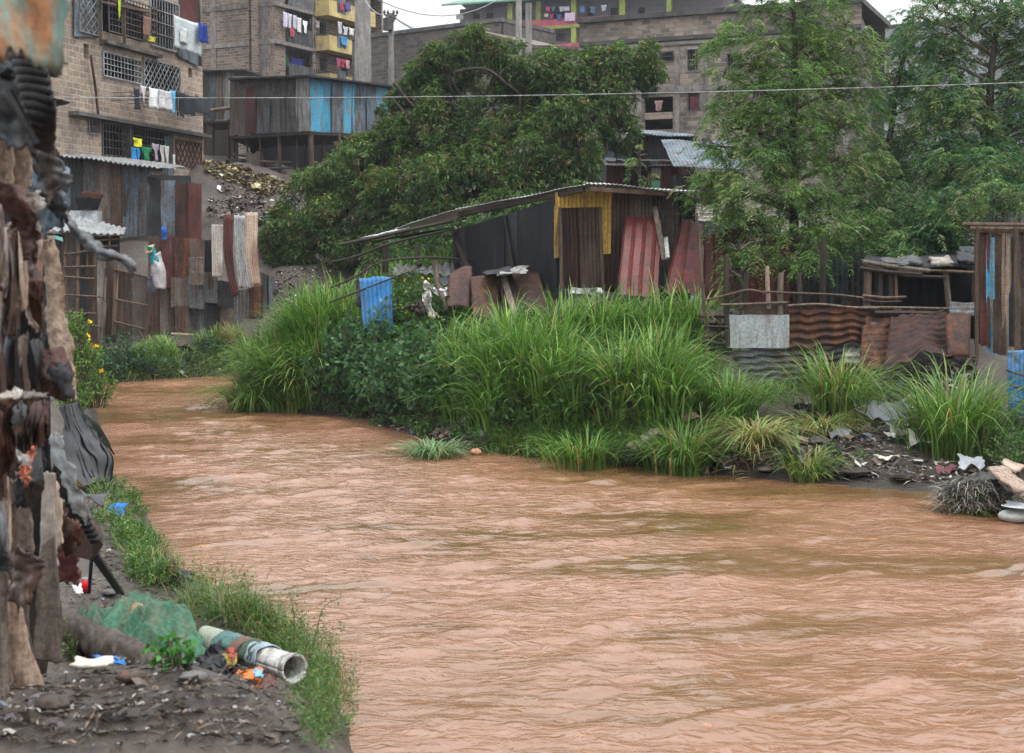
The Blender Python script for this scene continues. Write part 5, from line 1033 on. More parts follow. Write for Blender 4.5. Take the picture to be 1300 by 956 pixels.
for c, r in L_:
    hb = min(hubs, key=lambda q: (q - c).length); limbs(mb, hb, [c], .075, .03, 5)
    for j in range(4): e = c + Vector((R.uniform(-1, 1), R.uniform(-1, 1), R.uniform(-.4, 1))).normalized() * r * .9; limbs(mb, c, [e], .03, .012, 4)
for pts in ([(577, 92), (600, 87), (622, 90), (640, 104), (662, 120)], [(640, 104), (634, 96), (640, 88)], [(500, 105), (520, 130), (540, 150)], [(662, 120), (660, 150), (668, 200)], [(694, 70), (694, 100), (700, 125)], [(500, 128), (518, 150), (530, 175)], [(510, 140), (525, 168), (545, 190)]):
    q = [P(x, y, 46.8) for x, y in pts]; mb.tube([spl(q, t / 10) for t in range(11)], [.07 - .004 * t for t in range(11)], 5)
mb.build('limbs', MT['bark'], bt, True)

def feathery(lobes, D0, per, cols, tip, L=.13, W=.02, stem=.42, nl=10, droop=.75):
    """feathery fern-like fronds: two ranks of narrow leaflets along arching stems"""
    Vs, Cs, Ls = [], [], []
    for (px, py, r, dd) in lobes:
        c = np.array(P(px, py, D0 + dd)); rr = M(r, D0 + dd); n = int(per * rr * rr); Ls.append((Vector(c), rr))
        d = unit(RN.normal(size=(n, 3)) + np.array([0, 0, .15])); rad = rr * RN.uniform(.2, 1.0, n) ** .5 * (1 + .22 * np.sin(d[:, 0] * 6 + px) * np.cos(d[:, 2] * 7 + py))
        b, d, tn = sublobes(c, rr * 1.08, n, max(4, int(9 * min(1.6, rr + .3))))
        az = np.arctan2(d[:, 1], d[:, 0]) + RN.normal(size=n) * .7; el = RN.uniform(-.9, 1.2, n); ln = stem * RN.uniform(.6, 1.25, n)
        hd = np.stack([np.cos(az), np.sin(az), np.zeros(n)], 1); sd_ = np.stack([-np.sin(az), np.cos(az), np.zeros(n)], 1)
        tone = RN.uniform(.65, 1.3, n) * tn; nw = RN.random(n) < RN.choice([.05, .16, .4])
        col = pal(cols, n, .12) * tone[:, None]; col[nw] = pal(tip, int(nw.sum()), .1)
        for j in range(nl):
            t = (j + .5) / nl; s = ln * t
            p = b + hd * (s * np.cos(el))[:, None] + np.array([0, 0, 1]) * (s * np.sin(el) - droop * ln * t * t)[:, None]
            for sg in (-1, 1):
                dr = unit(hd * .6 + sd_ * sg * (.9 - .4 * t) + np.array([0, 0, -.35]) + RN.normal(size=(n, 3)) * .18)
                Vs.append(leaf_quads(p, dr, L * (1.15 - .6 * abs(t - .4)) * RN.uniform(.8, 1.2, n), np.full(n, W))); Cs.append(np.repeat(col * RN.uniform(.85, 1.15, (n, 1)), 4, 0))
    return np.concatenate(Vs), np.concatenate(Cs), Ls
G1 = [(.075, .15, .035), (.1, .19, .045), (.055, .115, .035), (.12, .21, .05)]; GT = [(.17, .26, .06), (.24, .3, .13), (.2, .22, .1)]
def ftree(name, label, lobes, D0, trunk, cols=G1, tip=GT, per=330, nh=None, tr=.13, **k):
    V_, C_, L_ = feathery(lobes, D0, per, cols, tip, **k)
    bx = P(trunk[0], 330, D0).x; o = empty(name, (bx, D0, gz(bx, D0)), label, 'tree')
    npmesh('crown', V_, C_, MT['leaf'], o)
    tp = [Vector((bx, D0, gz(bx, D0) - .3))] + [P(x, y, D0) for x, y in trunk[1]]
    q = [spl(tp, t / 16) for t in range(17)]; mb = MB(); mb.tube(q, [tr - (tr - .03) * t / 16 for t in range(17)], 8); mb.build('trunk', MT['bark'], o, True)
    mb = MB()
    for c, r in L_:
        below = [x for x in q if x.z < c.z - .1] or [q[1]]; hb = min(below, key=lambda x: (x - c).length + .3 * abs(x.z - (c.z - 1)))
        limbs(mb, hb, [c], .045, .018, 5)
        for j in range(5): e = c + Vector((R.uniform(-1, 1), R.uniform(-1, 1), R.uniform(-.2, 1))).normalized() * r * .95; limbs(mb, c, [e], .016, .006, 4)
    mb.build('limbs', MT['bark_pale'], o, True)
    return o
ftree('feathery_tree', 'tall bright feathery tree with a leading shoot rising beside the shed corner', [(1000, -8, 26, 0), (1036, 0, 26, .2), (1010, 28, 30, -.1), (965, 14, 18, .2), (944, 44, 22, 0), (918, 52, 18, .1), (972, 58, 26, -.2), (1034, 52, 34, .2), (1074, 34, 24, .4), (1084, 62, 22, .4), (1000, 86, 34, -.3), (952, 92, 28, 0), (918, 98, 16, 0), (1052, 90, 32, .3), (1098, 84, 18, .4), (932, 130, 26, -.1), (975, 124, 34, -.4), (1026, 128, 38, 0), (1080, 116, 28, .4), (916, 160, 22, -.2), (956, 166, 32, -.5), (1004, 172, 40, -.4), (1058, 162, 34, .1), (1102, 152, 20, .3), (890, 186, 16, 0), (924, 196, 26, -.3), (966, 208, 32, -.6), (1014, 216, 38, -.5), (1066, 206, 34, 0), (1108, 198, 22, .2), (882, 228, 18, 0), (912, 234, 24, -.4), (950, 248, 32, -.8), (1000, 260, 34, -.8), (1048, 254, 34, -.5), (1092, 246, 28, .2), (880, 252, 12, -.3), (930, 276, 24, -.8), (970, 292, 28, -1), (1016, 302, 30, -1), (1060, 296, 28, -.8), (1098, 286, 26, -.6), (948, 316, 16, -1.2), (1004, 330, 18, -1.4), (1040, 326, 16, -1.4)], 30.6, (1008, [(1008, 260), (1006, 180), (1010, 100), (1008, 30), (1006, -20)]), tr=.12)
G2 = [(.045, .115, .045), (.065, .15, .05), (.045, .1, .042), (.09, .18, .05)]
ftree('feathery_tree', 'dark feathery tree with a bare forked trunk standing over the plank screen', [(1190, 12, 30, 0), (1226, 4, 30, .3), (1266, 8, 34, 0), (1306, 16, 34, 0), (1196, 48, 28, .2), (1290, 56, 24, .3), (1222, 74, 22, .4), (1320, 70, 34, 0), (1300, 100, 34, .2), (1212, 104, 30, 0), (1234, 118, 24, .6), (1276, 140, 38, -.2), (1230, 150, 42, -.4), (1320, 150, 40, 0), (1190, 140, 34, 0), (1290, 190, 44, -.4), (1240, 200, 44, -.5), (1196, 190, 40, -.2), (1320, 220, 44, 0), (1270, 240, 38, -.6), (1222, 244, 38, -.6), (1300, 262, 28, -.4), (1180, 236, 34, -.2), (1230, 262, 26, -3), (1262, 254, 26, -3), (1296, 256, 24, -3), (1246, 222, 30, -2), (1290, 222, 30, -2), (1210, 216, 28, -1), (1160, 20, 20, 0), (1244, 36, 22, .4), (1178, 76, 24, .3)], 32.5, (1256, [(1256, 220), (1257, 120), (1262, 60), (1270, 10), (1276, -30)]), G2, tr=.13)
ftree('feathery_tree', 'loose slanting feathery tree between the tall bright one and the dark forked one', [(1140, 66, 20, 0), (1166, 36, 24, .2), (1128, 96, 20, 0), (1160, 96, 26, .2), (1118, 138, 26, .2), (1160, 136, 32, 0), (1126, 182, 34, 0), (1166, 184, 34, -.2), (1110, 220, 34, -.1), (1150, 232, 38, -.3), (1120, 268, 34, -.4), (1166, 272, 32, -.4), (1188, 296, 24, -.4), (1106, 300, 26, -.3), (1142, 302, 26, -.5), (1150, 60, 16, .4), (1096, 306, 24, -4), (1124, 312, 22, -4), (1154, 306, 26, -4.2), (1184, 300, 24, -4.2), (1206, 280, 24, -4), (1112, 268, 30, -3), (1160, 262, 34, -3.4)], 34, (1120, [(1122, 230), (1132, 160), (1140, 100), (1152, 60), (1160, 20)]), G2, tr=.1)
ftree('young_tree', 'small soft green sapling in front of the red tin fence', [(936, 318, 18, 0), (952, 336, 16, 0), (928, 344, 14, 0), (960, 306, 14, 0)], 29.2, (940, [(941, 360), (940, 330), (938, 305)]), G1, tr=.03, per=160, stem=.35)
ftree('sapling', 'thin light sapling rising over the maroon tin hut roof', [(812, 198, 12, 0), (806, 216, 12, 0), (822, 228, 10, 0)], 42, (812, [(812, 240), (812, 215), (812, 190)]), G1, tr=.03, per=60, L=.16, W=.05, stem=.35)

for nm_, lb_, lobes_, D_ in (('dense_bush', 'dense dark bush filling the gap behind the grey fence under the slanting tree', [(1110, 300, 26, 0), (1140, 292, 28, 0), (1090, 318, 18, 0), (1168, 300, 28, 0), (1130, 320, 20, .2), (1066, 306, 20, 0)], 33.5),
    ('dense_bush', 'dark green bush crowding under the dark forked tree above the plank screen', [(1200, 268, 26, 0), (1232, 262, 26, 0), (1262, 252, 26, 0), (1296, 256, 26, 0), (1216, 240, 26, 0), (1280, 226, 26, 0), (1325, 250, 30, 0)], 34),
    ('dense_bush', 'dark bush at the foot of the tall bright tree behind the red tin fence', [(960, 300, 26, 0), (992, 312, 24, 0), (1020, 300, 28, 0), (1044, 322, 20, 0), (936, 286, 20, .2), (980, 280, 24, .2)], 32.4),
    ('dense_bush', 'bushy scrub between the big round tree and the shed roof', [(560, 300, 30, 0), (620, 290, 34, 0), (680, 270, 34, 0), (500, 318, 22, 0), (730, 250, 28, 0)], 42)):
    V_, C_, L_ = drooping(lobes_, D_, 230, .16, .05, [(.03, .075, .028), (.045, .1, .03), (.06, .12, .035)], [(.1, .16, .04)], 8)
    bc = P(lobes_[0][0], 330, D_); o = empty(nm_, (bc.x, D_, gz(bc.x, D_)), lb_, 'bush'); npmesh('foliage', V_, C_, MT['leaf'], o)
    mb = MB()
    for c, r in L_: limbs(mb, Vector((c.x * .6 + bc.x * .4, D_, gz(c.x, D_) - .1)), [c], .04, .015, 5)
    mb.build('stems', MT['bark'], o)

# ================================================================ GRASS AND PLANTS
GR = [(.09, .19, .035), (.12, .24, .045), (.065, .145, .035), (.15, .27, .055), (.21, .33, .085)]
GRY = [(.24, .24, .08), (.28, .2, .09), (.18, .2, .06)]
def inpoly(poly, n):
    xs = [p[0] for p in poly]; ys = [p[1] for p in poly]; out = []
    while len(out) < n:
        x, y = R.uniform(min(xs), max(xs)), R.uniform(min(ys), max(ys)); c = False; j = len(poly) - 1
        for i in range(len(poly)):
            if (poly[i][1] > y) != (poly[j][1] > y) and x < (poly[j][0] - poly[i][0]) * (y - poly[i][1]) / (poly[j][1] - poly[i][1]) + poly[i][0]: c = not c
            j = i
        if c: out.append((x, y))
    return out
def mass(name, label, cat, poly, n, nb, h, lean, spread, width, cols=GR, dry=.06, kind='stuff', world=None, hvar=.3):
    Bs, Hs, Ls, Cs, Az = [], [], [], [], []
    pts = [GH(x, y) for x, y in inpoly(poly, n)] if world is None else world
    for p in pts:
        b = np.array(p) + RN.normal(size=(nb, 3)) * np.array([spread, spread, 0]); b[:, 2] = heights(b[:, 0], b[:, 1]) - .03
        hh = h * RN.uniform(1 - hvar, 1 + hvar * .6) * RN.uniform(.55, 1.1, nb); Bs.append(b); Hs.append(hh); Ls.append(RN.uniform(lean[0], lean[1], nb))
        Az.append(np.arctan2(b[:, 1] - p.y, b[:, 0] - p.x) + RN.normal(size=nb) * .55); col = pal(cols, nb, .18) * R.uniform(.75, 1.2); dm = RN.random(nb) < dry; col[dm] = pal(GRY, int(dm.sum()), .2); Cs.append(col)
    B = np.concatenate(Bs); ok = B[:, 2] > -.12
    if kind is None: ok[:] = True; B[:, 2] = np.maximum(B[:, 2], -.06)
    V, F = blades(B[ok], np.concatenate(Hs)[ok], np.concatenate(Ls)[ok], width, np.concatenate(Az)[ok])
    C = np.repeat(np.concatenate(Cs)[ok], 14, 0)
    return npmesh(name, V, C, MT['leaf_gloss'], None, label=label, cat=cat, kind=kind, F=F)
mass('tall_grass', 'tall arching elephant grass filling the bank below the shed', 'grass', [(540, 500), (560, 472), (690, 462), (700, 440), (885, 440), (895, 480), (885, 510), (840, 545), (760, 545), (560, 540)], 76, 125, 1.45, (.15, 1.1), .14, .042, hvar=.5)
mass('tall_grass', 'a few taller bright grass clumps standing out of the bank grass by the shed', 'grass', None, 0, 90, 1.75, (.1, .9), .12, .045, hvar=.15, world=[GH(x, y) for x, y in ((716, 462), (760, 470), (800, 455), (846, 462), (880, 480), (640, 500), (590, 505))])
mass('tall_grass', 'tall arching grass at the tip of the bank by the river bend', 'grass', [(318, 500), (330, 478), (380, 456), (450, 450), (440, 470), (420, 500), (380, 520), (330, 512)], 46, 130, 1.6, (.15, 1.15), .16, .042, hvar=.5)
mass('tall_grass', 'bright grass showing under the stick canopy', 'grass', None, 0, 70, 1.4, (.15, .8), .12, .035, world=[Vector((x, y, 0)) for x, y in [(R.uniform(-6, -1.6), R.uniform(34, 36.6)) for _ in range(70)]])
mass('low_grass', 'short weedy grass along the waterline', 'grass', [(600, 560), (760, 540), (870, 560), (800, 585), (700, 590), (620, 575)], 90, 60, .45, (.3, 1.1), .2, .02)
mass('low_grass', 'thin grass at the foot of the far bank fence', 'grass', [(90, 470), (200, 440), (335, 440), (330, 470), (200, 480), (100, 490)], 60, 50, .5, (.3, 1.0), .25, .025)
weeds_later = [(600, 520), (650, 548), (705, 500), (725, 545), (780, 520), (830, 530), (870, 520), (690, 478)]
def tuft(label, px, py, h, wpx, nb, lean=(.4, 1.2), dry=.08, cols=GR, width=.027):
    c = GH(px, py); D = c.y; Hh = M(h, D); sp = M(wpx, D) * .22
    return mass('grass_tuft', label, 'grass tuft', None, 0, nb, Hh, lean, sp, width, cols, dry, kind=None, world=[c], hvar=.01)
tuft('arching bright grass tuft in front of the shed-side grass beside the ribbed sheet', 924, 528, 92, 80, 420)
tuft('tall grass tuft with yellowed lower blades in front of the rusty corrugated sheet', 1066, 530, 118, 80, 460, dry=.25)
tuft('drooping dry grass hanging below the tall tuft by the rusty sheet', 1040, 556, 62, 50, 220, (1.0, 1.6), .7)
tuft('largest bright grass tuft on the rubble beside the blue panel', 1212, 572, 145, 120, 640)
tuft('bright green tuft leaning over the waterline beside the flat grey stone', 868, 600, 92, 84, 480)
tuft('grass tuft at the waterline with the black plastic scrap', 742, 592, 70, 90, 380)
tuft('brownish drooping grass between the two bright tufts at the mud', 962, 566, 62, 60, 300, (1.0, 1.6), .75)
tuft('small brown and green tuft standing alone on the mud tip', 1024, 606, 52, 56, 240, (.6, 1.3), .4)
tuft('pale grass tuft bending over the water at the bank notch', 548, 580, 44, 60, 260, (.8, 1.5), .12, [(.12, .22, .1), (.16, .26, .12)])
tuft('grass clump trailing in the river at the tip of the bank', 318, 520, 70, 60, 320, (.9, 1.6), .15)
tuft('small grass tuft at the lowest corner of the debris heap', 1236, 652, 30, 40, 160, (.6, 1.3), .3)
tuft('upright grass blades beside the two rusty slabs', 905, 360, 66, 40, 140, (.3, .9), .05, width=.04)
tuft('leaning grass blades beside the brown sheet and grey planks', 668, 420, 50, 60, 160)
tuft('yellow-brown bush of dry stems at the foot of the far fence', 292, 436, 26, 36, 220, (.4, 1.0), .8)
def weeds(name, label, cat, spots, cols, L=.09, W=.04, hgt=.4, rad=.35, n=260, kind=None, flowers=None, mat='leaf', stems=True):
    """leafy bushes: mounds of stems with small leaves"""
    o = empty(name, spots[0], label, cat)if kind is None else None
    Vs, Cs = [], []; mb = MB(); FV, FC = [], []
    for c in spots:
        c = Vector(c); s = R.uniform(.75, 1.2); ns_ = max(6, int(n / 14))
        for j in range(ns_):
            a = R.uniform(0, 2 * pi); rr = rad * s * math.sqrt(R.random()); top = Vector((c.x + cos(a) * rr, c.y + sin(a) * rr, c.z + hgt * s * (1.1 - .6 * (rr / rad / s) ** 2) * R.uniform(.6, 1.1)))
            b = Vector((c.x + cos(a) * rr * .35, c.y + sin(a) * rr * .35, c.z - .03))
            if stems: mb.tube([b, b.lerp(top, .6) + Vector((R.uniform(-.03, .03), 0, .03)), top], [.006, .005, .003], 4, False)
            m_ = 14; t = RN.uniform(.25, 1.02, m_)[:, None]; C = np.array(b) * (1 - t) + np.array(top) * t + RN.normal(size=(m_, 3)) * .03 * hgt
            dr = unit(RN.normal(size=(m_, 3)) + np.array([0, 0, .25])); Vs.append(leaf_quads(C, dr, L * RN.uniform(.6, 1.3, m_), W * RN.uniform(.7, 1.2, m_))); Cs.append(np.repeat(pal(cols, m_, .2) * R.uniform(.75, 1.2), 4, 0))
            if flowers and R.random() < flowers[0]:
                q = np.repeat(np.array([top + Vector((0, 0, .02))]), 6, 0); FV.append(leaf_quads(q, unit(RN.normal(size=(6, 3)) + np.array([0, -.6, .3])), flowers[2], flowers[2] * .7)); FC.append(np.repeat(pal([flowers[1]], 6, .08), 4, 0))
    V = np.concatenate(Vs); C = np.concatenate(Cs)
    r = npmesh('foliage' if kind is None else name, V, C, MT[mat], o, label=None if kind is None else label, cat=None if kind is None else cat, kind=kind)
    if stems and kind is None: mb.build('stems', MT['bark_pale'], o)
    if FV: npmesh('flowers' if kind is None else 'flower_heads', np.concatenate(FV), np.concatenate(FC), MT['scrap'], o if kind is None else None)
    return o or r
WG = [(.06, .14, .03), (.08, .18, .035), (.1, .2, .05), (.045, .1, .03)]; WD = [(.03, .085, .035), (.045, .11, .04), (.025, .065, .03)]
gh = lambda pts: [GH(x, y) for x, y in pts]
weeds('leafy_shrub', 'dark green leafy shrub between the two masses of tall grass', 'shrub', gh([(430, 510), (455, 515), (485, 525), (510, 530), (470, 500), (500, 505), (535, 520), (450, 490), (520, 490), (540, 500), (555, 530)]), [(.045, .12, .04), (.065, .15, .045), (.035, .09, .035)], .15, .085, 1.35, .8, 1900)
weeds('leafy_shrub', 'mid green leafy climber below the blue sheet and torn sack', 'shrub', gh([(470, 465), (500, 455), (530, 450), (560, 455), (520, 430), (545, 425), (580, 440), (610, 430), (505, 440)]), WG, .12, .065, 1.15, .7, 1500, flowers=(.03, (.6, .5, .05), .05))
weeds('leafy_shrub', 'broadleaf weeds growing up between the grass clumps below the shed', 'shrub', gh(weeds_later), [(.05, .13, .035), (.08, .18, .045)], .11, .06, .75, .5, 700)
weeds('climber', 'green vine with tiny yellow flowers over the white plastic sheet', 'climber', [P(536, 358, 31.5) - Vector((0, 0, .6)), P(520, 378, 31.2) - Vector((0, 0, .6)), P(552, 380, 31) - Vector((0, 0, .5))], WG, .08, .05, .8, .45, 500, flowers=(.08, (.6, .5, .05), .05))
weeds('flowering_bush', 'green bush with bright yellow flowers beside the hanging pale carpet', 'bush', [P(112, 505, 20.6), P(100, 480, 20.2), P(122, 515, 20.8), P(96, 520, 20), P(108, 440, 20.4) - Vector((0, 0, .3)), P(92, 430, 20)], [(.09, .19, .03), (.12, .24, .04), (.07, .15, .03)], .06, .026, .55, .36, 620, flowers=(.07, (.8, .55, .02), .07))
weeds('leafy_shrub', 'rounded green shrub on the far bank below the stick house', 'shrub', gh([(140, 478), (160, 474), (178, 476), (150, 462)]), WD, .12, .06, .75, .6, 420)
weeds('leafy_shrub', 'small dark shrub at the foot of the tin fence', 'shrub', gh([(262, 452), (278, 450), (270, 446)]), WD, .1, .05, .5, .4, 300)
weeds('leafy_shrub', 'pale green shrub under the blue metal panel', 'shrub', gh([(1262, 590), (1288, 600), (1310, 590), (1290, 570), (1250, 575), (1310, 560)]), WG, .08, .035, .6, .45, 520)
weeds('green_weed', 'little bright weed sprout on the mud before the dry grass', 'weed', gh([(935, 575)]), [(.05, .25, .08)], .1, .05, .16, .18, 90)
weeds('creeper', 'green creeper climbing the grey tin fence by the sack roof', 'climber', [P(1200, 322, 29.8), P(1186, 316, 29.8), P(1214, 326, 29.8)], WD, .14, .07, .7, .4, 300)
weeds('bank_weeds', 'low leafy weeds covering the foot of the grassy bank', 'weeds', gh(inpoly([(400, 520), (560, 520), (640, 560), (790, 560), (800, 580), (640, 585), (560, 560), (420, 530)], 34)), WG, .07, .035, .28, .35, 170, kind='stuff')
weeds('bank_weeds', 'green weeds scattered on the slope around the tufts', 'weeds', gh(inpoly([(880, 540), (1000, 520), (1090, 540), (1180, 590), (1060, 600), (930, 590)], 14)), WG + [(.14, .12, .06)], .06, .03, .2, .3, 90, kind='stuff')
weeds('bank_weeds', 'weeds on the far bank mud below the fence', 'weeds', gh(inpoly([(100, 485), (180, 458), (330, 450), (330, 468), (200, 482)], 24)), WD + [(.1, .1, .05)], .08, .04, .3, .35, 130, kind='stuff')
# near bank plants
weeds('bank_weeds', 'fresh green weeds on the near bank below the black tarp', 'weeds', gh(inpoly([(130, 600), (165, 625), (190, 670), (212, 720), (205, 755), (160, 735), (140, 680), (118, 640)], 36)), WG + [(.15, .2, .05)], .045, .016, .27, .16, 170, kind='stuff')
weeds('bank_weeds', 'feathery weeds along the near waterline beyond the white pipe', 'weeds', gh(inpoly([(240, 740), (290, 770), (340, 790), (400, 830), (440, 880), (450, 950), (400, 960), (330, 800), (260, 790)], 62)), WG + [(.16, .2, .06), (.12, .13, .06)], .034, .008, .38, .16, 190, kind='stuff')
weeds('leafy_plant', 'young leafy weed growing between the mud beam and the green tarp', 'plant', gh([(218, 850), (224, 838)]), [(.06, .2, .04), (.08, .24, .05)], .05, .03, .16, .1, 130)
weeds('leafy_plant', 'straggly leafy weed in front of the dark mud beam', 'plant', gh([(104, 826), (92, 838)]), [(.07, .14, .03), (.1, .14, .04)], .04, .022, .22, .14, 170)
mass('low_grass', 'thin grass blades at the near waterline', 'grass', [(150, 640), (215, 700), (222, 760), (300, 780), (420, 850), (430, 890), (330, 820), (200, 750)], 46, 34, .3, (.3, 1.2), .1, .007, cols=WG, dry=.15)
mass('low_grass', 'sparse tall wispy grass standing over the near waterline weeds', 'grass', [(215, 740), (260, 765), (340, 800), (430, 850), (440, 900), (330, 820), (240, 780)], 60, 7, .52, (.2, 1.1), .12, .006, cols=WG + [(.2, .18, .09)], dry=.35)
mass('low_grass', 'wispy grass mixed in the weeds below the black tarp', 'grass', [(125, 610), (165, 640), (200, 700), (215, 745), (180, 740), (140, 680)], 40, 10, .36, (.3, 1.2), .1, .008, cols=WG + [(.2, .18, .09)], dry=.3)
mass('tall_grass', 'long grass hiding the foot of the rubbish slope at the river bend', 'grass', [(350, 470), (380, 448), (452, 436), (450, 452), (390, 470)], 20, 120, 2.0, (.12, .9), .14, .042, hvar=.3)
def stalk(label, pts, D, leaves=40):
    o = empty('tall_weed', P(pts[0][0], pts[0][1], D), label, 'weed'); q = [P(x, y, D) for x, y in pts]; mb = MB(); mb.tube([spl(q, t / 12) for t in range(13)], [.005 - .0003 * t for t in range(13)], 5); mb.build('stem', MT['bark_pale'], o)
    C = np.array([spl(q, R.uniform(.15, 1)) for _ in range(leaves)]) + RN.normal(size=(leaves, 3)) * .02
    npmesh('leaves', leaf_quads(C, unit(RN.normal(size=(leaves, 3)) + np.array([0, 0, .6])), .05 * RN.uniform(.6, 1.3, leaves), .008), np.repeat(pal(WG, leaves, .2), 4, 0), MT['leaf'], o)
stalk('thin bare reddish stalk leaning out over the water', [(308, 778), (318, 765), (332, 748), (346, 718)], 11.2, 4)
stalk('tall airy weed stem above the end of the white pipe', [(392, 840), (402, 800), (412, 770), (436, 758)], 9.9)
stalk('slender weed stem bowing towards the river past the pipe', [(385, 850), (400, 815), (420, 800), (446, 796)], 9.7)
stalk('fine weed stem standing over the waterline grasses', [(372, 830), (374, 790), (368, 750)], 10.2)
hp = GH(1238, 652)
dd_ = unit(np.abs(RN.normal(size=(900, 3))) * np.array([1, 1, 1]) * np.sign(RN.normal(size=(900, 3)) + np.array([0, -.6, 9]))); rb_ = np.array(tuple(hp)) + np.array([0, .1, 0]) + dd_ * np.array([.46, .36, .36])
V_, F_ = blades(rb_, RN.uniform(.1, .3, 900), RN.uniform(.8, 1.7, 900), .011, np.arctan2(dd_[:, 1], dd_[:, 0]) + RN.normal(size=900) * .8)
npmesh('root_mat', V_, np.repeat(pal([(.2, .16, .12), (.13, .1, .07), (.34, .31, .27), (.06, .05, .04), (.12, .15, .06), (.4, .4, .38)], 900, .2), 14, 0), MT['scrap'], None, label='pale brown roots and fibres matted over the river corner heap', cat='roots', kind='stuff', F=F_)
mass('low_grass', 'short grass along the foot of the ribbed barrier', 'grass', [(930, 496), (1100, 490), (1110, 500), (940, 515)], 14, 50, .4, (.4, 1.3), .2, .02)
# dead leaves
weeds('dry_weeds', 'brown dried weeds hanging at the near waterline', 'weeds', gh([(218, 738), (222, 752), (214, 724)]), [(.25, .19, .12), (.18, .12, .08)], .09, .012, .2, .1, 120)

# ================================================================ LITTER (uncountable scraps)
def litter(name, label, polys, cols, size, kind='stuff', world=None, lift=.02):
    Vs, Cs = [], []
    for poly, n in polys:
        pts = [GH(x, y) for x, y in inpoly(poly, n)]
        c = np.array([tuple(p) for p in pts]); k = len(c); a = RN.uniform(0, pi, k); s = size * RN.uniform(.3, 1.5, k) * (1 + 2 * (RN.random(k) < .06))
        u = np.stack([np.cos(a), np.sin(a), RN.normal(size=k) * .35], 1) * s[:, None]; v = np.stack([-np.sin(a), np.cos(a), RN.normal(size=k) * .5], 1) * (s * RN.uniform(.2, .8, k))[:, None]
        c[:, 2] += lift + .3 * s
        j = lambda: RN.normal(size=(k, 3)) * s[:, None] * .18
        m = c + np.array([0, 0, .25]) * s[:, None] + j()
        p0, p1, p2, p3 = c - u - v + j(), c + u - v + j(), c + u + v + j(), c - u + v + j(); e0 = (p0 + p1) / 2 + np.array([0, 0, .3]) * s[:, None]; e1 = (p2 + p3) / 2 + np.array([0, 0, .3]) * s[:, None]
        Vs.append(np.stack([p0, e0, e1, p3, e0, p1, p2, e1], 1).reshape(-1, 3)); Cs.append(np.repeat(pal(cols, k, .15), 8, 0))
    npmesh(name, np.concatenate(Vs), np.concatenate(Cs), MT['scrap'], None, label=label, cat='litter', kind=kind)
LC = [(.1, .08, .065), (.16, .13, .11), (.3, .27, .24), (.06, .05, .045), (.45, .42, .4), (.12, .09, .07), (.09, .08, .08), (.2, .13, .09), (.05, .04, .035), (.12, .15, .2)]
litter('litter', 'small scraps, peelings and plastic strewn over the rubbish slope by the big tree', [([(345, 350), (440, 330), (460, 400), (430, 430), (350, 420)], 1500), ([(265, 255), (330, 250), (350, 275), (330, 290), (262, 275)], 900), ([(258, 205), (330, 235), (370, 250), (380, 300), (300, 280)], 1200)], LC + [(.6, .58, .58), (.25, .1, .08)], .03)
litter('straw_heap', 'yellowish straw and peelings heaped on top of the rubbish slope', [([(258, 205), (300, 210), (350, 228), (375, 240), (340, 252), (300, 236), (260, 222)], 5000)], [(.3, .24, .12), (.36, .28, .13), (.22, .17, .09), (.4, .36, .22), (.12, .1, .06)], .03)
litter('litter', 'dark rubble and plastic bits strewn over the muddy slope on the shed side', [([(1090, 465), (1240, 455), (1240, 520), (1100, 530)], 1600), ([(880, 560), (1000, 530), (1100, 470), (1180, 480), (1190, 555), (1100, 570), (1040, 590), (900, 600)], 4200), ([(470, 540), (540, 556), (600, 572), (780, 585), (860, 596), (900, 604), (880, 590), (780, 566), (600, 556)], 2200), ([(1180, 560), (1300, 600), (1300, 640), (1190, 620)], 300)], LC, .03)
litter('litter', 'thinly scattered small rubbish on the flat wet mud shelf', [([(1040, 575), (1190, 560), (1200, 615), (1060, 608)], 420)], LC + [(.5, .48, .45)], .022)
litter('litter', 'scraps and sticks on the mud below the far bank fence', [([(100, 485), (190, 440), (335, 440), (335, 468), (200, 480)], 1200)], LC, .04)
litter('litter', 'small torn scraps trodden into the near bank mud', [([(60, 760), (110, 720), (170, 740), (250, 760), (330, 810), (400, 870), (400, 956), (0, 956), (0, 860)], 1500), ([(110, 600), (150, 640), (190, 740), (130, 740), (90, 640)], 300)], LC[:4] + LC[5:] + [(.4, .4, .38)], .008)
tp_ = np.array([tuple(GH(x, y)) for x, y in inpoly([(60, 760), (110, 720), (170, 740), (250, 760), (330, 810), (400, 870), (400, 956), (0, 956), (0, 860)], 1900) + inpoly([(100, 590), (150, 640), (200, 740), (130, 740), (90, 640)], 700)])
tq_ = np.array([tuple(GH(x, y)) for x, y in inpoly([(880, 560), (1000, 530), (1100, 470), (1240, 460), (1250, 600), (1180, 620), (1060, 612), (900, 606)], 1700) + inpoly([(400, 520), (540, 556), (600, 574), (780, 588), (880, 604), (880, 590), (780, 566), (600, 556), (420, 510)], 1300)])
tqd = RN.normal(size=(len(tq_), 3)) * np.array([1, 1, .15]); tqd[:, 2] = np.abs(tqd[:, 2]); tq_[:, 2] += .02
npmesh('stick_litter', leaf_quads(tq_, unit(tqd), RN.uniform(.08, .38, len(tq_)), RN.uniform(.01, .03, len(tq_))), np.repeat(pal([(.05, .04, .03), (.11, .085, .06), (.24, .19, .13), (.035, .03, .025), (.3, .28, .25)], len(tq_), .2), 4, 0), MT['scrap'], None, label='washed up sticks, stalks and strips along the shed side waterline and mud', cat='litter', kind='stuff')
td_ = RN.normal(size=(len(tp_), 3)) * np.array([1, 1, .12]); td_[:, 2] = np.abs(td_[:, 2]); tp_[:, 2] += .012
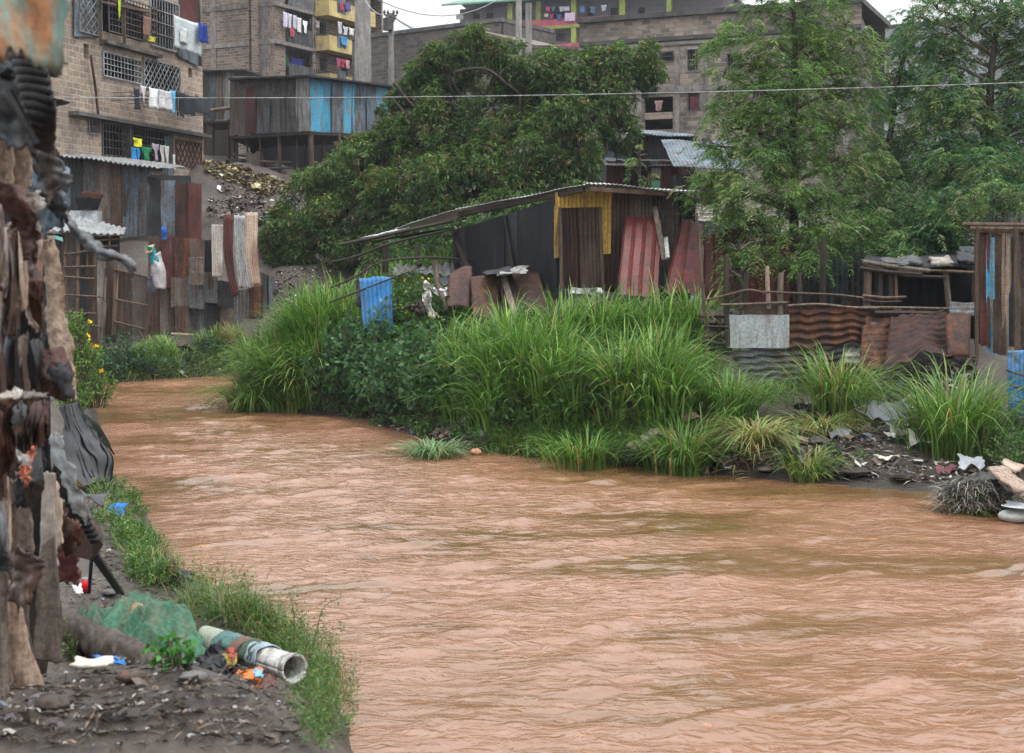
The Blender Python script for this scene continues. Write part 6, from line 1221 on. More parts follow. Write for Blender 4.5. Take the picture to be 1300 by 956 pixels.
npmesh('twig_litter', leaf_quads(tp_, unit(td_), RN.uniform(.03, .13, len(tp_)), RN.uniform(.005, .014, len(tp_))), np.repeat(pal([(.05, .04, .03), (.09, .07, .05), (.035, .03, .025), (.13, .1, .07)], len(tp_), .3), 4, 0), MT['scrap'], None, label='rotting twigs and leaf bits trodden into the near bank', cat='litter', kind='stuff')
# ================================================================ NEAR BANK JUNK
loft('black_tarp', [(82, 514, 18), (80, 545, 17.4), (92, 590, 16.8), (108, 618, 16.2)], [(98, 510, 18.6), (120, 545, 18.2), (142, 572, 17.6), (146, 606, 17)], 17.5, MT['tarp_black'], 'shiny black plastic tarp draped down the near bank below the yellow flowers', 'tarp', cr=.06, fs=2.5, fold=.22, nu=50, nv=30, hf=.15)
loft('black_tarp', [(96, 512, 18.5), (110, 530, 18.4), (126, 548, 18.3)], [(104, 520, 18.8), (132, 548, 18.7), (150, 578, 18.5)], 17.5, MT['tarp_black'], 'pointed black tarp flap beside the draped black tarp', 'tarp', cr=.04, fs=3, fold=.12, hf=.15)
scrap('yellow_rag', 106, 624, 30, 5, (.5, .28, .05), 'mustard yellow rag on the bank below the black tarp', 'rag')
scrap('blue_rag', 146, 662, 26, 9, (.02, .16, .5), 'bright blue rag lying in the near bank weeds', 'rag', cr=.02, fold=.02)
scrap('grey_scrap', 116, 648, 36, 10, (.1, .1, .11), 'grey plastic lying among weeds above the blue rag', 'plastic', cr=.03)
scrap('black_bag', 226, 748, 42, 7, (.02, .022, .028), 'small flat black bag at the near waterline', 'bag', cr=.02, fold=.01, rough=.35)
# green tarp
def tarp(name, q, label, puff, mt, sd, nf=2.2, nu=70, nv=50, fold=.075, cat='tarp'):
    TL, TR, BR, BL = [P(*c) for c in q]; mb = MB()
    def fn(u, v):
        k = 1 + .12 * noise.noise(Vector((u * 4, v * 4, sd))); uu = .5 + (u - .5) * k; vv = .5 + (v - .5) * k
        p = (TL * (1 - uu) + TR * uu) * (1 - vv) + (BL * (1 - uu) + BR * uu) * vv
        w_ = Vector((p.x * nf * 2.2 + p.y * 1.3, p.y * nf - p.x * 2.0, sd)); w2 = w_ + Vector((noise.noise(w_ * .7), noise.noise(w_ * .7 + Vector((5, 5, 5))), 0)) * 1.2
        h = (1 - abs(noise.noise(w2)) * 2.6) * fold + (1 - abs(noise.noise(w2 * 2.3 + Vector((9, 0, 0)))) * 2.4) * fold * .22 + noise.noise(w2 * 7) * fold * .03
        ed = min(u, 1 - u, v, 1 - v) * 4; ed = min(1, ed)
        return p + Vector((0, 0, puff * (sin(pi * u) * sin(pi * v)) ** .6 + h * (.35 + .65 * ed) - (1 - ed) * .06))
    mb.grid(fn, nu, nv); return mb.build(name, MT[mt], None, True, label=label, cat=cat, thick=.004)
tarp('green_tarp', [(120, 768, 10.4), (240, 768, 10.4), (272, 838, 9.25), (108, 822, 9.5)], 'crumpled faded green tarp heaped behind the mud-caked log', .05, 'tarp_green', 3, nf=1.5, fold=.1, nu=110, nv=80)
tarp('green_tarp', [(92, 772, 10.2), (130, 770, 10.2), (142, 806, 9.6), (86, 806, 9.8)], 'small puffed piece of faded green tarp at the foot of the big plank', .03, 'tarp_green', 8, nf=3.5, fold=.045, nu=36, nv=30)
tarp('green_tarp', [(150, 752, 10.9), (200, 756, 10.9), (212, 786, 10.2), (150, 780, 10.2)], 'darker green tarp end rumpled behind the main green tarp', .03, 'tarp_green', 14, nf=3.5, fold=.05, nu=36, nv=30)
MT['sacking'] = cloth((.24, .16, .09)); tarp('brown_sacking', [(160, 764, 10.2), (196, 768, 10.15), (208, 792, 9.75), (156, 784, 9.85)], 'brown sacking lying in a hollow of the green tarp', .0, 'sacking', 21, nu=24, nv=20, cat='sacking', fold=.03)
# beam, pipe
mb = MB(); a, b = P(74, 792, 9.9), P(206, 852, 8.75); d = b - a; up = Vector((.0, 0, .17)); sdv = Vector((.1, .2, 0)); _n = MB()
def _beam(u, v):
    an = u * 2 * pi; r = .115 * (1 + .12 * noise.noise(Vector((v * 6, cos(an), sin(an)))) + .2 * noise.noise(Vector((v * 22, cos(an) * 2, sin(an) * 2))) + .08 * noise.noise(Vector((v * 70, cos(an) * 5, sin(an) * 5)))); c = a + d * v
    return c + Vector((.05, .98, 0)).normalized() * cos(an) * r * 1.1 + Vector((0, 0, 1)) * sin(an) * r * 1.05
mb.grid(_beam, 28, 90); mb.poly([_beam(k / 16, 1) for k in range(16)]); mb.build('mud_beam', MT['beam_mud'], None, True, label='thick mud-caked log lying along the bank under the green tarp', cat='log')
a, b = P(262, 812, 9.9), P(374, 849, 8.9); pi_ = empty('plastic_pipe', b, 'white plastic drain pipe wrapped in coloured rags pointing to the river', 'pipe')
mb = MB(); dd = (b - a).normalized(); e1 = dd.cross(Vector((0, 0, 1))).normalized(); e2 = e1.cross(dd)
def _pipe(r): return lambda u, v: a + (b - a) * v + (e1 * cos(u * 2 * pi) + e2 * sin(u * 2 * pi)) * r
mb.grid(_pipe(.083), 28, 10); mb.build('pipe_wall', MT['pvc'], pi_, True, thick=.007)
mb = MB(); mb.grid(lambda u, v: b - dd * .05 * (1 - v) + (e1 * cos(u * 2 * pi) + e2 * sin(u * 2 * pi)) * .091, 28, 2); mb.build('pipe_socket', MT['pvc'], pi_, True, thick=.008)
def wrap(t0, t1, a0, a1, col, lb, r=.09):
    mb = MB(); sd = t0 * 9
    def fn(u, v):
        an = (a0 + (a1 - a0) * u); t = t0 + (t1 - t0) * v + .05 * noise.noise(Vector((u * 3, v * 2, sd))); rr = r + .02 * abs(noise.noise(Vector((u * 5, v * 5, sd + 3)))) + (.0 if sin(an) > -.2 else .02)
        return a + (b - a) * t + (e1 * cos(an) + e2 * sin(an)) * rr
    mb.grid(fn, 16, 10); mb.build('wrapped_rag', cloth(col), None, True, label=lb, cat='rag', thick=.006)
wrap(.0, .3, -.3, 3.4, (.26, .28, .22), 'greyish olive rag over the upper end of the white pipe')
wrap(.22, .45, .2, 3.6, (.1, .19, .18), 'dirty teal rag wound round the white pipe', .094)
wrap(.42, .54, -.6, 3.6, (.17, .1, .08), 'rusty red rag wound round the white pipe', .096)
wrap(.52, .66, -.2, 3.4, (.08, .13, .09), 'dark green rag wound round the white pipe', .093)
wrap(.62, .74, -.2, 3.3, (.3, .37, .42), 'pale blue rag nearest the open mouth of the white pipe', .095)
loft('black_bag', [(262, 822, 9.3), (258, 840, 9.1), (300, 856, 8.8)], [(280, 812, 9.4), (300, 845, 9.0), (312, 866, 8.7)], 9, MT['tarp_black'], 'crumpled black plastic bag beside the white pipe', 'bag', cr=.06, fs=6, fold=.06, nu=26, nv=24)
loft('black_bag', [(236, 838, 9.1), (262, 852, 8.9)], [(262, 830, 9.2), (308, 864, 8.75)], 9, MT['tarp_black'], 'flat dark plastic strip running under the white pipe', 'plastic', cr=.03, fs=7, fold=.04)
for lb, q, col in [('orange plastic scraps heaped under the pipe', [(300, 848), (332, 862)], (.7, .2, .04)), ('brighter orange scrap closest to the pipe mouth', [(322, 862), (338, 872)], (.75, .24, .05)), ('light blue scrap under the pipe rags', [(322, 850), (332, 858)], (.2, .42, .6)), ('yellow-brown scrap under the upper pipe', [(284, 830), (300, 842)], (.35, .26, .06)), ('maroon cloth hanging from the pipe mouth', [(334, 856), (352, 872)], (.14, .07, .06)), ('red scrap under the dark green rag', [(290, 824), (300, 832)], (.35, .06, .04))]:
    (x0, y0), (x1, y1) = q; loft('plastic_scrap', [(x0, y0, 9), (x0 + 2, y1, 8.8)], [(x1, y0 - 2, 9), (x1 - 1, y1 + 2, 8.8)], 8.9, cloth(col, .5), lb, 'plastic scrap', cr=.06, fs=12, nu=12, nv=10)
loft('blue_bag', [(120, 830, 8.95), (122, 836, 8.85)], [(156, 836, 8.8), (160, 844, 8.7)], 8.9, cloth((.02, .2, .6), .4), 'torn bright blue plastic lying in front of the mud beam', 'plastic', cr=.03, fs=14)
scrap('white_rag', 118, 862, 50, 10, (.6, .58, .48), 'dirty white and yellow rag on the near mud', 'rag', cr=.012, fold=.012)
lump('flat_stone', 166, 868, 40, 16, 'wood', 'brown stone at the frame foot beside the white rag', 'stone', cr=.05)
lump('flat_stone', 140, 756, 20, 8, 'concrete_old', 'small grey stone behind the green tarp', 'stone')
lump('bank_stone', 246, 868, 40, 10, 'concrete_old', 'long grey-brown stone in the mud under the white pipe', 'stone', cr=.12, fs=5)
lump('bank_stone', 70, 905, 46, 20, 'beam_mud', 'muddy stone lowest at the foot of the scrap wall', 'stone', cr=.12, fs=5)
o = empty('red_can', GH(108, 752), 'small bright red can behind the big plank', 'can'); c = GH(108, 752)
mb = MB(); mb.tube([c, c + Vector((0, 0, .1))], .033, 14); mb.build('can_body', cloth((.6, .01, .015), .3), o, True)
mb = MB(); mb.tube([c + Vector((0, 0, .1)), c + Vector((0, 0, .11))], .028, 14); mb.build('can_rim', MT['tin_light'], o)
loft('white_rag', [(92, 742, 10.2), (96, 754, 10.1)], [(104, 738, 10.3), (106, 752, 10.1)], 10, cloth((.5, .5, .5)), 'greyish white rag beside the small red can', 'rag', cr=.03, fs=8)

# ================================================================ SCRAP WALL close to the camera
def hide(nm, L, Rr, D, mt, lb, cat, **k):
    if nm in ('wall_plank', 'standing_plank', 'bark_slab', 'wood_slat', 'grey_plank_corner', 'scrap_board'): k['rag'] = .004
    k.setdefault('thick', .006); k.setdefault('rag', .014); k['cr'] = k.get('cr', .02) * .45; k['fold'] = k.get('fold', 0) * .6; k['bulge'] = k.get('bulge', 0) * .6; return loft(nm, L, Rr, D, MT[mt] if isinstance(mt, str) else mt, lb, cat, **k)
# dark backing boards, each a thing; near-black colour paints the shade in the gaps
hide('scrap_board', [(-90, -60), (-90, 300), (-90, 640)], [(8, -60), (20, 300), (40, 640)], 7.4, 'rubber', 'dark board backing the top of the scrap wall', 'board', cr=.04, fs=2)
hide('scrap_board', [(-10, 120), (0, 400), (-10, 700)], [(52, 120), (62, 400), (70, 720)], 7.8, 'rubber', 'near-black sheet painting shade into the gaps of the scrap wall behind the hides', 'sheet', cr=.06, fs=2.5)
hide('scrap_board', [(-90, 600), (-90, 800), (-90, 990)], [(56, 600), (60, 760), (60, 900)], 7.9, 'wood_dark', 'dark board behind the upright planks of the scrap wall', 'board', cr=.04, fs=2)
hide('painted_sheet', [(-60, -70, 3.6), (-60, 0, 3.5), (-30, 60, 3.5)], [(104, -70, 3.9), (94, 0, 3.9), (80, 76, 3.85)], 3.8, 'patina', 'green and rust coloured painted sheet hanging over the top of the scrap wall', 'metal sheet', cr=.03, fs=5, nu=30, ridge=0, fold=.03)
hide('rusty_box', [(30, 58), (36, 80), (40, 98)], [(74, 60), (80, 82), (74, 102)], 4.6, 'tin_darkrust', 'bent rusty brown metal box end under the painted sheet', 'metal scrap', cr=.05, fs=8, bulge=.08)
hide('tin_scrap', [(46, 102, 5), (56, 130, 5)], [(64, 100, 5.2), (60, 122, 5.2)], 5, 'tin_maroon', 'small dull maroon scrap behind the black ribbed rubber', 'metal scrap', cr=.03)
# black ribbed rubber curve
mb = MB(); cl = [P(-20, 30, 4.7), P(8, 62, 4.7), P(26, 98, 4.7), P(36, 140, 4.7), P(48, 186, 4.75)]; cr_ = [P(24, 34, 4.5), P(50, 62, 4.45), P(62, 100, 4.45), P(72, 146, 4.5), P(66, 192, 4.7)]
def _rub(u, v):
    a = spl(cl, v); b = spl(cr_, v); p = a.lerp(b, u); rb = abs(sin(v * 16 * pi)) ** .7
    p += Vector((0, -.09 * sin(pi * u) - .018 * rb, 0)) + (b - a).normalized() * (.012 * rb * u)
    return p + Vector((0, 1, .3)) * .02 * noise.noise(p * 9)
mb.grid(_rub, 14, 150)
mb.build('ribbed_rubber', MT['rubber'], None, True, thick=.02, label='thick black ribbed rubber mat curving down the scrap wall', cat='rubber mat')
hide('felt_sheet', [(-60, 40), (-40, 120), (-30, 175)], [(20, 55), (40, 110), (52, 190)], 5.0, 'tin_dark', 'dark grey felt sheet behind the black ribbed rubber', 'felt sheet', cr=.07, fs=7, fold=.05)
mb = MB(); mb.tube([P(12, 116, 4.55), P(30, 150, 4.5), P(46, 182, 4.5)], .012, 6); mb.build('metal_rod', MT['tin_black'], None, label='dark metal rod crossing the black ribbed rubber', cat='rod')
for k, (x0, x1, y0, y1, mt, lb) in enumerate([(-30, 6, 150, 250, 'wood', 'brown splintered slat at the edge of the scrap wall'), (4, 18, 160, 256, 'wood_pale', 'pale splintered slat in the upper scrap wall'), (17, 32, 156, 250, 'wood', 'brown slat next to the pale splintered one'), (30, 42, 170, 242, 'wood_pale', 'short pale slat at the inner end of the upper slats')]):
    hide('wood_slat', [(x0, y0), (x0 + 1, y1)], [(x1, y0), (x1 - 2, y1 - 4)], 5.6 + .05 * k, mt, lb, 'slat', cr=.012, thick=.02)
hide('grey_sheet', [(40, 176), (42, 220), (40, 262)], [(60, 178), (84, 216), (88, 232)], 6.0, 'tin_grey', 'crumpled grey metal sheet below the black ribbed rubber', 'metal sheet', cr=.09, fs=6)
hide('grey_sheet', [(36, 226), (30, 262), (40, 300)], [(88, 226), (86, 260), (84, 292)], 6.2, 'tin_bluegrey', 'larger crumpled blue-grey sheet above the twisted metal strip', 'metal sheet', cr=.08, fs=5)
hide('white_scrap', [(30, 250), (40, 262)], [(48, 243), (58, 266)], 5.7, 'pvc', 'white torn scrap shining beside the twisted strip', 'scrap', cr=.04, fs=9)
hide('twisted_strip', [(48, 240), (56, 262), (84, 286), (100, 308), (124, 322), (150, 334), (172, 348)], [(72, 240), (80, 262), (94, 284), (112, 300), (132, 314), (154, 322), (176, 334)], 6.3, 'tin_grey', 'long twisted metal strip jutting out over the river view', 'metal strip', cr=.05, fs=7, nu=10, nv=50, bulge=.04)
hide('black_flap', [(46, 238), (54, 256), (70, 274)], [(74, 240), (80, 254), (88, 280)], 6.15, 'rubber', 'black flap where the twisted strip leaves the wall', 'flap', cr=.04, fs=8)
hide('hide_flap', [(12, 252), (10, 300), (16, 340)], [(40, 262), (44, 300), (34, 332)], 5.5, 'tin_darkrust', 'dull red-brown flap below the white torn scrap', 'flap', cr=.06, fs=7)
hide('hanging_hide', [(2, 290), (0, 350), (6, 410), (14, 420)], [(52, 286), (52, 330), (32, 380), (20, 424)], 5.6, 'hide', 'long grey-brown hanging hide at the middle of the scrap wall', 'hide', cr=.07, fs=5, fold=.05, nu=26, nv=40)
hide('hanging_hide', [(30, 300), (26, 360), (34, 402), (50, 414)], [(54, 290), (54, 340), (53, 380), (53, 415)], 5.75, 'tin_beige', 'reddish tan hide strip beside the long grey-brown hide', 'hide', cr=.05, fs=6, fold=.03, nu=20, nv=34)
hide('pale_carpet', [(58, 312), (60, 350), (64, 400), (70, 450), (80, 492)], [(66, 306), (76, 345), (82, 400), (92, 440), (94, 500)], 6.6, 'hide_pale', 'long pale shaggy carpet strip hanging at the edge of the scrap wall', 'carpet', cr=.03, fs=4, nu=16, nv=60, bulge=.05, thick=.03, hf=.5)
hide('striped_rag', [(38, 284), (42, 300)], [(50, 278), (56, 306)], 6.4, cloth((.35, .22, .17)), 'small striped reddish rag above the pale carpet strip', 'rag', cr=.03)
hide('black_sheet', [(52, 300), (54, 360), (56, 450)], [(62, 300), (66, 360), (76, 460)], 6.9, 'rubber', 'black rubber sheet between the hides and the pale carpet', 'rubber sheet', cr=.05)
hide('grey_fold', [(60, 470), (70, 486), (84, 504)], [(82, 460), (92, 470), (95, 500)], 6.0, 'tin_dark', 'dusty grey rolled edge below the pale carpet strip', 'fold', cr=.04, bulge=.06)
hide('tin_diagonal', [(60, 556), (74, 600), (90, 640), (104, 662)], [(76, 552), (88, 590), (104, 630), (117, 658)], 7.0, 'tin_light', 'bent pale grey tin strip slanting down to the bank', 'tin strip', cr=.04, fs=5, nv=30)
hide('tin_diagonal', [(66, 594), (80, 632), (92, 660)], [(74, 588), (92, 626), (100, 656)], 7.05, 'tin_black', 'black edge strip under the pale grey tin strip', 'tin strip', cr=.02)
hide('white_tape', [(8, 572), (22, 582), (34, 590)], [(12, 566), (26, 572), (38, 584)], 5.9, cloth((.6, .58, .55), .5), 'short white cloth tape tied on the lower scrap wall', 'cloth tape', cr=.02)
hide('orange_rag', [(32, 566), (28, 590), (30, 610)], [(46, 562), (42, 590), (38, 612)], 6.0, cloth((.5, .17, .1)), 'orange-red rag hanging beside the white cloth tape', 'rag', cr=.03, fold=.03)
hide('black_gap_sheet', [(18, 560), (20, 600), (18, 640)], [(56, 560), (58, 600), (34, 640)], 6.5, 'rubber', 'black sheet behind the orange-red rag', 'rubber sheet', cr=.04)
P_ = [(-40, 8, 610, 960, 6.6, 'wood_grey', 'broad grey plank at the outer edge of the lower scrap wall'), (6, 20, 610, 760, 7.1, 'wood', 'narrow brown plank beside the broad grey plank'), (22, 40, 600, 700, 7.2, 'wood_grey', 'short grey plank under the orange-red rag'), (54, 70, 600, 720, 6.9, 'tin_pale', 'pale weathered plank above the big standing plank'), (68, 78, 612, 690, 7.2, 'tin_beige', 'thin tan lath behind the pale weathered plank')]
for x0, x1, y0, y1, D, mt, lb in P_: hide('wall_plank', [(x0, y0), (x0 - 1, (y0 + y1) / 2), (x0 - 3, y1)], [(x1, y0), (x1 + 1, (y0 + y1) / 2), (x1 + 2, y1)], D, mt, lb, 'plank', cr=.012, thick=.025)
hide('standing_plank', [(54, 690), (48, 760), (42, 838)], [(68, 680), (76, 760), (78, 840)], 6.7, 'wood_grey', 'big weathered plank standing on the ground beside the mud beam', 'plank', cr=.012, fs=4, thick=.03)
hide('bark_slab', [(-10, 728), (4, 800), (20, 880)], [(22, 734), (34, 800), (60, 880)], 6.3, 'wood_pale', 'curved pale bark slab splaying out at the foot of the scrap wall', 'bark slab', cr=.02, bulge=.05, thick=.02)
hide('bark_slab', [(24, 760), (20, 800), (20, 840)], [(36, 756), (37, 800), (48, 850)], 6.8, 'tin_taupe', 'narrow greyish bark slab behind the curved pale one', 'bark slab', cr=.015, thick=.02)
hide('grey_plank_corner', [(-40, 720), (-40, 900)], [(8, 720), (12, 900)], 6.0, 'wood_grey', 'wide grey board at the very foot of the scrap wall', 'board', cr=.015, thick=.03)
hide('brown_plate', [(10, 700), (12, 730), (22, 770)], [(54, 704), (54, 722), (40, 762)], 6.0, 'hide', 'bent brown leathery plate jammed between the planks', 'plate', cr=.04, fs=7, bulge=.06)
hide('dark_plate', [(-30, 700), (-30, 740)], [(10, 698), (16, 720)], 5.8, 'rubber', 'black bent plate beside the brown leathery plate', 'plate', cr=.04)
def shard(pts, D, mt, label, cat='metal sheet', name='torn_sheet', tilt=.25, crease=.05, dz=0):
    """a torn sheet with straight creases and sharp corners"""
    c = sum((Vector((x, y, 0)) for x, y in pts), Vector()) / len(pts); n = len(pts); _sd[0] += 1; rr = random.Random(_sd[0]); mb = MB()
    ring = []; fl = [(rr.uniform(-18, 18), rr.uniform(-18, 18), rr.uniform(0, 2 * pi), rr.uniform(.4, 1)) for _ in range(4)]
    def dep(x, y):
        X, Y = x - c.x, y - c.y
        return D + X * .002 * tilt * 4 + sum(abs((X - a) * cos(t) + (Y - b) * sin(t)) * k * crease * .05 for a, b, t, k in fl) + .012 * noise.noise(Vector((x * .12, y * .12, D)))
    for i, (x, y) in enumerate(pts):
        x2, y2 = pts[(i + 1) % n]
        for j in range(6):
            t = j / 6; jt = 0 if j == 0 else 1; ring.append((x + (x2 - x) * t + jt * rr.uniform(-1, 1), y + (y2 - y) * t + jt * rr.uniform(-1, 1)))
    K = 7; Rg = [[P(c.x + (x - c.x) * (1 - q / K), c.y + (y - c.y) * (1 - q / K), dep(c.x + (x - c.x) * (1 - q / K), c.y + (y - c.y) * (1 - q / K))) for x, y in ring] for q in range(K)]; m_ = len(ring); cc = P(c.x, c.y, dep(c.x, c.y))
    for q in range(K - 1):
        for i in range(m_): k_ = (i + 1) % m_; mb.poly([Rg[q][i], Rg[q][k_], Rg[q + 1][k_], Rg[q + 1][i]])
    for i in range(m_): mb.poly([Rg[K - 1][i], Rg[K - 1][(i + 1) % m_], cc])
    return mb.build(name, MT[mt], None, False, label=label, cat=cat, thick=.005)
for pts, D, mt, lb in [
    ([(-10, 44), (18, 50), (30, 78), (22, 128), (-10, 132)], 4.9, 'tin_dark', 'dark grey torn sheet tucked behind the black ribbed rubber'),
    ([(42, 180), (60, 172), (76, 196), (66, 232), (50, 226)], 5.9, 'tin_grey', 'creased grey sheet corner just under the black ribbed rubber'),
    ([(62, 206), (88, 214), (88, 262), (74, 268), (60, 238)], 6.05, 'tin_bluegrey', 'sharp blue-grey sheet above the root of the twisted strip'),
    ([(0, 230), (30, 236), (46, 252), (30, 282), (8, 270), (-12, 262)], 5.2, 'tin_darkrust', 'dark rusty torn sheet below the splintered slats'),
    ([(28, 248), (46, 244), (58, 262), (44, 270)], 5.15, 'pvc', 'bright white torn corner poking out of the dark rusty sheet'),
    ([(34, 300), (53, 296), (54, 418), (42, 404), (30, 360)], 5.5, 'tin_rust', 'reddish brown pointed sheet beside the long pale streaked one'),
    ([(46, 446), (80, 440), (95, 476), (84, 510), (54, 500)], 5.95, 'tin_darkrust', 'dark rust-brown sheet jutting out under the pale carpet strip'),
    ([(24, 574), (52, 566), (56, 620), (40, 652), (28, 622)], 6.2, 'rubber', 'black pointed sheet hanging behind the orange-red rag'),
    ([(76, 640), (98, 650), (104, 690), (84, 708), (74, 680)], 7.5, 'tin_rust', 'rust brown sheet between the planks and the rusty bracket')]:
    shard(pts, D, mt, lb)
# narrow torn strips hanging one over the other down the wall
for x0, x1, y0, y1, sw, D, mt, lb in [
    (-8, 6, 262, 372, 4, 5.0, 'hide', 'mottled brown strip at the very edge above the taupe one'), (4, 15, 286, 400, -3, 5.25, 'tin_pale', 'pale streaked strip hanging beside the mottled brown one'),
    (13, 27, 290, 424, 3, 5.35, 'hide', 'long brown and cream streaked strip in the middle of the wall'), (25, 35, 288, 396, 5, 5.45, 'tin_beige', 'tan strip between the long streaked strip and the reddish pointed sheet'),
    (-10, 3, 366, 452, 2, 5.05, 'tin_taupe', 'short taupe strip at the edge of the wall'), (0, 9, 398, 520, 3, 5.3, 'tin_darkrust', 'dark rust strip running down beside the short taupe strip'),
    (10, 20, 418, 500, -2, 6.1, 'tin_dark', 'narrow charcoal strip in the dark hollow of the wall'), (30, 37, 424, 506, 4, 6.2, 'tin_brown', 'narrow brown strip in the dark hollow of the wall'),
    (44, 58, 428, 500, 8, 6.0, 'tin_black', 'soot black strip left of the rust-brown jutting sheet'.replace('left of', 'beside')), (-10, 8, 498, 640, 2, 5.5, 'tin_brown', 'brown wet strip at the edge above the leathery plate'),
    (6, 24, 504, 602, -4, 5.45, 'tin_darkrust', 'dark rusty wet strip hanging over the standing planks'), (22, 44, 502, 572, 2, 5.5, 'hide_dark', 'blackish wet strip hanging over the orange-red rag'),
    (42, 70, 504, 566, -6, 5.6, 'tin_darkrust', 'broad rusty wet flap hanging below the jutting sheet'), (4, 34, 494, 514, 0, 5.35, 'tin_pale', 'pale greyish folded edge across the lower wall'),
    (34, 60, 496, 512, 0, 5.4, 'tin_taupe', 'taupe folded edge next to the pale greyish one'), (-10, 10, 628, 716, 4, 5.75, 'tin_grey', 'grey strip at the edge below the brown wet strip'), (8, 16, 604, 700, 2, 6.2, 'tin_beige', 'thin tan strip between the grey strip and the short grey plank')]:
    ym = (y0 + y1) / 2
    loft('torn_strip', [(x0, y0, D + .1), (x0 + sw * .6, ym, D - .06), (x0 + sw, y1, D + .08)], [(x1, y0 + 3, D + .22), (x1 + sw * .3, ym, D + .1), (x1 + sw * .5, y1 - 6, D + .16)], D, MT[mt], lb, 'torn sheet', cr=.012, fs=5, hf=.4, fold=.05, rag=.01, thick=.004, nu=14, nv=30, group='torn strips hanging on the scrap wall')
# rusty box with straps and legs
sp_ = empty('rusty_bracket', P(108, 716, 8.4), 'rusty brown bracket box with strapped springs on two dark legs', 'bracket')
mb = MB(); q = [P(96, 668, 8.5), P(116, 668, 8.3), P(131, 692, 8.2), P(118, 712, 8.3), P(92, 706, 8.6)]
mb.poly(q); dv = Vector((-.05, .2, .02)); mb.poly([p + dv for p in reversed(q)])
for i in range(5): mb.quad(q[i], q[i] + dv, q[(i + 1) % 5] + dv, q[(i + 1) % 5])
mb.build('bracket_box', MT['tin_darkrust'], sp_)
mb = MB()
for k in range(7): mb.tube([P(94 + k * 3.5, 648 + k * 6.4, 8.2), P(106 + k * 3.5, 640 + k * 6.4 + 6, 8.2)], .022, 7)
mb.build('spring_stack', MT['tin_black'], sp_, True)
for x0, y0, x1, y1 in ((116, 712, 113, 752), (124, 706, 156, 754), (119, 708, 150, 752)):
    mb = MB(); mb.beam(P(x0, y0, 8.3), P(x1, y1, 9.4 if x1 > 130 else 8.9), .02); mb.build('leg', MT['tin_black'], sp_)
hide('rust_brick', [(74, 690), (74, 740)], [(98, 696), (102, 738)], 8.7, 'tin_maroon', 'reddish board leaning under the rusty bracket', 'board', cr=.02, thick=.05)
hide('brown_sheet_lower', [(76, 590), (82, 640), (84, 690)], [(92, 640), (98, 670), (96, 700)], 7.6, 'tin_brown', 'brown sheet piece behind the bent pale grey tin strip', 'sheet', cr=.03)

# ================================================================ AIR, LIGHT, CAMERA
def haze(den):
    m = bpy.data.materials.new('haze'); m.use_nodes = True; n = m.node_tree; n.nodes.clear()
    o = n.nodes.new('ShaderNodeOutputMaterial'); v = n.nodes.new('ShaderNodeVolumePrincipled'); v.inputs['Color'].default_value = (.86, .91, 1, 1); v.inputs['Density'].default_value = den; v.inputs['Anisotropy'].default_value = .2
    n.links.new(v.outputs[0], o.inputs['Volume'])
    mb = MB(); mb.obox((-720, -130, -3), (1440, 0, 0), (0, 1650, 0), (0, 0, 45)); ob = mb.build('haze', m, None, kind='stuff', label='thin pale rainy air over the river and houses', cat='haze'); return ob
HAZE = .00035
if HAZE: haze(HAZE)
w = bpy.data.worlds.new('World'); S.world = w; w.use_nodes = True; nt = w.node_tree; ns = nt.nodes; ls = nt.links; bg = ns['Background']
SE, SR = 62, 125
sky = ns.new('ShaderNodeTexSky'); sky.sky_type = 'NISHITA'; sky.sun_disc = False; sky.sun_elevation = math.radians(SE); sky.sun_rotation = math.radians(SR); sky.air_density = 1.0; sky.dust_density = 5; sky.ozone_density = 1
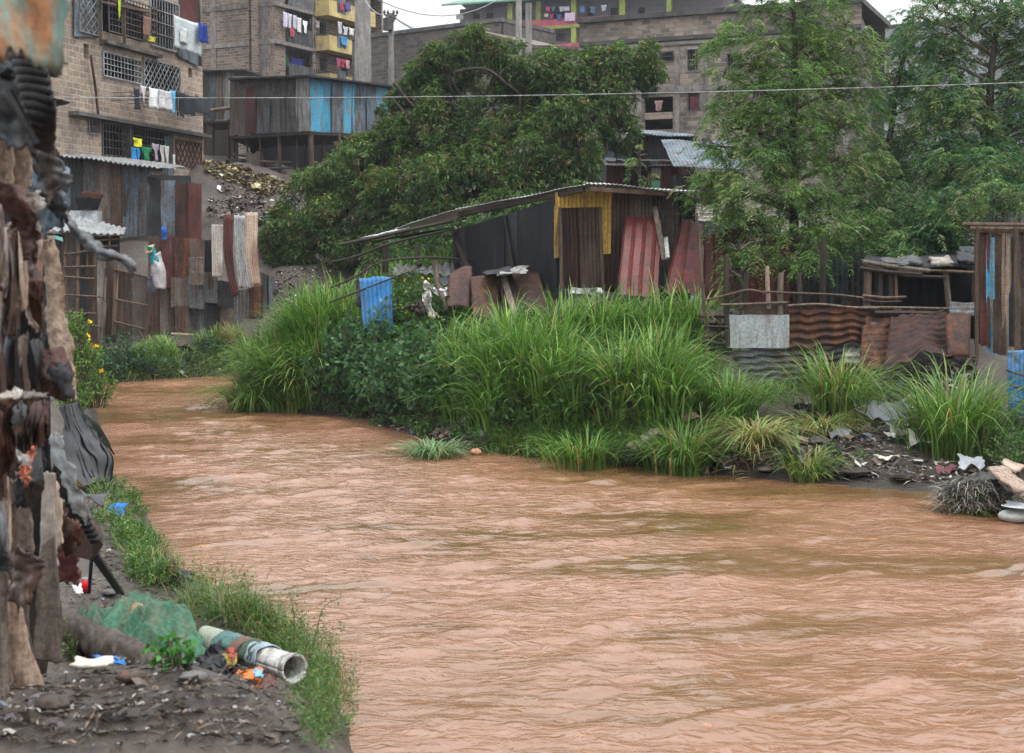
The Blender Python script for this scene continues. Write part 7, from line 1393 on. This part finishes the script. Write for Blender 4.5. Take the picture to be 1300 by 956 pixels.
# overcast: the blue sky greyed by a cloud layer that brightens towards the zenith
hs = N(ns, 'ShaderNodeHueSaturation', Saturation=.25); ls.new(sky.outputs[0], hs.inputs['Color'])
tc = ns.new('ShaderNodeTexCoord'); nz = N(ns, 'ShaderNodeTexNoise', Scale=2.2, Detail=6, Roughness=.55); mp = ns.new('ShaderNodeMapping'); mp.inputs['Scale'].default_value = (1, 1, 2.5); ls.new(tc.outputs['Generated'], mp.inputs[0]); ls.new(mp.outputs[0], nz.inputs['Vector'])
rp = ramp(ns, [(.3, (8.2, 8.6, 9.1)), (.7, (10.2, 10.5, 10.9))]); 
rp.color_ramp.elements[0].color = (.78, .815, .86, 1); rp.color_ramp.elements[1].color = (.96, .98, 1, 1); ls.new(nz.outputs[0], rp.inputs[0])
sx = ns.new('ShaderNodeSeparateXYZ'); ls.new(tc.outputs['Generated'], sx.inputs[0]); zr = N(ns, 'ShaderNodeMapRange'); ls.new(sx.outputs[2], zr.inputs[0]); zr.inputs[1].default_value = 0; zr.inputs[2].default_value = 1; zr.inputs[3].default_value = 7.5; zr.inputs[4].default_value = 24
sc_ = N(ns, 'ShaderNodeVectorMath', operation='SCALE'); ls.new(rp.outputs[0], sc_.inputs[0]); ls.new(zr.outputs[0], sc_.inputs['Scale'])
c = mix(ns, ls, .85, hs.outputs[0], sc_.outputs[0]); ls.new(c, bg.inputs[0]); bg.inputs[1].default_value = .1
L = bpy.data.lights.new('sun', 'SUN'); L.energy = 1.2; L.angle = math.radians(18); L.color = (1, .97, .93); lo = bpy.data.objects.new('sun', L); COL.objects.link(lo)
sd_ = Vector((sin(math.radians(SR)) * cos(math.radians(SE)), cos(math.radians(SR)) * cos(math.radians(SE)), sin(math.radians(SE))))
lo.rotation_euler = (-sd_).to_track_quat('-Z', 'Y').to_euler(); lo.location = (0, 0, 40)
cam = bpy.data.cameras.new('camera'); co = bpy.data.objects.new('camera', cam); COL.objects.link(co); S.camera = co
co.location = (0, 0, CAMH); co.rotation_euler = (pi / 2 - TH, 0, 0); cam.sensor_width = 36; cam.lens = 36 * FPX / 1300; cam.shift_y = -45 / 1300; cam.clip_start = .1; cam.clip_end = 3000
cam.dof.use_dof = True; cam.dof.focus_distance = 27; cam.dof.aperture_fstop = 4.5
S.view_settings.view_transform = 'Standard'; S.view_settings.look = 'None'; S.view_settings.gamma = 1; S.view_settings.exposure = .52
S.render.engine = 'CYCLES'; cy = S.cycles; cy.max_bounces = 6; cy.diffuse_bounces = 3; cy.glossy_bounces = 3; cy.transmission_bounces = 3; cy.volume_bounces = 0; cy.transparent_max_bounces = 6
cy.use_adaptive_sampling = True; cy.adaptive_threshold = .015; cy.use_denoising = True; cy.denoising_prefilter = 'NONE'; cy.caustics_reflective = False; cy.caustics_refractive = False
